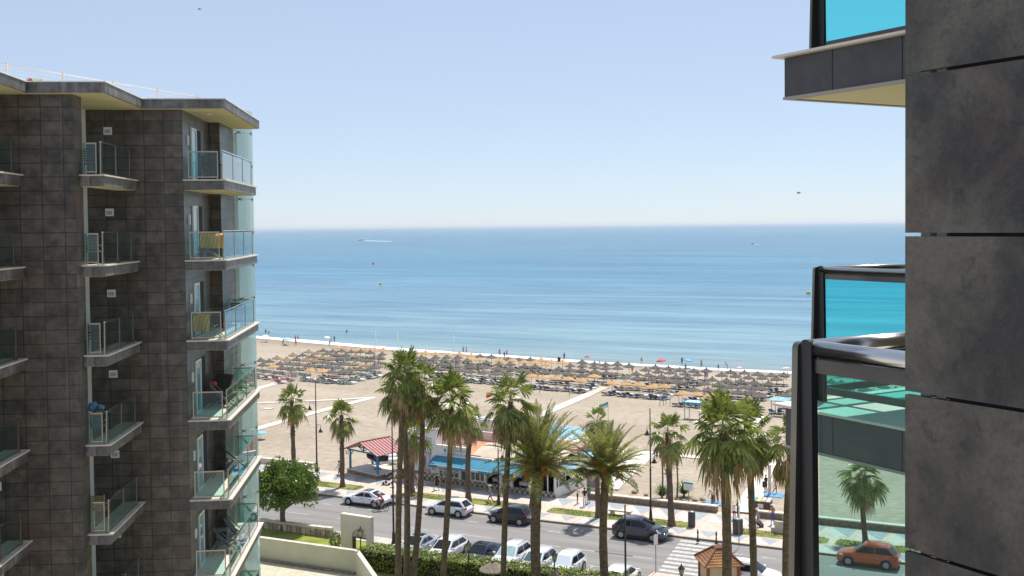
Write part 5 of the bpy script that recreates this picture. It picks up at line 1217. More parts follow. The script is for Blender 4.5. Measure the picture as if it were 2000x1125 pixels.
b.box(0, 0, 0, 3.9, .3, 5.2); b.box(0, .3, 0, .3, 9, 5.2); b.box(.3, 8.7, 0, 8, 9, 5.0)
b.box(3.6, .31, 2.7, 3.9, 9, 5.2)
b.box(3.901, .02, 2.55, 8.05, .28, H1+.1)                # sign fascia
b.box(8.051, .04, 2.6, RL, .26, 2.95)
for x0, x1 in ((3.9, 4.15), (6.75, 6.95), (7.85, 8.05), (9.85, 10.0), (11.55, 11.75), (12.9, 13.1), (15.05, 15.2), (16.1, 16.3), (17.75, RL)): b.box(x0+.002, .045, .0, x1-.002, .255, 2.599 if x0 > 8 else 2.549)
b.box(4.0, 6.0, 0, RL, 6.2, 2.9); b.box(RL-.2, .26, 0, RL, 6.0, .9); b.box(RL-.2, .26, 2.2, RL, 6.0, 2.9)
b.build('wall', M['white'], rest)
b = MB(); b.box(3.95, .05, 0, RL-.01, .24, .5); b.box(.0, -.035, 0, 3.9, -.002, .8); b.box(3.95, -.03, .0, RL, .045, .4)
b.build('plinth', M['check'], rest)
b = MB(); b.box(3.91, .3, .0, RL-.21, 5.99, .13); b.build('floor', M['trim'], rest)
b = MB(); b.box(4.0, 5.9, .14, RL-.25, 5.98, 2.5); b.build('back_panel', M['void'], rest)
b = MB(); b.box(3.91, .29, 2.96, 9.2, 8.69, 3.06); b.build('flat_roof', M['terra'], rest)
b = MB(); pts = []
n = 10
for i in range(n):
    y0, y1 = .3+.6*i, .3+.6*(i+1); z0, z1 = 3.0+.75*math.sin(PI*i/n), 3.0+.75*math.sin(PI*(i+1)/n)
    b.hexa([(8.1, y0, z0-.04), (RL, y0, z0-.04), (RL, y1, z1-.04), (8.1, y1, z1-.04), (8.1, y0, z0), (RL, y0, z0), (RL, y1, z1), (8.1, y1, z1)])
b.build('cloth_roof', M['tarp'], rest)
b = MB(); b.box(9.25, 6.6, 3.0, 16.5, 10.0, 3.35); b.build('rear_roof', M['pinkroof'], rest)
b = MB(); b.box(4.2, 2.6, 3.061, 4.35, 8.6, 5.15); b.box(4.36, 7.0, 3.061, 9.0, 7.2, 4.0); b.build('roof_wall', M['wall_pale'], rest)
for k in range(7):
    b = MB(); b.tube([(.2, .6+k*1.15, 5.35), (4.3, .6+k*1.15, 5.35)], .06, 4, 0, False); b.build('pergola_beam', M['cream_stone'], rest)
# parapet capping, window frames
b = MB(); b.box(3.88, -.04, H1+.103, 8.08, .33, H1+.2); b.box(-.03, -.04, 5.203, 3.95, .34, 5.3); b.build('capping', M['white'], rest)
def win(x0, x1, z0, z1, nv, nh, glass='car_glass'):
    f = MB(); t = .12
    f.box(x0, .06, z0, x0+t, .2, z1); f.box(x1-t, .06, z0, x1, .2, z1); f.box(x0+t, .06, z1-t, x1-t, .2, z1); f.box(x0+t, .06, z0, x1-t, .2, z0+t)
    for i in range(1, nv): x = x0+(x1-x0)*i/nv; f.box(x-t/2.4, .07, z0+t, x+t/2.4, .19, z1-t)
    for i in range(1, nh): z = z0+(z1-z0)*i/nh; f.box(x0+t, .075, z-.03, x1-t, .185, z+.03)
    o = f.build('window', M['white'], rest); g = MB(); g.box(x0+t, .11, z0+t, x1-t, .13, z1-t); g.build('pane', M['glass_win'], o)
win(4.16, 6.74, .52, 2.54, 4, 3); win(8.07, 9.84, .52, 2.58, 3, 2); win(11.77, 12.88, .52, 2.58, 2, 2); win(15.21, 16.09, .52, 2.58, 1, 2)
b = MB(); b.box(17.0, .06, .5, 17.08, .2, 2.59); b.box(16.32, .06, 2.5, 17.74, .2, 2.59); b.build('door_frame', M['white'], rest)
def awn(x0, x1, z0, z1, reach):
    b = MB(); b.hexa([(x0, -reach, z1), (x1, -reach, z1), (x1, -.005, z0), (x0, -.005, z0), (x0, -reach, z1+.03), (x1, -reach, z1+.03), (x1, -.005, z0+.03), (x0, -.005, z0+.03)])
    k = int((x1-x0)/.3); dx = (x1-x0)/k
    for i in range(k): b.poly([(x0+dx*i, -reach-.004, z1+.02), (x0+dx*i, -reach-.004, z1-.22), (x0+dx*(i+.5), -reach-.004, z1-.32), (x0+dx*(i+1), -reach-.004, z1-.22), (x0+dx*(i+1), -reach-.004, z1+.02)])
    b.poly([(x0, -reach, z1), (x0, -reach, z1-.22), (x0, -.02, z0-.25), (x0, -.02, z0)]); b.poly([(x1, -reach, z1), (x1, -.02, z0), (x1, -.02, z0-.25), (x1, -reach, z1-.22)])
    o = b.build('awning', M['awning'], rest)
    c = MB(); c.tube([(x0+.1, -.02, z0-.4), (x0+.1, -reach+.03, z1-.02)], .02, 5); c.tube([(x1-.1, -.02, z0-.4), (x1-.1, -reach+.03, z1-.02)], .02, 5); c.tube([(x0, -reach, z1+.01), (x1, -reach, z1+.01)], .03, 5); c.build('awning_arm', M['white'], o)
    c = MB(); c.box((x0+x1)/2-.8, -reach-.012, z1-.2, (x0+x1)/2+.2, -reach-.006, z1-.02); c.build('name_strip', M['pale_tri'], o)
awn(3.8, 7.8, 2.62, 1.98, 1.25); awn(7.9, 11.65, 2.72, 2.0, 1.35); awn(11.8, 14.95, 2.75, 2.1, 1.2)
def text(body, size, p, rz, m, parent, name, ext=.01):
    cu = bpy.data.curves.new(name, 'FONT'); cu.body = body; cu.size = size; cu.extrude = ext; cu.align_x = 'CENTER'; cu.resolution_u = 2
    o = bpy.data.objects.new('tmp', cu); COL.objects.link(o); dg = bpy.context.evaluated_depsgraph_get(); dg.update()
    me = bpy.data.meshes.new_from_object(o.evaluated_get(dg)); bpy.data.objects.remove(o)
    q = bpy.data.objects.new(name, me); COL.objects.link(q); me.materials.clear(); me.materials.append(m); q.parent = parent; q.location = p; q.rotation_euler = (PI/2, 0, rz); return q
b = MB(); b.box(4.6, -.02, 2.72, 7.7, .019, 3.58); sgn_o = b.build('sign_board', M['white'], rest)
text('RESTAURANTE', .30, (6.55, -.035, 3.25), 0, M['sky_paint2'], sgn_o, 'sign_lettering'); text('APOLLO', .40, (6.55, -.035, 2.84), 0, M['sky_paint2'], sgn_o, 'sign_lettering')
b = MB(); b.box(5.03, -.03, 2.95, 5.09, -.021, 3.5); b.box(4.88, -.03, 2.85, 5.24, -.021, 2.90); b.lathe([(.001, 0), (.17, 0), (.17, .01), (.001, .01)], n=14)
for i in range(b.v.__len__()-56 if False else 0): pass
b2 = MB(); b2.lathe([(.001, 0), (.16, 0), (.16, .01), (.001, .01)], n=12); b2.xf(Matrix.Translation((5.06, -.022, 3.3)) @ Matrix.Rotation(PI/2, 4, 'X'))
b = MB(); b.box(5.03, -.03, 2.95, 5.09, -.021, 3.5); b.box(4.88, -.03, 2.86, 5.24, -.021, 2.91); b.v += []; 
bs = len(b.v); b.v += b2.v; b.f += [tuple(i+bs for i in f) for f in b2.f]; b.m += b2.m; b.sm += b2.sm; b.build('sign_emblem', M['sky_paint2'], sgn_o)
# mural panel and blue stepped lines on the tiled side wall
b = MB(); b.box(1.9, -.06, .85, 3.2, -.012, 2.85); mp_ = b.build('mural_panel', M['mural_frame'], rest)
b = MB(); b.box(2.0, -.068, .95, 3.1, -.0605, 2.75); b.build('mural_picture', M['mural'], mp_)
b = MB(); b.box(2.45, -.075, 1.5, 2.65, -.0685, 2.2); b.box(2.38, -.075, 2.2, 2.72, -.0685, 2.26); b.box(2.48, -.075, 2.26, 2.62, -.0685, 2.45); b.box(2.45, -.0745, 1.2, 2.52, -.0685, 1.5); b.box(2.58, -.0745, 1.2, 2.65, -.0685, 1.5); b.build('mural_shape', M['straw_dark'], mp_)
b = MB(); b.box(2.05, -.072, 1.0, 3.05, -.0685, 1.19); b.build('mural_ground', M['straw_tan'], mp_)
b = MB(); b.box(3.35, -.05, 1.0, 3.85, -.012, 2.5); o = b.build('tile_panel', M['plaster'], rest); b = MB(); b.box(3.42, -.056, 1.08, 3.78, -.0505, 2.42); b.build('tile_picture', M['grey_tri'], o)
b = MB()
def ln(x0, z0, x1, z1): b.box(min(x0, x1)-.03, -.02, min(z0, z1)-.03, max(x0, x1)+.03, -.001, max(z0, z1)+.03)
for o_ in (0, .3):
    ln(.9, 4.9-o_, 2.3-o_, 4.9-o_); ln(2.3-o_, 4.9-o_, 2.3-o_, 4.3-o_); ln(2.3-o_, 4.3-o_, 3.3-o_, 4.3-o_); ln(3.3-o_, 4.3-o_, 3.3-o_, 3.6-o_ if o_ else 2.6)
    ln(.35+o_, .95, .35+o_, 4.9-o_)
b.build('blue_line', M['lblue'], rest)
# side terrace going back towards the beach
wq = [(1090, 972), (1126, 946), (1164, 917)]
o = thing('terrace_wing', 'low white side wall of the restaurant terrace with windows above it', 'terrace', G(*wq[0], .12)); o0 = Vector(o.location)
w0 = Vector((0, 0, 0)); w1 = G(*wq[2], .12)-o0; dv_ = w1.normalized(); WL = w1.length
b = MB(); wseg(b, w0, w1, .95, .22, -.1); b.build('wall', M['white'], o)
for i in range(6):
    p = dv_*(.15+i*WL/6); b = MB(); b.box(p.x-.05, p.y-.05, .95, p.x+.05, p.y+.05, 2.5); b.build('post', M['white'], o)
b = MB(); wseg(b, w0+Vector((-.05, 0, 0)), w1+Vector((-.05, 0, 0)), 2.6, .15, 2.5); wseg(b, w0+Vector((-.03, 0, 0)), w1+Vector((-.03, 0, 0)), 1.68, .08, 1.62); b.build('window_frame', M['white'], o)
b = MB(); wseg(b, w0+Vector((-.06, 0, 0)), w1+Vector((-.06, 0, 0)), 2.49, .03, .96); b.build('pane', M['glass_win'], o)
b = MB(); n_ = Vector((-dv_.y, dv_.x, 0)); r0, r1 = dv_*1.2, dv_*WL
b.hexa([tuple(r0-n_*.9+Vector((0, 0, 2.25))), tuple(r1-n_*.9+Vector((0, 0, 2.25))), tuple(r1+Vector((0, 0, 2.75))), tuple(r0+Vector((0, 0, 2.75))), tuple(r0-n_*.9+Vector((0, 0, 2.29))), tuple(r1-n_*.9+Vector((0, 0, 2.29))), tuple(r1+Vector((0, 0, 2.79))), tuple(r0+Vector((0, 0, 2.79)))])
b.build('awning', M['awn2'], o)
b = MB(); b.hexa([tuple(r0+Vector((0, 0, 2.8))), tuple(r1+Vector((0, 0, 2.8))), tuple(r1+n_*5+Vector((0, 0, 3.0))), tuple(r0+n_*5+Vector((0, 0, 3.0))), tuple(r0+Vector((0, 0, 2.9))), tuple(r1+Vector((0, 0, 2.9))), tuple(r1+n_*5+Vector((0, 0, 3.1))), tuple(r0+n_*5+Vector((0, 0, 3.1)))]); b.build('roof', M['cream_stone'], o)
def canopy(label, pts, z, stripes=True):
    c = sum((Vector(p) for p in pts), Vector())/len(pts); o = thing('sun_canopy', label, 'canopy', (c.x, c.y, 0), 0, 'blue cloth canopies on the beach'); P = [Vector(p)-Vector((c.x, c.y, 0)) for p in pts]
    n = 14
    b = MB()
    for i in range(n):
        a0, a1 = P[0].lerp(P[1], i/n), P[0].lerp(P[1], (i+1)/n); d0, d1 = P[3].lerp(P[2], i/n), P[3].lerp(P[2], (i+1)/n); k = .07*(i % 2)
        q = [a0, a1, d1, d0]; zz = [z+k, z+.07-k, z+.07-k, z+k]
        b.hexa([(p.x, p.y, t-.03) for p, t in zip(q, zz)]+[(p.x, p.y, t) for p, t in zip(q, zz)])
    b.build('cloth', M['awn2'], o)
    for p in P: b = MB(); b.tube([(p.x, p.y, -.6), (p.x, p.y, z)], .05, 6); b.build('post', M['white'], o)
    b = MB()
    for p, q in zip(P, P[1:]+P[:1]): b.tube([(p.x, p.y, z-.02), (q.x, q.y, z-.02)], .06, 5)
    b.build('edge_beam', M['white'], o)
canopy('pale blue cloth canopy left of the large date palm crown', [G(938, 852, 2.9), G(1000, 862, 2.9), G(1012, 830, 2.9), G(955, 822, 2.9)], 2.9)
canopy('pale blue cloth canopy between the two date palm crowns', [G(1060, 866, 2.9), G(1118, 872, 2.9), G(1144, 838, 2.9), G(1078, 828, 2.9)], 2.9)
canopy('small blue canopy beside the tiled restaurant wall', [G(826, 838, 3.2), G(870, 842, 3.2), G(880, 820, 3.2), G(838, 816, 3.2)], 3.2)
def dtable(label, p, rz):
    o = thing('dining_table', label, 'table', p, rz); b = MB(); b.box(-.45, -.45, .72, .45, .45, .76); b.build('table_top', M['white'], o); b = MB(); b.box(-.47, -.47, .42, .47, -.462, .758); b.box(-.47, .462, .42, .47, .47, .758); b.box(-.47, -.461, .42, -.462, .461, .758); b.box(.462, -.461, .42, .47, .461, .758); b.build('tablecloth', M['white'], o)
    for x in (-.4, .4):
        for y in (-.4, .4): b = MB(); b.tube([(x, y, 0), (x, y, .72)], .03, 5); b.build('leg', M['white'], o)
dtable('white restaurant table in the left open bay under the awning', RV(10.7, 1.3, .13), RZ); dtable('white restaurant table in the right open bay under the awning', RV(13.9, 1.2, .13), RZ)
for x, l in ((11.2, 'white chair beside the table in the left open bay'), (14.5, 'white chair beside the table in the right open bay')):
    slat_chair(l, RV(x+.2, .9, .13), RZ-PI/2, M['white'])
b = MB(); b.box(-.55, -.06, 0, .55, .06, 1.5); q = thing('menu_stand', 'grey notice panel standing beside the restaurant side wall', 'sign', G(1156, 960, .12), SROT); b.build('panel', M['plaster'], q); b = MB(); b.box(-.48, -.066, .4, .48, -.0605, 1.42); b.build('sheet', M['alu'], q)
# ------------------------------------------------------------------ boat shelter
GA, GBp = G(678, 923, .12), G(737, 937, .12); gx = GBp-GA; GLn = gx.length; gx.normalize(); GZ = math.atan2(gx.y, gx.x)
gz = thing('boat_shelter', 'open shelter with a red gabled roof on blue posts', 'shelter', GA, GZ)
dp = 3.5
b = MB(); b.box(0, 0, -.1, GLn, dp, .40); b.build('stone_base', M['stone'], gz); b = MB(); b.box(-.06, -.06, .403, GLn+.06, dp+.06, .48); b.build('floor_slab', M['cream_stone'], gz)
for x in (.25, GLn-.25):
    for y in (.25, dp-.25):
        b = MB(); b.box(x-.09, y-.09, .481, x+.09, y+.09, 2.4); b.tube([(x, y, 1.8), (x+(.5 if x < 1 else -.5), y, 2.35)], .05, 5); b.tube([(x, y, 1.8), (x, y+(.5 if y < 1 else -.5), 2.35)], .05, 5); b.build('post', M['blue_paint'], gz)
b = MB()
for y in (.25, dp*.5, dp-.25):
    b.box(-.2, y-.06, 2.4, GLn+.2, y+.06, 2.53); b.box(GLn/2-.06, y-.05, 2.53, GLn/2+.06, y+.05, 3.4)
    for sgn in (-1, 1): b.tube([(GLn/2, y, 2.55), (GLn/2+sgn*.9, y, 2.98)], .05, 5)
b.build('truss', M['blue_paint'], gz)
b = MB(); ov = .32; xm = GLn/2
for sgn in (-1, 1):
    xe = xm+sgn*(xm+ov); q = [(xm, -ov, 3.48), (xe, -ov, 2.42), (xe, dp+ov, 2.42), (xm, dp+ov, 3.48)]
    if sgn < 0: q = [q[0], q[3], q[2], q[1]]
    b.hexa([(p[0], p[1], p[2]+.02) for p in q]+[(p[0], p[1], p[2]+.09) for p in q])
b.build('roof', M['red_roof'], gz)
b = MB(); k = 10
for i in range(k+1):
    y = -ov+(dp+2*ov)*i/k
    for sgn in (-1, 1): xe = xm+sgn*(xm+ov); b.tube([(xm, y, 3.59), (xe, y, 2.53)], .035, 4, 0, False)
b.tube([(xm, -ov, 3.60), (xm, dp+ov, 3.60)], .07, 5, 0, False); b.build('roof_rib', M['red_dark'], gz)
b = MB(); b.box(-.1, -.12, 1.95, .65, -.06, 2.38); b.build('hanging_sign', M['plaster'], gz)
# boat on its blue stand
bo = thing('wooden_boat', 'dark wooden rowing boat displayed on a blue stand in the shelter', 'boat', GA+gx*(GLn*.55)+Vector((-gx.y, gx.x, 0))*1.9+Vector((0, 0, .48)), GZ+.15); bo.scale = (.86, .86, .86)
b = MB(); rings = []; n = 12
for i in range(n+1):
    t = i/n; x = -1.75+3.5*t; wv = .78*(1-abs(2*t-1)**2.2)**.6+.02; zs = 1.55+.32*(2*t-1)**2; zk = .95+.28*abs(2*t-1)**3
    rings.append([b.add((x, y*wv, zk+(zs-zk)*h)) for y, h in ((-1, 1), (-.93, .6), (-.65, .25), (0, 0), (.65, .25), (.93, .6), (1, 1), (.9, .96), (.6, .35), (0, .12), (-.6, .35), (-.9, .96))])
for a, c in zip(rings, rings[1:]):
    for i in range(12): j = (i+1) % 12; b.face((a[i], c[i], c[j], a[j]), 0, False)
b.face(rings[0]); b.face(rings[-1][::-1]); b.build('hull', M['boat_wood'], bo)
b = MB(); b.box(-.5, -.62, 1.35, -.3, .62, 1.4); b.box(.5, -.62, 1.35, .7, .62, 1.4); b.build('thwart', M['boat_wood'], bo); b = MB(); b.lathe([(.5, 0), (.45, .08), (.2, .15), (.16, .6), (.3, .8), (.35, .97)], n=12); b.build('stand', M['blue_paint'], bo)
b = MB(); b.box(.62, .5, .06, 1.7, 6.5, .9); o = thing('planter_wall', 'tan stone planter wall between shelter and restaurant', 'wall', G(752, 934, .12), SROT+.05)
b.build('masonry', M['sandstone'], o); b = MB(); b.box(.58, .46, .903, 1.74, 6.54, 1.0); b.build('capping', M['stone_cap'], o)
for i, (lab, px, py) in enumerate((('pale blue upturned pedal boat behind the planter wall', 752, 902), ('white and blue upturned boat beyond the planter wall', 757, 893))):
    q = G(px, py, .8); b = MB(); rings = []
    for k in range(9):
        t = k/8; x = -1.5+3*t; w_ = .5*(1-abs(2*t-1)**2.5)**.6+.03; rings.append([b.add((x, w_*math.cos(a), .1+.38*math.sin(a)*(1-.4*abs(2*t-1)))) for a in [PI*j/6 for j in range(7)]])
    for a, c in zip(rings, rings[1:]):
        for j in range(6): b.face((a[j], c[j], c[j+1], a[j+1]), 0, True)
    tag(b.build('upturned_boat', M['pale_blue'] if i == 0 else M['white'], loc=q, rotz=SROT+.5), lab, 'boat')
# ------------------------------------------------------------------ kiosk
ka = D(1404, 1066, 79); kz = ka.z
ko = thing('tiled_kiosk', 'small kiosk with a mossy terracotta pyramid roof and cream slats', 'kiosk', (ka.x, 79.0, 0), SROT+.55)
R0 = 2.05; ez = kz-1.15
b = MB(); ring = [(R0*math.cos(a), R0*math.sin(a), ez) for a in [PI/4+PI/2*i for i in range(4)]]; tp = [(.34*math.cos(a), .34*math.sin(a), kz-.12) for a in [PI/4+PI/2*i for i in range(4)]]
rows = 7
for i in range(4):
    j = (i+1) % 4; A0, A1, T1, T0 = Vector(ring[i]), Vector(ring[j]), Vector(tp[j]), Vector(tp[i])
    for k in range(rows):
        a, c = A0.lerp(T0, k/rows), A1.lerp(T1, k/rows); e, f = A1.lerp(T1, (k+1.15)/rows), A0.lerp(T0, (k+1.15)/rows); u = Vector((0, 0, .055))
        nseg = 14-int(k*1.6)
        for s_ in range(nseg):
            t0, t1 = s_/nseg, (s_+1)/nseg; wob = Vector((0, 0, .035)) 
            p0, p1, p2, p3 = a.lerp(c, t0)+u, a.lerp(c, t1)+u, f.lerp(e, t1), f.lerp(e, t0); mid0 = a.lerp(c, (t0+t1)/2)+u+wob; mid1 = f.lerp(e, (t0+t1)/2)+wob
            b.poly([p0, mid0, mid1, p3]); b.poly([mid0, p1, p2, mid1]); b.poly([p0-u, p1-u, p1, mid0, p0])
rf = b.build('roof', M['roof_tile'], ko)
b = MB()
for i in range(4): A0, T0 = Vector(ring[i])+Vector((0, 0, .09)), Vector(tp[i])+Vector((0, 0, .09)); b.tube([A0, T0], .07, 6, 0, False)
b.build('ridge_tile', M['roof_brown'], rf)
b = MB(); b.lathe([(.52, kz-.10), (.50, kz-.05), (.05, kz+.14)], n=4, sm=False); b.xf(Matrix.Rotation(PI/4, 4, 'Z')); b.build('roof_cap', M['roof_brown'], rf)
hw = 1.12
b = MB(); k = int(ez/.11)
for i in range(k): b.box(-hw, -hw, .05+i*.11, hw, hw, .05+i*.11+.095)
b.box(-hw+.02, -hw+.02, .0, hw-.02, hw-.02, ez+.1); b.build('slat_wall', M['slat'], ko)
for x in (-hw, hw):
    for y in (-hw, hw): b = MB(); b.box(x-.1, y-.1, 0, x+.1, y+.1, ez+.08); b.build('corner_post', M['red_wood'], ko)
# ------------------------------------------------------------------ showers, containers
def shower(label, px, py, h, pad, rz=SROT):
    q = GB(px, py); o = thing('beach_shower', label, 'shower', q, rz); b = MB(); b.box(-.12, -.12, -.1, .12, .12, h); b.build('column', M['stone_cap'] if h > 2 else M['alu'], o)
    b = MB(); b.box(-pad, -pad*.6, -.1, pad, pad*.6, .07); b.build('foot_mat', M['mat_blue'], o); b = MB(); b.tube([(.12, 0, h-.1), (.3, 0, h-.12)], .025, 5); b.lathe([(.05, h-.18), (.03, h-.12)], (.3, 0, 0), 8); b.build('shower_head', M['steel'], o)
shower('tall beach shower column on a blue mat beside the walkway', 1503, 967, 2.9, 1.35); shower('short foot shower on a pale blue mat beside the low wall', 1392, 984, 1.1, .9)
q = GB(1488, 1002); o = thing('recycling_container', 'brown slatted recycling container with coloured lids', 'container', q, SROT)
b = MB(); b.box(-.85, -.5, -.05, .85, .5, 1.15)
for i in range(17): b.box(-.85+.1*i+.01, -.52, 0, -.85+.1*i+.09, -.5001, 1.1)
b.build('slatted_body', M['brown_wood'], o)
for x, m_ in ((-.62, 'sky_paint2'), (-.2, 'sign_yellow'), (.22, 'pale_tri'), (.64, 'pale_tri')): b = MB(); b.hexa([(x-.19, -.48, 1.152), (x+.19, -.48, 1.152), (x+.19, .48, 1.152), (x-.19, .48, 1.152), (x-.17, -.40, 1.2), (x+.17, -.40, 1.2), (x+.17, .46, 1.32), (x-.17, .46, 1.32)]); b.build('lid', M[m_], o)
b = MB(); b.box(-.25, -.535, .55, .25, -.521, .95); b.build('notice', M['white'], o)
b = MB(); b.tube([(0, .7, 0), (0, .7, 1.9)], .03, 5); b.box(-.15, .66, 1.9, .15, .69, 2.45); o = thing('info_post', 'thin post with a small pale sign behind the recycling container', 'sign', GB(1489, 996), SROT); b.build('post', M['trim'], o)
M['rock'] = mat('pale brown rock', (.36, .25, .16), .9, var=.35, scale=3, bump=.5)
# ------------------------------------------------------------------ beach parasols and loungers
UA = dict(z=(495, 640), tan=[(1170,270),(1300,285),(1430,295),(1560,295),(1680,300),(1815,305),(275,530),(790,575),(965,590)],
 mid=[(965,405),(1085,410),(1415,495),(555,365),(325,408),(765,325),(465,430),(740,440),(895,350),(850,445),(1430,380),(1570,510)],
 dark=[(970,305),(1105,315),(1225,318),(1365,322),(1495,320),(1625,340),(105,452),(225,465),(125,510),(370,485),(600,437),(690,380),(820,395),(1035,350),(1150,370),(1290,365),(1690,400),(505,495),(640,500),(775,510),(1000,470),(1205,420),(1260,490),(1500,440),(1630,450),(400,545),(535,575),(1040,535),(1190,540),(1690,540),(1340,570),(1490,560),(1100,605),(1250,605),(1770,410),(1800,360),(1750,480)])
UB = dict(z=(760, 660), tan=[(370,185),(505,200),(650,215),(830,220),(980,220),(1140,235),(1105,280),(1265,285),(1540,310),(1720,310),(1880,325),(1985,520)], mid=[],
 dark=[(450,265),(520,290),(655,265),(615,295),(805,260),(770,300),(960,260),(930,300),(1270,245),(1425,255),(565,335),(730,360),(850,365),(1090,315),(690,415),(1155,385),(1360,340),(1335,405),(1535,355),(1690,360),(1690,420),(1510,410),(1850,380),(1840,430),(980,440),(1140,455),(1315,465),(1490,475),(1660,490),(1660,285),(1810,290),(420,330),(330,300),(300,380),(430,420),(200,330),(560,430)])
UC = dict(z=(1020, 680), tan=[(35,180),(170,195),(265,155),(335,207),(410,175),(565,195),(295,390),(470,412),(645,420),(815,440),(1005,378),(1250,470),(1450,487),(1625,500),(1815,518),(1980,525)], mid=[],
 dark=[(105,155),(175,240),(30,240),(40,300),(670,230),(510,285),(665,295),(835,300),(315,325),(490,335),(650,350),(835,365),(835,185),(835,240),(1005,205),(1000,250),(1010,320),(1165,215),(1165,265),(1170,330),(1325,220),(1325,265),(1490,240),(1720,290),(1590,350),(1855,260),(1900,315),(1760,360),(1420,405),(1610,410),(1800,425),(1940,380)])
UD_ = dict(z=(1280, 690), tan=[(375,540),(580,555),(785,570),(1720,630)], mid=[],
 dark=[(185,200),(345,220),(40,240),(215,250),(90,305),(285,320),(415,270),(450,330),(130,370),(320,390),(540,235),(590,280),(715,235),(680,410),(790,360),(925,295),(995,370),(1050,255),(1120,300),(1240,262),(1295,320),(880,430),(1070,445),(1195,385),(1260,455),(1425,285),(1490,335),(1375,400),(1480,470),(1620,290),(1695,350),(1585,415),(1790,290),(525,490),(735,495),(935,505),(1155,525),(1335,530),(1920,495),(1845,570),(1440,580)])
LAB = {'tan': 'bright tan straw parasol', 'mid': 'brown straw parasol', 'dark': 'weathered grey straw parasol'}
GRP = {'tan': 'tan straw parasols on the beach', 'mid': 'brown straw parasols on the beach', 'dark': 'grey straw parasols on the beach'}
PROTO = {}
def parasol_proto(kind, v):
    rg = random.Random(v*7+len(kind)); o = bpy.data.objects.new('beach_parasol', None); COL.objects.link(o); o['category'] = 'parasol'; o.empty_display_size = .2
    b = MB(); b.tube([(0, 0, -.3), (0, 0, 2.35)], .045, 6); b.build('pole', M['pole_wood'], o)
    b = MB(); r = 1.18; n = 20; prof = [(r, 1.78), (r*.99, 1.84), (r*.72, 2.0), (r*.45, 2.14), (.22, 2.31), (.13, 2.36), (.10, 2.5), (.015, 2.53)]
    rings = []
    for q, z in prof: rings.append([b.add((q*(1+rg.uniform(-.03, .03))*math.cos(2*PI*j/n), q*(1+rg.uniform(-.03, .03))*math.sin(2*PI*j/n), z+rg.uniform(-.02, .02)-(.05*(j % 2) if q > 1.1 else 0))) for j in range(n)])
    for a, c in zip(rings, rings[1:]):
        for j in range(n): b.face((a[j], a[(j+1) % n], c[(j+1) % n], c[j]))
    u = [b.add((r*.97*math.cos(2*PI*j/n), r*.97*math.sin(2*PI*j/n), 1.78)) for j in range(n)]; t = b.add((0, 0, 2.2))
    for j in range(n): b.face((u[(j+1) % n], u[j], t))
    b.build('canopy', M['straw_'+kind], o); return o
def lounger_mesh(name, fab, back):
    b = MB()
    b.box(-.32, -.95, .26, .32, .35, .31, 0); b.box(-.37, -.97, .22, -.29, .95, .30, 1); b.box(.29, -.97, .22, .37, .95, .30, 1); b.box(-.32, -.98, .315, .32, -.35, .33, 1)
    b.hexa([(-.32, .35, .27), (.32, .35, .27), (.32, .95, .27+back), (-.32, .95, .27+back), (-.32, .35, .32), (.32, .35, .32), (.32, .92, .33+back), (-.32, .92, .33+back)], 0)
    for x in (-.31, .27):
        for y in (-.85, .55): b.box(x, y, 0, x+.04, y+.05, .22, 1)
    o = b.build(name, [fab, M['white']]); return o
M['f_blue'] = mat('navy mesh fabric', (.07, .125, .22), .8); M['f_green'] = mat('green mesh fabric', (.07, .16, .13), .8); M['f_aqua'] = mat('aqua mesh fabric', (.30, .50, .50), .8); M['f_red'] = mat('red pink mesh fabric', (.42, .14, .13), .8); M['f_white'] = mat('white mesh fabric', (.62, .62, .60), .8)
LP = {}
def area_of(px, py):
    if px < 760: return 'left of the tall palms'
    if px < 1010: return 'right of the tall palms'
    if px < 1180: return 'just left of the slab walkway'
    return 'right of the slab walkway'
used = {}; pts_all = []
for U in (UA, UB, UC, UD_):
    ox, oy = U['z']
    for kind in ('tan', 'mid', 'dark'):
        for (zx, zy) in U[kind]: pts_all.append((ox+zx/7.143, oy+zy/7.143, kind))
for p in ((1622, 743), (1644, 748), (1669, 749), (1707, 746), (1600, 741), (1655, 757), (1690, 758), (1725, 752), (1750, 760), (1580, 748)): pts_all.append((p[0], p[1], 'dark'))
pts_all = [(x, y, k, GB(x, y, 2.1)) for x, y, k in pts_all]
keep = []
for e in sorted(pts_all, key=lambda e: e[3].y):
    if all((e[3]-f[3]).length > 1.25 for f in keep): keep.append(e)
def rowname(px, py, p):
    s_, n_ = sn(p); t = nsh(s_)-n_
    return 'near the water' if t < 16 else ('in the middle rows' if t < 34 else 'in the front rows')
tri = {'tan': ('straw_tan', 'tan'), 'mid': ('straw_mid', 'mid'), 'dark': ('straw_dark', 'dark')}
loungers = []
for (px, py, kind, p) in keep:
    v = rnd.randrange(3)
    if (kind, v) not in PROTO: o = PROTO[kind, v] = parasol_proto(kind, v)
    else: o = copy_tree(PROTO[kind, v])
    s_, n_ = sn(p)
    o.location = (p.x, p.y, zb(s_, n_)); o.rotation_euler = (rnd.uniform(-.04, .04), rnd.uniform(-.04, .04), rnd.uniform(0, 6.28)); k = rnd.uniform(.92, 1.06); o.scale = (k, k, rnd.uniform(.95, 1.05))
    if px > 1575: o['label'] = 'straw parasol seen through the teal balcony glass'; o['group'] = 'parasols behind the teal glass'
    else:
        o['label'] = '%s %s %s' % (LAB[kind], rowname(px, py, p), area_of(px, py)); o['group'] = GRP[kind]+', '+area_of(px, py)+', '+rowname(px, py, p)
    loungers.append((px, py, p, kind))
# individual labels for the parasols that stand out
LROT = SROT-.12
cnt = 0; far = []
cand = []
for (px, py, p, kind) in loungers:
    for q in (-.62, .62):
        for r in ((-1.1,) if True else (0,)): cand.append((p.y, px, py, p, q, r))
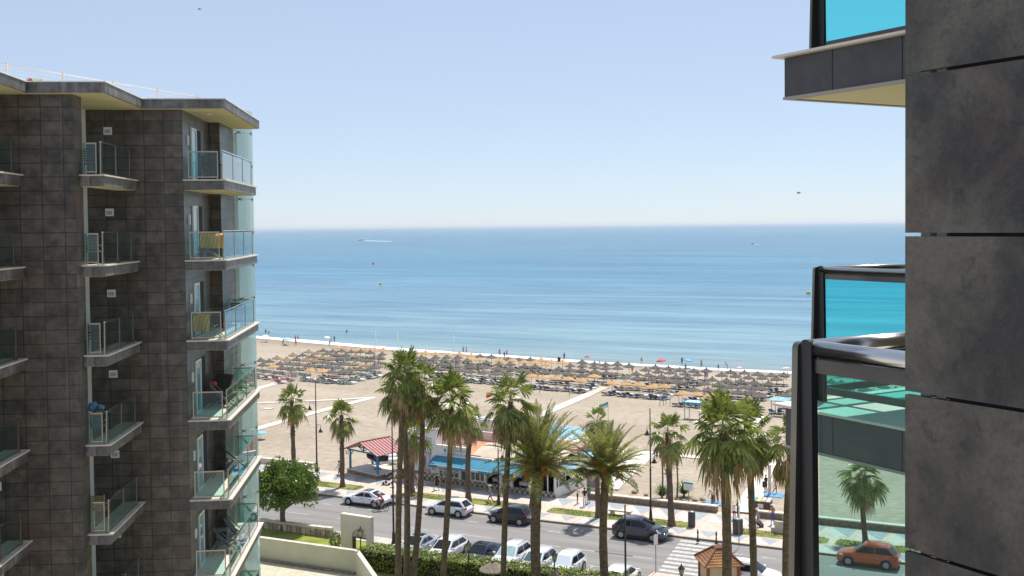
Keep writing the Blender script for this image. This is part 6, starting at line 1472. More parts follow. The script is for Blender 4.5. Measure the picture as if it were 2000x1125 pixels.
# extra front-row loungers
for (px, py) in [(505,735),(520,737),(540,739),(545,745),(595,738),(612,741),(632,740),(648,743),(668,746),(682,746),(700,740),(720,736),(735,733),(860,737),(880,738),(905,738),(922,741),(945,742),(965,744),(1040,756),(1060,757),(1085,759),(1110,760),(1136,761),(1150,757),(1195,766),(1223,769),(1250,771),(1275,773),(1302,776),(1300,770),(1352,779),(1385,782),(1510,762),(1525,765),(1490,772),(1160,751),(1180,748)]:
    p = GB(px, py, .35); cand.append((p.y, px, py, p, 0.0, 0)); cand.append((p.y, px, py, p, .75, 0))
cand.sort(key=lambda e: e[0])
EX = Vector((math.cos(LROT), math.sin(LROT), 0)); EY = Vector((-EX.y, EX.x, 0))
placed = []
for i, (d, px, py, p, q, r) in enumerate(cand):
    pos = p+EX*(q+rnd.uniform(-.08, .08))+EY*(r+rnd.uniform(-.15, .15))
    if any((pos.xy-z.xy).length < .62 for z in placed[-60:]): continue
    placed.append(pos)
    s_, n_ = sn(pos); pos.z = zb(s_, n_)+.02
    if px < 575 and d < 205: f = 'red'
    elif px < 700: f = rnd.choice(['aqua', 'aqua', 'white', 'red' if d < 205 else 'aqua'])
    elif px < 790: f = 'aqua'
    elif px < 1030: f = rnd.choice(['green', 'green', 'white'])
    else: f = rnd.choice(['blue', 'blue', 'blue', 'white'])
    ang = LROT+PI+rnd.uniform(-.1, .1)
    if len(placed) > 290: far.append((pos, ang, f)); continue
    key = (f, rnd.randrange(2))
    if key not in LP: o = LP[key] = lounger_mesh('sun_lounger', M['f_'+f], (.45, .28)[key[1]]); o['category'] = 'sun lounger'
    else: o = LP[key].copy(); COL.objects.link(o)
    o.location = pos; o.rotation_euler = (0, 0, ang)
    nm = {'blue': 'navy blue', 'green': 'dark green', 'aqua': 'pale aqua', 'red': 'reddish pink', 'white': 'white'}[f]
    rn = rowname(px, py, pos)
    o['label'] = '%s sun lounger %s %s' % (nm, rn, area_of(px, py)); o['group'] = '%s sun loungers, %s, %s' % (nm, area_of(px, py), rn)
b = MB(); fm = ['blue', 'green', 'aqua', 'red', 'white']
for pos, ang, f in far:
    c_ = MB(); c_.box(-.32, -.95, .26, .32, .35, .31, fm.index(f)); c_.hexa([(-.32, .35, .27), (.32, .35, .27), (.32, .95, .65), (-.32, .95, .65), (-.32, .35, .32), (.32, .35, .32), (.32, .92, .7), (-.32, .92, .7)], fm.index(f)); c_.box(-.34, -.97, .2, -.3, .95, .27, 5); c_.box(.3, -.97, .2, .34, .95, .27, 5)
    for x in (-.31, .27):
        for y in (-.85, .55): c_.box(x, y, 0, x+.04, y+.05, .2, 5)
    c_.xf(Matrix.Translation(pos) @ Matrix.Rotation(ang, 4, 'Z')); k = len(b.v); b.v += c_.v; b.f += [tuple(i+k for i in f_) for f_ in c_.f]; b.m += c_.m; b.sm += c_.sm
if far: o = b.build('far_sun_loungers', [M['f_'+f] for f in fm]+[M['white']]); tag(o, 'rows of distant sun loungers under the parasols near the water', 'sun loungers', kind='stuff')
# cloth parasols of bathers by the water
def cloth_parasol(label, px, py, m, r=1.0, tilt=.15):
    p = GB(px, py); o = thing('cloth_parasol', label, 'parasol', p, rnd.uniform(0, 6)); o.rotation_euler = (tilt, 0, rnd.uniform(0, 6)); b = MB(); b.tube([(0, 0, -.2), (0, 0, 1.75)], .025, 5); b.build('pole', M['white'], o)
    b = MB(); b.lathe([(r, 1.5), (r*.85, 1.63), (r*.55, 1.76), (r*.2, 1.84), (.02, 1.87)], n=16); b.build('canopy', m, o)
M['cl_red'] = mat('red cloth', (.60, .035, .03), .7); M['cl_white'] = mat('white cloth', (.72, .76, .76), .7); M['cl_aqua'] = mat('pale aqua cloth', (.36, .62, .68), .7); M['cl_blue'] = mat('sky blue cloth', (.14, .42, .62), .7); M['cl_pink'] = mat('pink white cloth', (.72, .48, .42), .7)
for a in (('red cloth parasol open by the water line', 1293, 719, M['cl_red'], 1.0), ('white cloth parasol at the water edge on the far left', 519, 668, M['cl_white'], 1.0), ('pale aqua cloth parasol on the empty sand at left', 561, 674, M['cl_aqua'], 1.1), ('white cloth parasol beside a standing bather', 638, 671, M['cl_white'], .9), ('sky blue and white cloth parasol by the water', 1343, 719, M['cl_blue'], .9), ('pink white cloth parasol at the right end of the beach', 1536, 736, M['cl_pink'], 1.0),
          ('white cloth parasol behind teal glass, left of two', 1640, 736, M['cl_white'], 1.1), ('white cloth parasol behind teal glass, right of two', 1662, 737, M['cl_white'], 1.1), ('small pink parasol lying among the right rows', 1446, 735, M['cl_pink'], .7), ('purple pink parasol among the centre rows', 1147, 712, M['cl_red'], .6)): cloth_parasol(*a)
# flag poles, posts and stands
def fpole(label, px, pyb, pyt):
    p = GB(px, pyb); t = D(px, pyt, p.y); h = t.z-p.z; o = thing('flag_pole', label, 'flag pole', p, 0, 'tall white flag poles on the beach'); b = MB(); b.tube([(0, 0, -.2), (0, 0, h)], [.09, .05], 6); b.build('pole', M['white'], o); b = MB(); b.sphere((0, 0, h+.05), .09, 8); b.build('finial', M['white'], o)
fpole('white flag pole left of the three tall palms', 735, 734, 646); fpole('white flag pole rising above the tall palm crown', 778, 738, 644); fpole('white flag pole right of the tall palms', 887, 739, 652)
def flag(label, px, pyb, pyt, cols, w, h, lean=0.0):
    p = GB(px, pyb); t = D(px, pyt, p.y); hh = t.z-p.z; o = thing('beach_flag', label, 'flag', p, .2); b = MB(); b.tube([(0, 0, -.2), (lean, 0, hh)], .03, 5); b.build('pole', M['blue_paint'], o)
    b = MB(); nx = 8
    for c in range(len(cols)):
        for i in range(nx):
            z1 = hh-.05-h*c/len(cols); z0 = hh-.05-h*(c+1)/len(cols); x0, x1 = lean-w*i/nx, lean-w*(i+1)/nx; y0, y1 = .12*math.sin(i*1.1), .12*math.sin((i+1)*1.1); s0, s1 = -.05*i, -.05*(i+1)
            b.poly([(x0, y0, z0+s0), (x1, y1, z0+s1), (x1, y1, z1+s1), (x0, y0, z1+s0)], c, True)
    b.build('cloth', cols, o)
M['fl_green'] = mat('green flag cloth', (.12, .42, .30), .8); M['fl_yellow'] = mat('yellow flag cloth', (.72, .50, .02), .8)
flag('green flag flying on a thin pole over the open sand', 1188, 832, 784, [M['fl_green'], M['cl_white']], 1.25, .75, .0); flag('yellow and red flag beside the shaggy tall palm', 963, 800, 762, [M['fl_yellow'], M['cl_red']], 1.0, .75)
def bpost(label, px, pyb, pyt):
    p = GB(px, pyb); t = D(px, pyt, p.y); h = max(1.4, t.z-p.z); o = thing('blue_post', label, 'post', p, 0, 'thin blue posts on the sand'); b = MB(); b.tube([(0, 0, -.2), (0, 0, h)], .045, 5); b.build('shaft', M['blue_paint'], o); b = MB(); b.tube([(-.05, 0, h*.5), (.05, 0, h*.5)], .055, 5); b.build('clip', M['white'], o)
for lab, *a in (('blue post left of the parasol block at the slab walkway', 1035, 766, 745), ('blue post in front of the second tan parasol', 1054, 768, 746), ('blue post nearest the slab walkway end', 1112, 773, 752), ('leftmost of four blue posts right of the walkway', 1289, 794, 772), ('second of four blue posts right of the walkway', 1296, 792, 770), ('third of four blue posts right of the walkway', 1301, 790, 768), ('rightmost of four blue posts right of the walkway', 1309, 792, 770), ('blue post under the tan parasol pair', 1326, 790, 772)): bpost(lab, *a)
p = GB(1356, 818); o = thing('beach_stand', 'blue and white slatted stand roof on four blue posts', 'stand', p, LROT)
for x in (-1.1, 1.1):
    for y in (-.8, .8): b = MB(); b.tube([(x, y, -.2), (x, y, 2.4)], .05, 5); b.build('post', M['blue_paint'], o)
b = MB()
for i in range(9): b.box(-1.3+.29*i, -1.0, 2.402, -1.3+.29*(i+1)-.004, 1.0, 2.47, i % 2)
b.build('slatted_roof', [M['sky_paint'], M['white']], o); b = MB(); b.box(-1.32, -1.03, 2.2, 1.32, -1.004, 2.47); b.build('valance', M['sky_paint'], o)
p = GB(1525, 812); o = thing('beach_stand', 'blue beach stand half hidden behind the right palms', 'stand', p, LROT)
for x in (-1.1, 1.1):
    for y in (-.8, .8): b = MB(); b.tube([(x, y, -.2), (x, y, 2.3)], .05, 5); b.build('post', M['blue_paint'], o)
b = MB(); b.hexa([(-1.4, -1, 2.25), (1.4, -1, 2.25), (1.4, 1, 2.5), (-1.4, 1, 2.5), (-1.4, -1, 2.29), (1.4, -1, 2.29), (1.4, 1, 2.54), (-1.4, 1, 2.54)]); b.build('cloth_roof', M['awn2'], o)
p = GB(508, 858); o = thing('blue_sunshade', 'round pale blue sunshade beside the corner balcony', 'sunshade', p); b = MB(); b.tube([(0, 0, -.1), (0, 0, .8)], .04, 5); b.build('pole', M['white'], o); b = MB(); b.lathe([(.95, .78), (.9, .84), (.02, .92)], n=18); b.build('disc', M['cl_blue'], o)
p = GB(568, 742); o = thing('banner_board', 'low red and white striped banner board on the sand', 'banner', p, LROT); b = MB()
for i in range(8): b.box(-1.6+.4*i, 0, .5, -1.6+.4*i+.396, .05, 1.3, i % 2)
b.build('striped_cloth', [M['cl_pink'], M['white']], o); b = MB(); b.tube([(-1.6, .06, -.1), (-1.6, .06, 1.4)], .03, 5); b.tube([(1.6, .06, -.1), (1.6, .06, 1.4)], .03, 5); b.build('post', M['white'], o)
p = GB(1092, 706); tag(MB().build('x', M['black']) if False else None or thing('waste_drum', 'dark waste drum standing near the water line', 'drum', p), None)
b = MB(); b.lathe([(.32, 0), (.34, .1), (.34, .9), (.30, .95)], n=12); b.build('drum_body', M['trim'], bpy.data.objects['waste_drum']); b = MB(); b.lathe([(.36, .86), (.36, .92)], n=12); b.build('rim_band', M['alu'], bpy.data.objects['waste_drum'])
# rocks on the planted sand
for i, (px, py) in enumerate(((1232, 971), (1240, 963), (1262, 968), (1322, 978), (1336, 980), (1345, 983), (1358, 978), (1372, 977), (1375, 983))):
    p = GB(px, py); b = MB(); r = rnd.uniform(.18, .34); b.sphere((0, 0, .08), r, 7, 0, .7); b.v = [(x*(1+rnd.uniform(-.2, .2)), y*1.3*(1+rnd.uniform(-.2, .2)), z) for x, y, z in b.v]
    o = b.build('rock', M['rock'], loc=p); tag(o, 'pale brown rock edging the spiky plants on the sand', 'rock', 'rocks around the planted sand')

# ------------------------------------------------------------------ sea: boats and buoys, gulls
def sea(px, py): return G(px, py, SEA)
p = sea(707, 470); o = thing('motor_boat', 'small white motor boat trailing a long wake far out', 'boat', p, PI); b = MB()
for x0, w0, x1, w1 in ((-9, 3, 3, 2.6), (3, 2.6, 9, .2)): b.hexa([(x0, -w0*.8, -.4), (x1, -w1*.8, -.4), (x1, w1*.8, -.4), (x0, w0*.8, -.4), (x0, -w0, 1.8), (x1, -w1, 2.4), (x1, w1, 2.4), (x0, w0, 1.8)])
b.build('hull', M['white'], o); b = MB(); b.box(-4, -1.8, 1.9, 2.5, 1.8, 4.2); b.build('cabin', M['white'], o)
def wake(px0, py0, px1, py1, w0, w1):
    a, c = sea(px0, py0), sea(px1, py1); d = (c-a).normalized(); n_ = Vector((-d.y, d.x, 0)); b = MB(); k = 14; L_ = []
    for i in range(k+1): q = a.lerp(c, i/k); ww = w0+(w1-w0)*i/k; ww *= rnd.uniform(.6, 1.2); L_.append((b.add(q+n_*ww+Vector((0, 0, .15))), b.add(q-n_*ww+Vector((0, 0, .15)))))
    for (e, f), (g, h) in zip(L_, L_[1:]): b.face((e, f, h, g))
    b.build('boat_wake', M['foam'], kind='structure')
wake(709, 470.3, 765, 471.5, 12, 5)
p = sea(1470, 477); o = thing('jet_ski', 'distant dark jet ski on the open sea', 'jet ski', p, .4); b = MB(); b.hexa([(-1.7, -.6, 0), (1.7, -.3, 0), (1.7, .3, 0), (-1.7, .6, 0), (-1.7, -.6, .6), (1.9, -.2, .8), (1.9, .2, .8), (-1.7, .6, .6)]); b.build('hull', M['alu'], o); b = MB(); b.box(-.8, -.25, .6, .2, .25, 1.3); b.build('rider_seat', M['trim'], o); wake(1473, 477.4, 1484, 477.8, 3, 1)
def buoy(label, px, py, m, r=.9):
    p = sea(px, py); o = thing('buoy', label, 'buoy', p, 0, 'small buoys on the sea'); b = MB(); b.sphere((0, 0, .35), r, 10); b.build('float', m, o); b = MB(); b.tube([(0, 0, .8), (0, 0, r+.9)], .08, 5); b.build('mast', M['trim'], o)
buoy('yellow buoy left of the centre of the sea', 743, 556, M['fl_yellow'], .75); buoy('yellow buoy beside the teal glass balcony', 1579, 574, M['fl_yellow']); buoy('small orange buoy farther out than the yellow ones', 729, 516, M['cl_red'], .8)
def gull(label, px, py, d, w, rz, dark=True):
    p = D(px, py, d); o = thing('seagull', label, 'bird', p, rz); b = MB()
    b.lathe([(.001, -.22), (.05, -.1), (.07, .02), (.045, .14), (.035, .18), (.001, .24)], n=8); b.xf(Matrix.Rotation(PI/2, 4, 'Y')); 
    for sg in (-1, 1):
        P = [(.06, 0, .03), (.10, sg*w*.45, .13), (-.04, sg*w, .04), (-.08, sg*w*.45, .11), (-.08, 0, .03)]; Q = [(x, y, z-.012) for x, y, z in P]
        if sg < 0: P, Q = P[::-1], Q[::-1]
        b.poly(P[::1] if sg > 0 else P); b.poly(Q[::-1])
    b.poly([(-.2, -.03, 0), (-.34, -.07, 0), (-.34, .07, 0), (-.2, .03, 0)]); b.build('body', M['gull'], o); b = MB(); b.hexa([(.22, -.012, -.015), (.30, -.004, -.02), (.30, .004, -.02), (.22, .012, -.015), (.22, -.012, .01), (.29, -.004, -.01), (.29, .004, -.01), (.22, .012, .01)]); b.build('beak', M['fl_yellow'], o)
M['gull'] = mat('gull feathers', (.22, .22, .23), .8)
gull('gull gliding over the horizon at the right', 1560, 377, 110, .6, 2.6); gull('tiny gull high in the sky at the left', 390, 18, 130, .5, 2.9)
# ------------------------------------------------------------------ people
SKINC = {}
for nm, c in (('light', (.55, .33, .23)), ('tan', (.40, .21, .13)), ('dark', (.22, .11, .07))): M['skin_'+nm] = mat('skin '+nm, c, .55)
def cloth(c): 
    k = 'cl%.2f_%.2f_%.2f' % c
    if k not in M: M[k] = mat('clothing '+k, c, .85, var=.1, scale=6)
    return M[k]
M['hair_dark'] = mat('dark hair', (.03, .02, .015), .7); M['hair_fair'] = mat('fair hair', (.34, .22, .10), .7); M['hair_grey'] = mat('grey hair', (.36, .34, .32), .7); M['eye'] = mat('eye', (.015, .012, .012), .3)
def rotx(v, a): c, s = math.cos(a), math.sin(a); return Vector((v.x, v.y*c-v.z*s, v.y*s+v.z*c))
BODY = {}
def body_mesh(pose):
    key = tuple(sorted(pose.items()))
    if key in BODY: return BODY[key]
    lean = pose.get('lean', 0); V = []; E = []; Rr = []; Z = []
    def v(p, r, z, par=None):
        V.append(Vector(p)); Rr.append(r if isinstance(r, tuple) else (r, r)); Z.append(z)
        if par is not None: E.append((par, len(V)-1))
        return len(V)-1
    pel = v((0, 0, .92), (.150, .105), 'bottom')
    T = lambda y, z: rotx(Vector((0, y, z-.92)), -lean)+Vector((0, 0, .92))
    TX = lambda x, y, z: T(y, z)+Vector((x, 0, 0))
    wa = v(T(0, 1.07), (.128, .092), 'top', pel); ch = v(T(.01, 1.26), (.158, .105), 'top', wa); nb = v(T(0, 1.41), (.085, .07), 'top', ch)
    nk = v(T(.015, 1.485), .050, 'skin', nb); hl = v(T(.035, 1.555), (.068, .080), 'skin', nk); hm = v(T(.03, 1.63), (.077, .094), 'head', hl); ht = v(T(.02, 1.70), (.052, .065), 'head', hm)
    hands = []
    for sd, a, eb, out in ((1, pose.get('armR', .1), pose.get('elbR', .25), pose.get('outR', .12)), (-1, pose.get('armL', -.1), pose.get('elbL', .25), pose.get('outL', .12))):
        sh = v(TX(sd*.165, -.0, 1.385), .062, 'top', nb)
        d = rotx(Vector((sd*math.sin(out), 0, -math.cos(out))), a-lean*.4); e = v(V[sh]+d*.14, .052, 'sleeve', sh); el = v(V[sh]+d*.285, .043, 'arm', e)
        d2 = rotx(Vector((sd*math.sin(out*.6), 0, -math.cos(out*.6))), a+eb-lean*.4); fa = v(V[el]+d2*.10, .041, 'arm', el); wr = v(V[el]+d2*.245, .028, 'arm', fa); pm = v(V[wr]+d2*.075, (.036, .020), 'arm', wr); hands.append((V[pm].copy(), d2.normalized(), sd))
    low = 9
    for sd, a, kb in ((1, pose.get('legR', 0), pose.get('kneeR', .05)), (-1, pose.get('legL', 0), pose.get('kneeL', .05))):
        hp = v((sd*.088, 0, .87), .088, 'bottom', pel); d = rotx(Vector((sd*.02, 0, -1)), a); th_ = v(V[hp]+d*.2, .078, 'thigh', hp); kn = v(V[hp]+d*.41, .056, 'thigh', th_)
        d2 = rotx(Vector((0, 0, -1)), a-kb); cf = v(V[kn]+d2*.14, .054, 'calf', kn); an = v(V[kn]+d2*.39, .036, 'calf', cf); f = rotx(Vector((0, 1, 0)), (a-kb)*.6+pose.get('foot', 0)); he = v(V[an]+d2*.035-f*.02, .038, 'shoe', an); to = v(V[an]+d2*.045+f*.15, (.036, .026), 'shoe', he); low = min(low, V[he].z-.035, V[to].z-.03)
    me = bpy.data.meshes.new('b'); me.from_pydata([tuple(p) for p in V], E, []); ob = bpy.data.objects.new('b', me); COL.objects.link(ob)
    md = ob.modifiers.new('s', 'SKIN'); md.use_smooth_shade = True; md.branch_smoothing = .4
    for i, sv in enumerate(me.skin_vertices[0].data): sv.radius = Rr[i]; sv.use_root = (i == 0)
    ms = ob.modifiers.new('u', 'SUBSURF'); ms.levels = 1; ms.render_levels = 1
    dg = bpy.context.evaluated_depsgraph_get(); dg.update(); m2 = bpy.data.meshes.new_from_object(ob.evaluated_get(dg)); bpy.data.objects.remove(ob)
    b = MB(); b.v = [tuple(q.co) for q in m2.vertices]; zones = []
    segs = [(V[a], V[c], Z[a], Z[c]) for a, c in E]
    for p in m2.polygons:
        c = p.center; best = None
        for (A, B, za, zc) in segs:
            ab = B-A; t = max(0, min(1, (c-A).dot(ab)/ab.length_squared)); dd = (c-(A+ab*t)).length
            if best is None or dd < best[0]: best = (dd, za if t < .5 else zc)
        b.face(tuple(p.vertices), 0, True); zones.append(best[1])
    def extra(fn, zone):
        n0 = len(b.f); fn(); zones.extend([zone]*(len(b.f)-n0))
    for (p, d, sd) in hands:
        side = Vector((0, 1, 0)) if abs(d.y) < .8 else Vector((0, 0, 1)); side = (side-d*side.dot(d)).normalized(); q = Vector((sd, 0, 0))
        for k, l in ((-1.5, .058), (-.5, .072), (.5, .078), (1.5, .070)):
            a = p+d*.02+side*k*.017; e = a+d*l*.55; f = e+(d*.8-q*.6)*l*.45; extra(lambda: b.tube([a, e, f], [.0088, .0080, .006], 5), 'arm')
        a = p-d*.015+side*.03; extra(lambda: b.tube([a, a+side*.025+d*.025, a+side*.03+d*.06-q*.012], [.011, .0095, .007], 5), 'arm')
    for sd in (-1, 1): extra(lambda: b.sphere(T(.115, 1.625)+Vector((sd*.032, 0, 0)), .012, 6), 'eye')
    extra(lambda: b.tube([T(.112, 1.625), T(.142, 1.592), T(.115, 1.585)], [.008, .015, .008], 5), 'skin')
    extra(lambda: b.tube([T(.112, 1.555)-Vector((.025, 0, 0)), T(.112, 1.555)+Vector((.025, 0, 0))], .006, 4), 'lip')
    for sd in (-1, 1): extra(lambda: b.lathe([(.004, -.03), (.014, 0), (.004, .03)], T(.02, 1.61)+Vector((sd*.083, 0, 0)), 6), 'skin')
    BODY[key] = (b, zones, low, T(.02, 1.66), T(0, 1.07)); return BODY[key]
ZI = {'skin': 0, 'arm': 0, 'head': 0, 'lip': 0, 'top': 1, 'sleeve': 1, 'bottom': 2, 'thigh': 2, 'calf': 2, 'shoe': 3, 'eye': 4}
OUT = {}
STAND = dict(); WALK = dict(legR=.42, kneeR=.15, legL=-.30, kneeL=.45, armR=-.35, armL=.4, lean=.05); WALK2 = dict(legR=-.32, kneeR=.4, legL=.38, kneeL=.1, armR=.35, armL=-.35, lean=.05)
BENT = dict(lean=.7, armR=.5, armL=.6, legR=.1, legL=-.1); SIT = dict(legR=1.45, kneeR=1.45, legL=1.4, kneeL=1.4, armR=.5, elbR=.9, armL=.4, elbL=.8); LIEP = dict(legR=.05, legL=.15, kneeL=.5, armR=2.6, armL=.2); RIDE = dict(lean=.55, legR=1.25, kneeR=1.1, legL=.65, kneeL=.95, armR=1.15, elbR=.2, armL=1.15, elbL=.2); KICK = dict(legL=.75, kneeL=.45, legR=0, armR=.5, armL=.4, lean=.1); HOLD = dict(armR=.5, elbR=1.2, armL=.3, elbL=1.1, legR=.08, legL=-.06)
def person(label, p, rz, pose=STAND, top=None, bottom=(.1, .1, .12), short=True, skin='light', hair='hair_dark', sleeve=True, shoes=(.08, .07, .07), hat=None, dress=None, h=1.0, lie=False, z=None, cat='person', long_hair=False):
    b, zones, low, hc, wc = body_mesh(pose); zi = dict(ZI)
    if top is None: zi['top'] = 0; zi['sleeve'] = 0
    if not sleeve: zi['sleeve'] = 0
    if short: zi['calf'] = 0
    if bottom is None: zi['bottom'] = 0; zi['thigh'] = 0
    if shoes is None: zi['shoe'] = 0
    key = (id(b), tuple(sorted(zi.items())))
    mats = [M['skin_'+skin], cloth(top) if top else M['skin_'+skin], cloth(bottom) if bottom else M['skin_'+skin], cloth(shoes) if shoes else M['skin_'+skin], M['eye']]
    o = thing('person', label, cat, p, rz); o.scale = (h, h, h)
    if key not in OUT:
        b.m = [zi[q] for q in zones]; bo = b.build('body', mats, o); OUT[key] = bo.data
    else:
        bo = bpy.data.objects.new('body', OUT[key]); COL.objects.link(bo); bo.parent = o
    for i, mm in enumerate(mats): bo.material_slots[i].link = 'OBJECT'; bo.material_slots[i].material = mm
    zoff = -low if z is None else 0
    kids = [bo]
    if hair and not hat:
        c = MB(); c.lathe([(.101, -.05), (.104, .0), (.09, .05), (.05, .08), (.001, .09)], (hc.x, hc.y-.012, hc.z-.0), 10, sy=1.08)
        if long_hair: c.lathe([(.06, -.24), (.085, -.12), (.08, 0)], (hc.x, hc.y-.05, hc.z-.02), 8, sy=.6)
        kids.append(c.build('hair', M[hair], o))
    if hat:
        c = MB(); c.lathe([(.17, .0), (.165, .012), (.105, .015), (.10, .06), (.07, .095), (.001, .10)], (hc.x, hc.y+.005, hc.z-.005), 12, sy=1.1); kids.append(c.build('hat', cloth(hat), o))
    if dress:
        c = MB(); c.lathe([(.25, .52), (.21, .72), (.17, .92), (.145, 1.08), (.165, 1.26)], (0, 0, 0), 14, sy=.75); kids.append(c.build('dress', cloth(dress), o))
    for k in kids: k.location = (0, 0, zoff if z is None else z)
    if lie: o.rotation_euler = (-PI/2+.12, 0, rz); o.location.z += .12
    return o
PV = .12
W_, Gy, Bk = (.72, .71, .69), (.30, .30, .31), (.02, .02, .022)
az = lambda a: SROT+a      # facing: 0 = towards the sea, PI = towards the street
def pp(px, py): return G(px, py, PV)
person('man in a white shirt walking behind the leftmost verge palm', pp(663, 931), az(PI/2), WALK, W_, (.10, .10, .12), short=False, hair='hair_dark')
person('person in a white shirt beside the pram by the tall palm trunks', pp(771, 949), az(-PI/2), WALK, W_, (.30, .25, .20), hair='hair_grey')
person('woman in a blue skirt walking between the tall palm trunks', pp(797, 949), az(PI/2), WALK2, (.05, .05, .06), (.03, .06, .30), hair='hair_dark', long_hair=True)
person('woman in a white top striding below the mural panel', pp(818, 952), az(PI/2), WALK, W_, (.62, .52, .45), hair='hair_dark', long_hair=True, skin='tan')
person('child in a pink dress walking below the mural panel', pp(826, 950), az(PI/2), WALK2, (.55, .14, .22), (.55, .14, .22), dress=(.55, .14, .22), h=.72, hair='hair_fair')
person('person in a long black dress walking past the left awning', pp(853, 957), az(-PI/2), WALK, Bk, Bk, dress=Bk, hair='hair_dark')
person('person in a green shirt close to the restaurant window', pp(862, 949), az(-PI/2), STAND, (.02, .18, .10), (.02, .16, .10), h=.85, hair='hair_dark')
person('man in a cap and grey shorts walking in front of the open bay', pp(958, 982), az(PI/2+.3), WALK, (.36, .30, .26), (.20, .22, .25), skin='tan', hat=(.55, .48, .38))
person('woman in white shorts walking behind the slim lamp post', pp(977, 978), az(PI/2+.2), WALK2, (.45, .45, .5), (.62, .6, .58), hair='hair_fair', skin='tan')
person('woman in a white top and navy shorts talking by the side wall', pp(1128, 984), az(-PI/2+.2), HOLD, W_, (.04, .05, .10), hair='hair_dark')
person('man in black with a bag and white shorts seen from behind by the side wall', pp(1142, 989), az(.2), HOLD, Bk, W_, hair='hair_dark', skin='tan')
person('man in a green shirt standing nearest the low wall', pp(1150, 983), az(.8), STAND, (.02, .22, .13), (.10, .10, .15), skin='tan')
person('person in a white hat and dark swimwear at the foot shower', GB(1394, 986), az(2.6), BENT, W_, (.05, .05, .08), hat=W_, skin='tan', short=True)
person('girl standing beside the foot shower', GB(1402, 984), az(2.2), HOLD, (.24, .17, .22), (.2, .2, .28), h=.78, hair='hair_dark', long_hair=True, skin='tan')
person('small person in maroon trousers in front of the walkway', pp(1434, 1015), az(PI), STAND, W_, (.25, .02, .11), short=False, h=.8, hat=W_)
person('woman in a green top and white hat at the end of the walkway', pp(1441, 1012), az(PI/2), HOLD, (.10, .22, .08), (.05, .05, .06), hat=W_, skin='tan')
person('person in black half hidden behind the bent palm trunk', GB(1466, 972), az(2.8), WALK, Bk, (.05, .06, .2), skin='tan')
person('man in a black wetsuit top standing by the tall shower', GB(1496, 962), az(1.0), STAND, Bk, Bk, hair='hair_fair', skin='tan', shoes=None)
person('child in swimwear lifting one leg at the tall shower', GB(1516, 966), az(PI/2), KICK, None, (.10, .08, .10), h=.78, skin='tan', shoes=None, hair='hair_dark')
person('woman in a grey top and black leggings walking with luggage', pp(1471, 1028), az(PI/2+.4), WALK, Gy, Bk, short=False, hair='hair_fair', long_hair=True)
person('person in grey and white pulling a dark suitcase', pp(1480, 1031), az(PI/2+.4), WALK2, (.42, .40, .42), (.30, .28, .27), short=False, hat=W_)
person('shirtless man in blue shorts and a white hat beside the low wall', pp(1509, 1024), az(PI), HOLD, None, (.02, .10, .40), hat=W_, skin='tan')
person('person in a green top sitting on the solid stone bench', pp(1533, 1036)+Vector((0, 0, .12)), az(.1), SIT, (.18, .45, .14), (.1, .1, .1), hair='hair_dark')
p = pp(1490, 1030); o = thing('suitcase', 'dark wheeled suitcase tilted behind the walking person', 'suitcase', p, SROT); b = MB(); b.box(-.18, -.12, .08, .18, .12, .62); b.xf(Matrix.Rotation(-.7, 4, 'Y')); b.build('shell', M['p_blue'], o); b = MB(); b.tube([(.0, -.08, .1), (0, -.08, .0)], .04, 6); b.tube([(0, .08, .1), (0, .08, 0)], .04, 6); b.build('wheel', M['trim'], o); b = MB(); b.tube([(-.45, -.07, .45), (-.8, -.07, .8), (-.8, .07, .8), (-.45, .07, .45)], .012, 4); b.build('handle', M['alu'], o)
p = pp(757, 946); o = thing('pram', 'dark pram standing by the corner of the planter wall', 'pram', p, SROT); b = MB(); b.hexa([(-.35, -.22, .45), (.3, -.22, .45), (.3, .22, .45), (-.35, .22, .45), (-.5, -.26, .8), (.42, -.26, .75), (.42, .26, .75), (-.5, .26, .8)]); b.build('seat', M['trim'], o); b = MB(); b.lathe([(.30, 0), (.26, .16), (.12, .27), (.01, .3)], (-.2, 0, .78), 10); b.build('hood', M['black'], o)
for x in (-.35, .35):
    for y in (-.25, .25): b = MB(); b.lathe([(.0001, -.02), (.13, -.02), (.13, .02), (.0001, .02)], n=12); b.xf(Matrix.Translation((x, y, .13)) @ Matrix.Rotation(PI/2, 4, 'X')); b.build('wheel', M['trim'], o)
b = MB(); b.tube([(-.35, -.25, .13), (.45, -.22, .95), (.45, .22, .95), (-.35, .25, .13)], .018, 5); b.tube([(.35, -.25, .13), (-.3, -.22, .6)], .018, 5); b.tube([(.35, .25, .13), (-.3, .22, .6)], .018, 5); b.build('chassis', M['alu'], o)
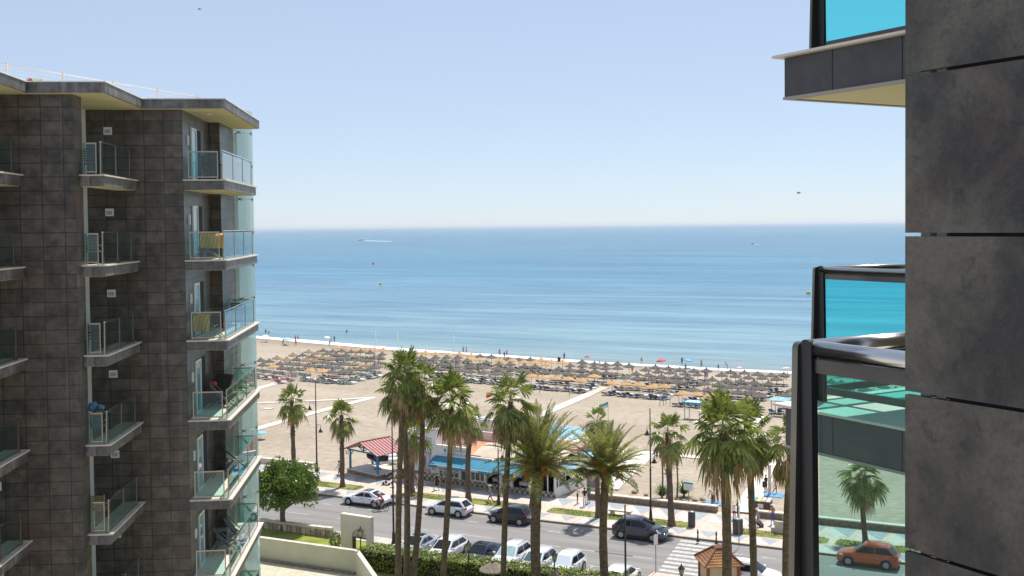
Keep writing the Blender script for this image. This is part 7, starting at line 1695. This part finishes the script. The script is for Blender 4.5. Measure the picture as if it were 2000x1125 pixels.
# beach people
def bp(label, px, py, rz, *a, **k): person(label, GB(px, py), az(rz), *a, shoes=None, **k)
bp('bather in red trunks at the water edge, left of a pair', 577, 668, .5, STAND, None, (.35, .06, .05), skin='tan')
bp('bather at the water edge, right of a pair', 582, 668, -.5, STAND, (.12, .10, .14), (.12, .10, .14), skin='tan', sleeve=False)
bp('bather in red standing alone on the empty sand', 578, 675, PI, STAND, (.40, .07, .05), (.40, .07, .05), skin='tan', sleeve=False)
bp('person in dark clothes standing at the foam', 653, 669, .3, STAND, (.03, .04, .08), (.02, .03, .06))
bp('bather in dark trunks walking along the water, left of a pair', 905, 691, PI/2, WALK, None, Bk, skin='dark'); bp('bather walking along the water, right of a pair', 911, 691, PI/2, WALK2, (.30, .08, .05), (.30, .08, .05), skin='tan', sleeve=False)
bp('bather in blue shorts standing behind tan parasols', 976, 696, .4, STAND, None, (.08, .10, .2), skin='tan'); bp('bather in red bending among the parasols', 990, 697, .9, STAND, (.45, .06, .05), (.2, .05, .05), skin='tan', sleeve=False, h=.9); bp('bather in black near the water behind tan parasols', 985, 701, .9, STAND, Bk, Bk, h=.95)
bp('person in black standing beside the waste drum', 1102, 704, .2, STAND, Bk, Bk, short=False)
bp('bather in pale trunks standing in the shallows, left of the red parasol', 1253, 714, 0, STAND, None, (.5, .45, .4), skin='tan')
bp('pair member in dark swimwear right of the red parasol', 1332, 713, .2, STAND, (.05, .03, .05), (.05, .03, .05), skin='tan', sleeve=False)
bp('bather in dark shorts with folded arms near the water', 1370, 719, PI, HOLD, None, (.03, .03, .05), skin='tan')
bp('child in dark swimwear at the foam line', 1403, 724, .2, STAND, (.03, .04, .06), (.03, .04, .06), h=.75)
bp('bather bending down at the foam line', 1421, 722, PI/2, BENT, None, (.3, .12, .06), skin='tan')
bp('bather in turquoise among the right rows', 1339, 727, .5, STAND, (.02, .30, .36), (.02, .2, .3), skin='tan'); bp('person in blue and yellow among the right rows', 1381, 741, .5, STAND, (.55, .45, .05), (.02, .10, .45)); bp('person in dark blue among the right rows', 1377, 742, -.4, HOLD, (.02, .04, .10), (.02, .08, .4))
bp('bather in a white hat in the centre rows', 1171, 718, .5, STAND, W_, W_, hat=W_); bp('bather in red shorts under the centre parasols', 1235, 730, .5, STAND, None, (.4, .05, .04), skin='tan')
bp('person beside the right end parasols', 1519, 778, 2.0, SIT, (.4, .06, .05), (.05, .05, .05), skin='tan')
bp('sunbather with dark hair lying on a towel at the far left', 520, 670, .6, LIEP, None, (.06, .05, .07), skin='tan', lie=True); bp('sunbather lying on the empty sand left of the parasols', 560, 675, 1.2, LIEP, None, (.25, .06, .05), skin='tan', lie=True); bp('sunbather sitting up under the pale aqua parasol', 553, 672, 1.0, SIT, None, (.05, .05, .06), skin='tan', z=-.42)
bp('sunbather in green sitting beside the white parasol', 644, 675, 1.0, SIT, (.12, .30, .06), (.1, .25, .05), z=-.42); bp('bather in yellow standing beside the white parasol', 647, 672, .2, STAND, (.5, .4, .2), (.5, .4, .2), skin='tan')
for lab, px, py, d in (('swimmer standing waist deep at the far left', 519, 649, .75), ('swimmer with only shoulders above water at the far left', 525, 650, 1.15), ('lone swimmer far out in front of the left parasols', 677, 649, .95)):
    q = G(px, py, SEA); person(lab, Vector((q.x, q.y, SEA-d)), az(.3), STAND, None, (.05, .05, .06), skin='dark', shoes=None)
for lab, px, py in (('bather behind the teal glass, leftmost of three', 1705, 733), ('bather behind the teal glass, middle of three', 1712, 733), ('bather behind the teal glass, rightmost of three', 1721, 733)): bp(lab, px, py, .3, STAND, None, Bk, skin='dark', h=1.1)
for lab, px, py, f in (('dark figure seated under the grey parasols at right end', 1538, 741, Bk), ('bather in red shirt under parasols right of the walkway', 1215, 763, (.5, .05, .05)), ('bather in pink under the right block parasols', 1446, 742, (.5, .2, .3)), ('bather in red near the slab walkway end', 1196, 742, (.5, .1, .05))):
    bp(lab, px, py, 1.0, SIT, f, Bk, skin='tan')
# cyclist
s0, n0 = sn(G(744, 997)); pc_ = W(s0, n0); o = thing('bicycle', 'dark bicycle ridden along the road beside the white coupe', 'bicycle', pc_, SROT+PI/2)
# local y = travel direction (towards -S)
for y in (-.52, .52):
    b = MB()
    for k in range(20):
        a0, a1 = 2*PI*k/20, 2*PI*(k+1)/20; b.tube([(0, y+.33*math.cos(a0), .34+.33*math.sin(a0)), (0, y+.33*math.cos(a1), .34+.33*math.sin(a1))], .022, 5, caps=False)
    w_ = b.build('wheel', M['tyre'], o); b = MB()
    for k in range(9): a0 = PI*k/9; b.tube([(0, y+.31*math.cos(a0), .34+.31*math.sin(a0)), (0, y-.31*math.cos(a0), .34-.31*math.sin(a0))], .004, 3)
    b.build('spokes', M['alu'], w_)
b = MB(); P_ = dict(bb=(0, -.08, .32), rw=(0, -.52, .34), st=(0, -.26, .86), hd=(0, .36, .86), hd2=(0, .40, .70), fw=(0, .52, .34))
for a, c in (('bb', 'rw'), ('bb', 'st'), ('st', 'hd'), ('bb', 'hd2'), ('rw', 'st'), ('hd', 'fw')): b.tube([P_[a], P_[c]], .02, 6)
b.build('frame', M['p_black'], o); b = MB(); b.tube([(0, .36, .86), (0, .34, 1.0)], .016, 5); b.tube([(-.27, .28, 1.02), (0, .36, 1.02), (.27, .28, 1.02)], .014, 5); b.build('handlebar', M['alu'], o)
b = MB(); b.hexa([(-.08, -.38, .88), (.08, -.38, .88), (.03, -.12, .88), (-.03, -.12, .88), (-.08, -.38, .94), (.08, -.38, .94), (.03, -.12, .93), (-.03, -.12, .93)]); b.build('saddle', M['black'], o); b = MB(); b.lathe([(.0001, -.01), (.09, -.01), (.09, .01), (.0001, .01)], n=12); b.xf(Matrix.Translation((.03, -.08, .32)) @ Matrix.Rotation(PI/2, 4, 'Y')); b.build('chainring', M['alu'], o)
b = MB(); b.box(-.14, .42, .78, .14, .66, 1.0); b.build('basket', M['white'], o)
person('cyclist in a red and white shirt riding past the white coupe', pc_-S*-.26, SROT+PI/2, RIDE, (.50, .10, .12), (.08, .08, .1), skin='tan', hat=W_, z=.06)

# ------------------------------------------------------------------ summer haze over the sea
hb = MB(); hb.box(-60000, -300, -6.5, 60000, 130000, 36.5)
hm = bpy.data.materials.new('haze air'); hm.use_nodes = True; t = hm.node_tree; t.nodes.remove(t.nodes['Principled BSDF']); pv = t.nodes.new('ShaderNodeVolumePrincipled')
pv.inputs['Color'].default_value = (.86, .92, 1.0, 1); pv.inputs['Density'].default_value = 0.000065; pv.inputs['Anisotropy'].default_value = .3
t.links.new(pv.outputs[0], t.nodes['Material Output'].inputs['Volume'])
hb.build('haze', hm, kind='stuff')
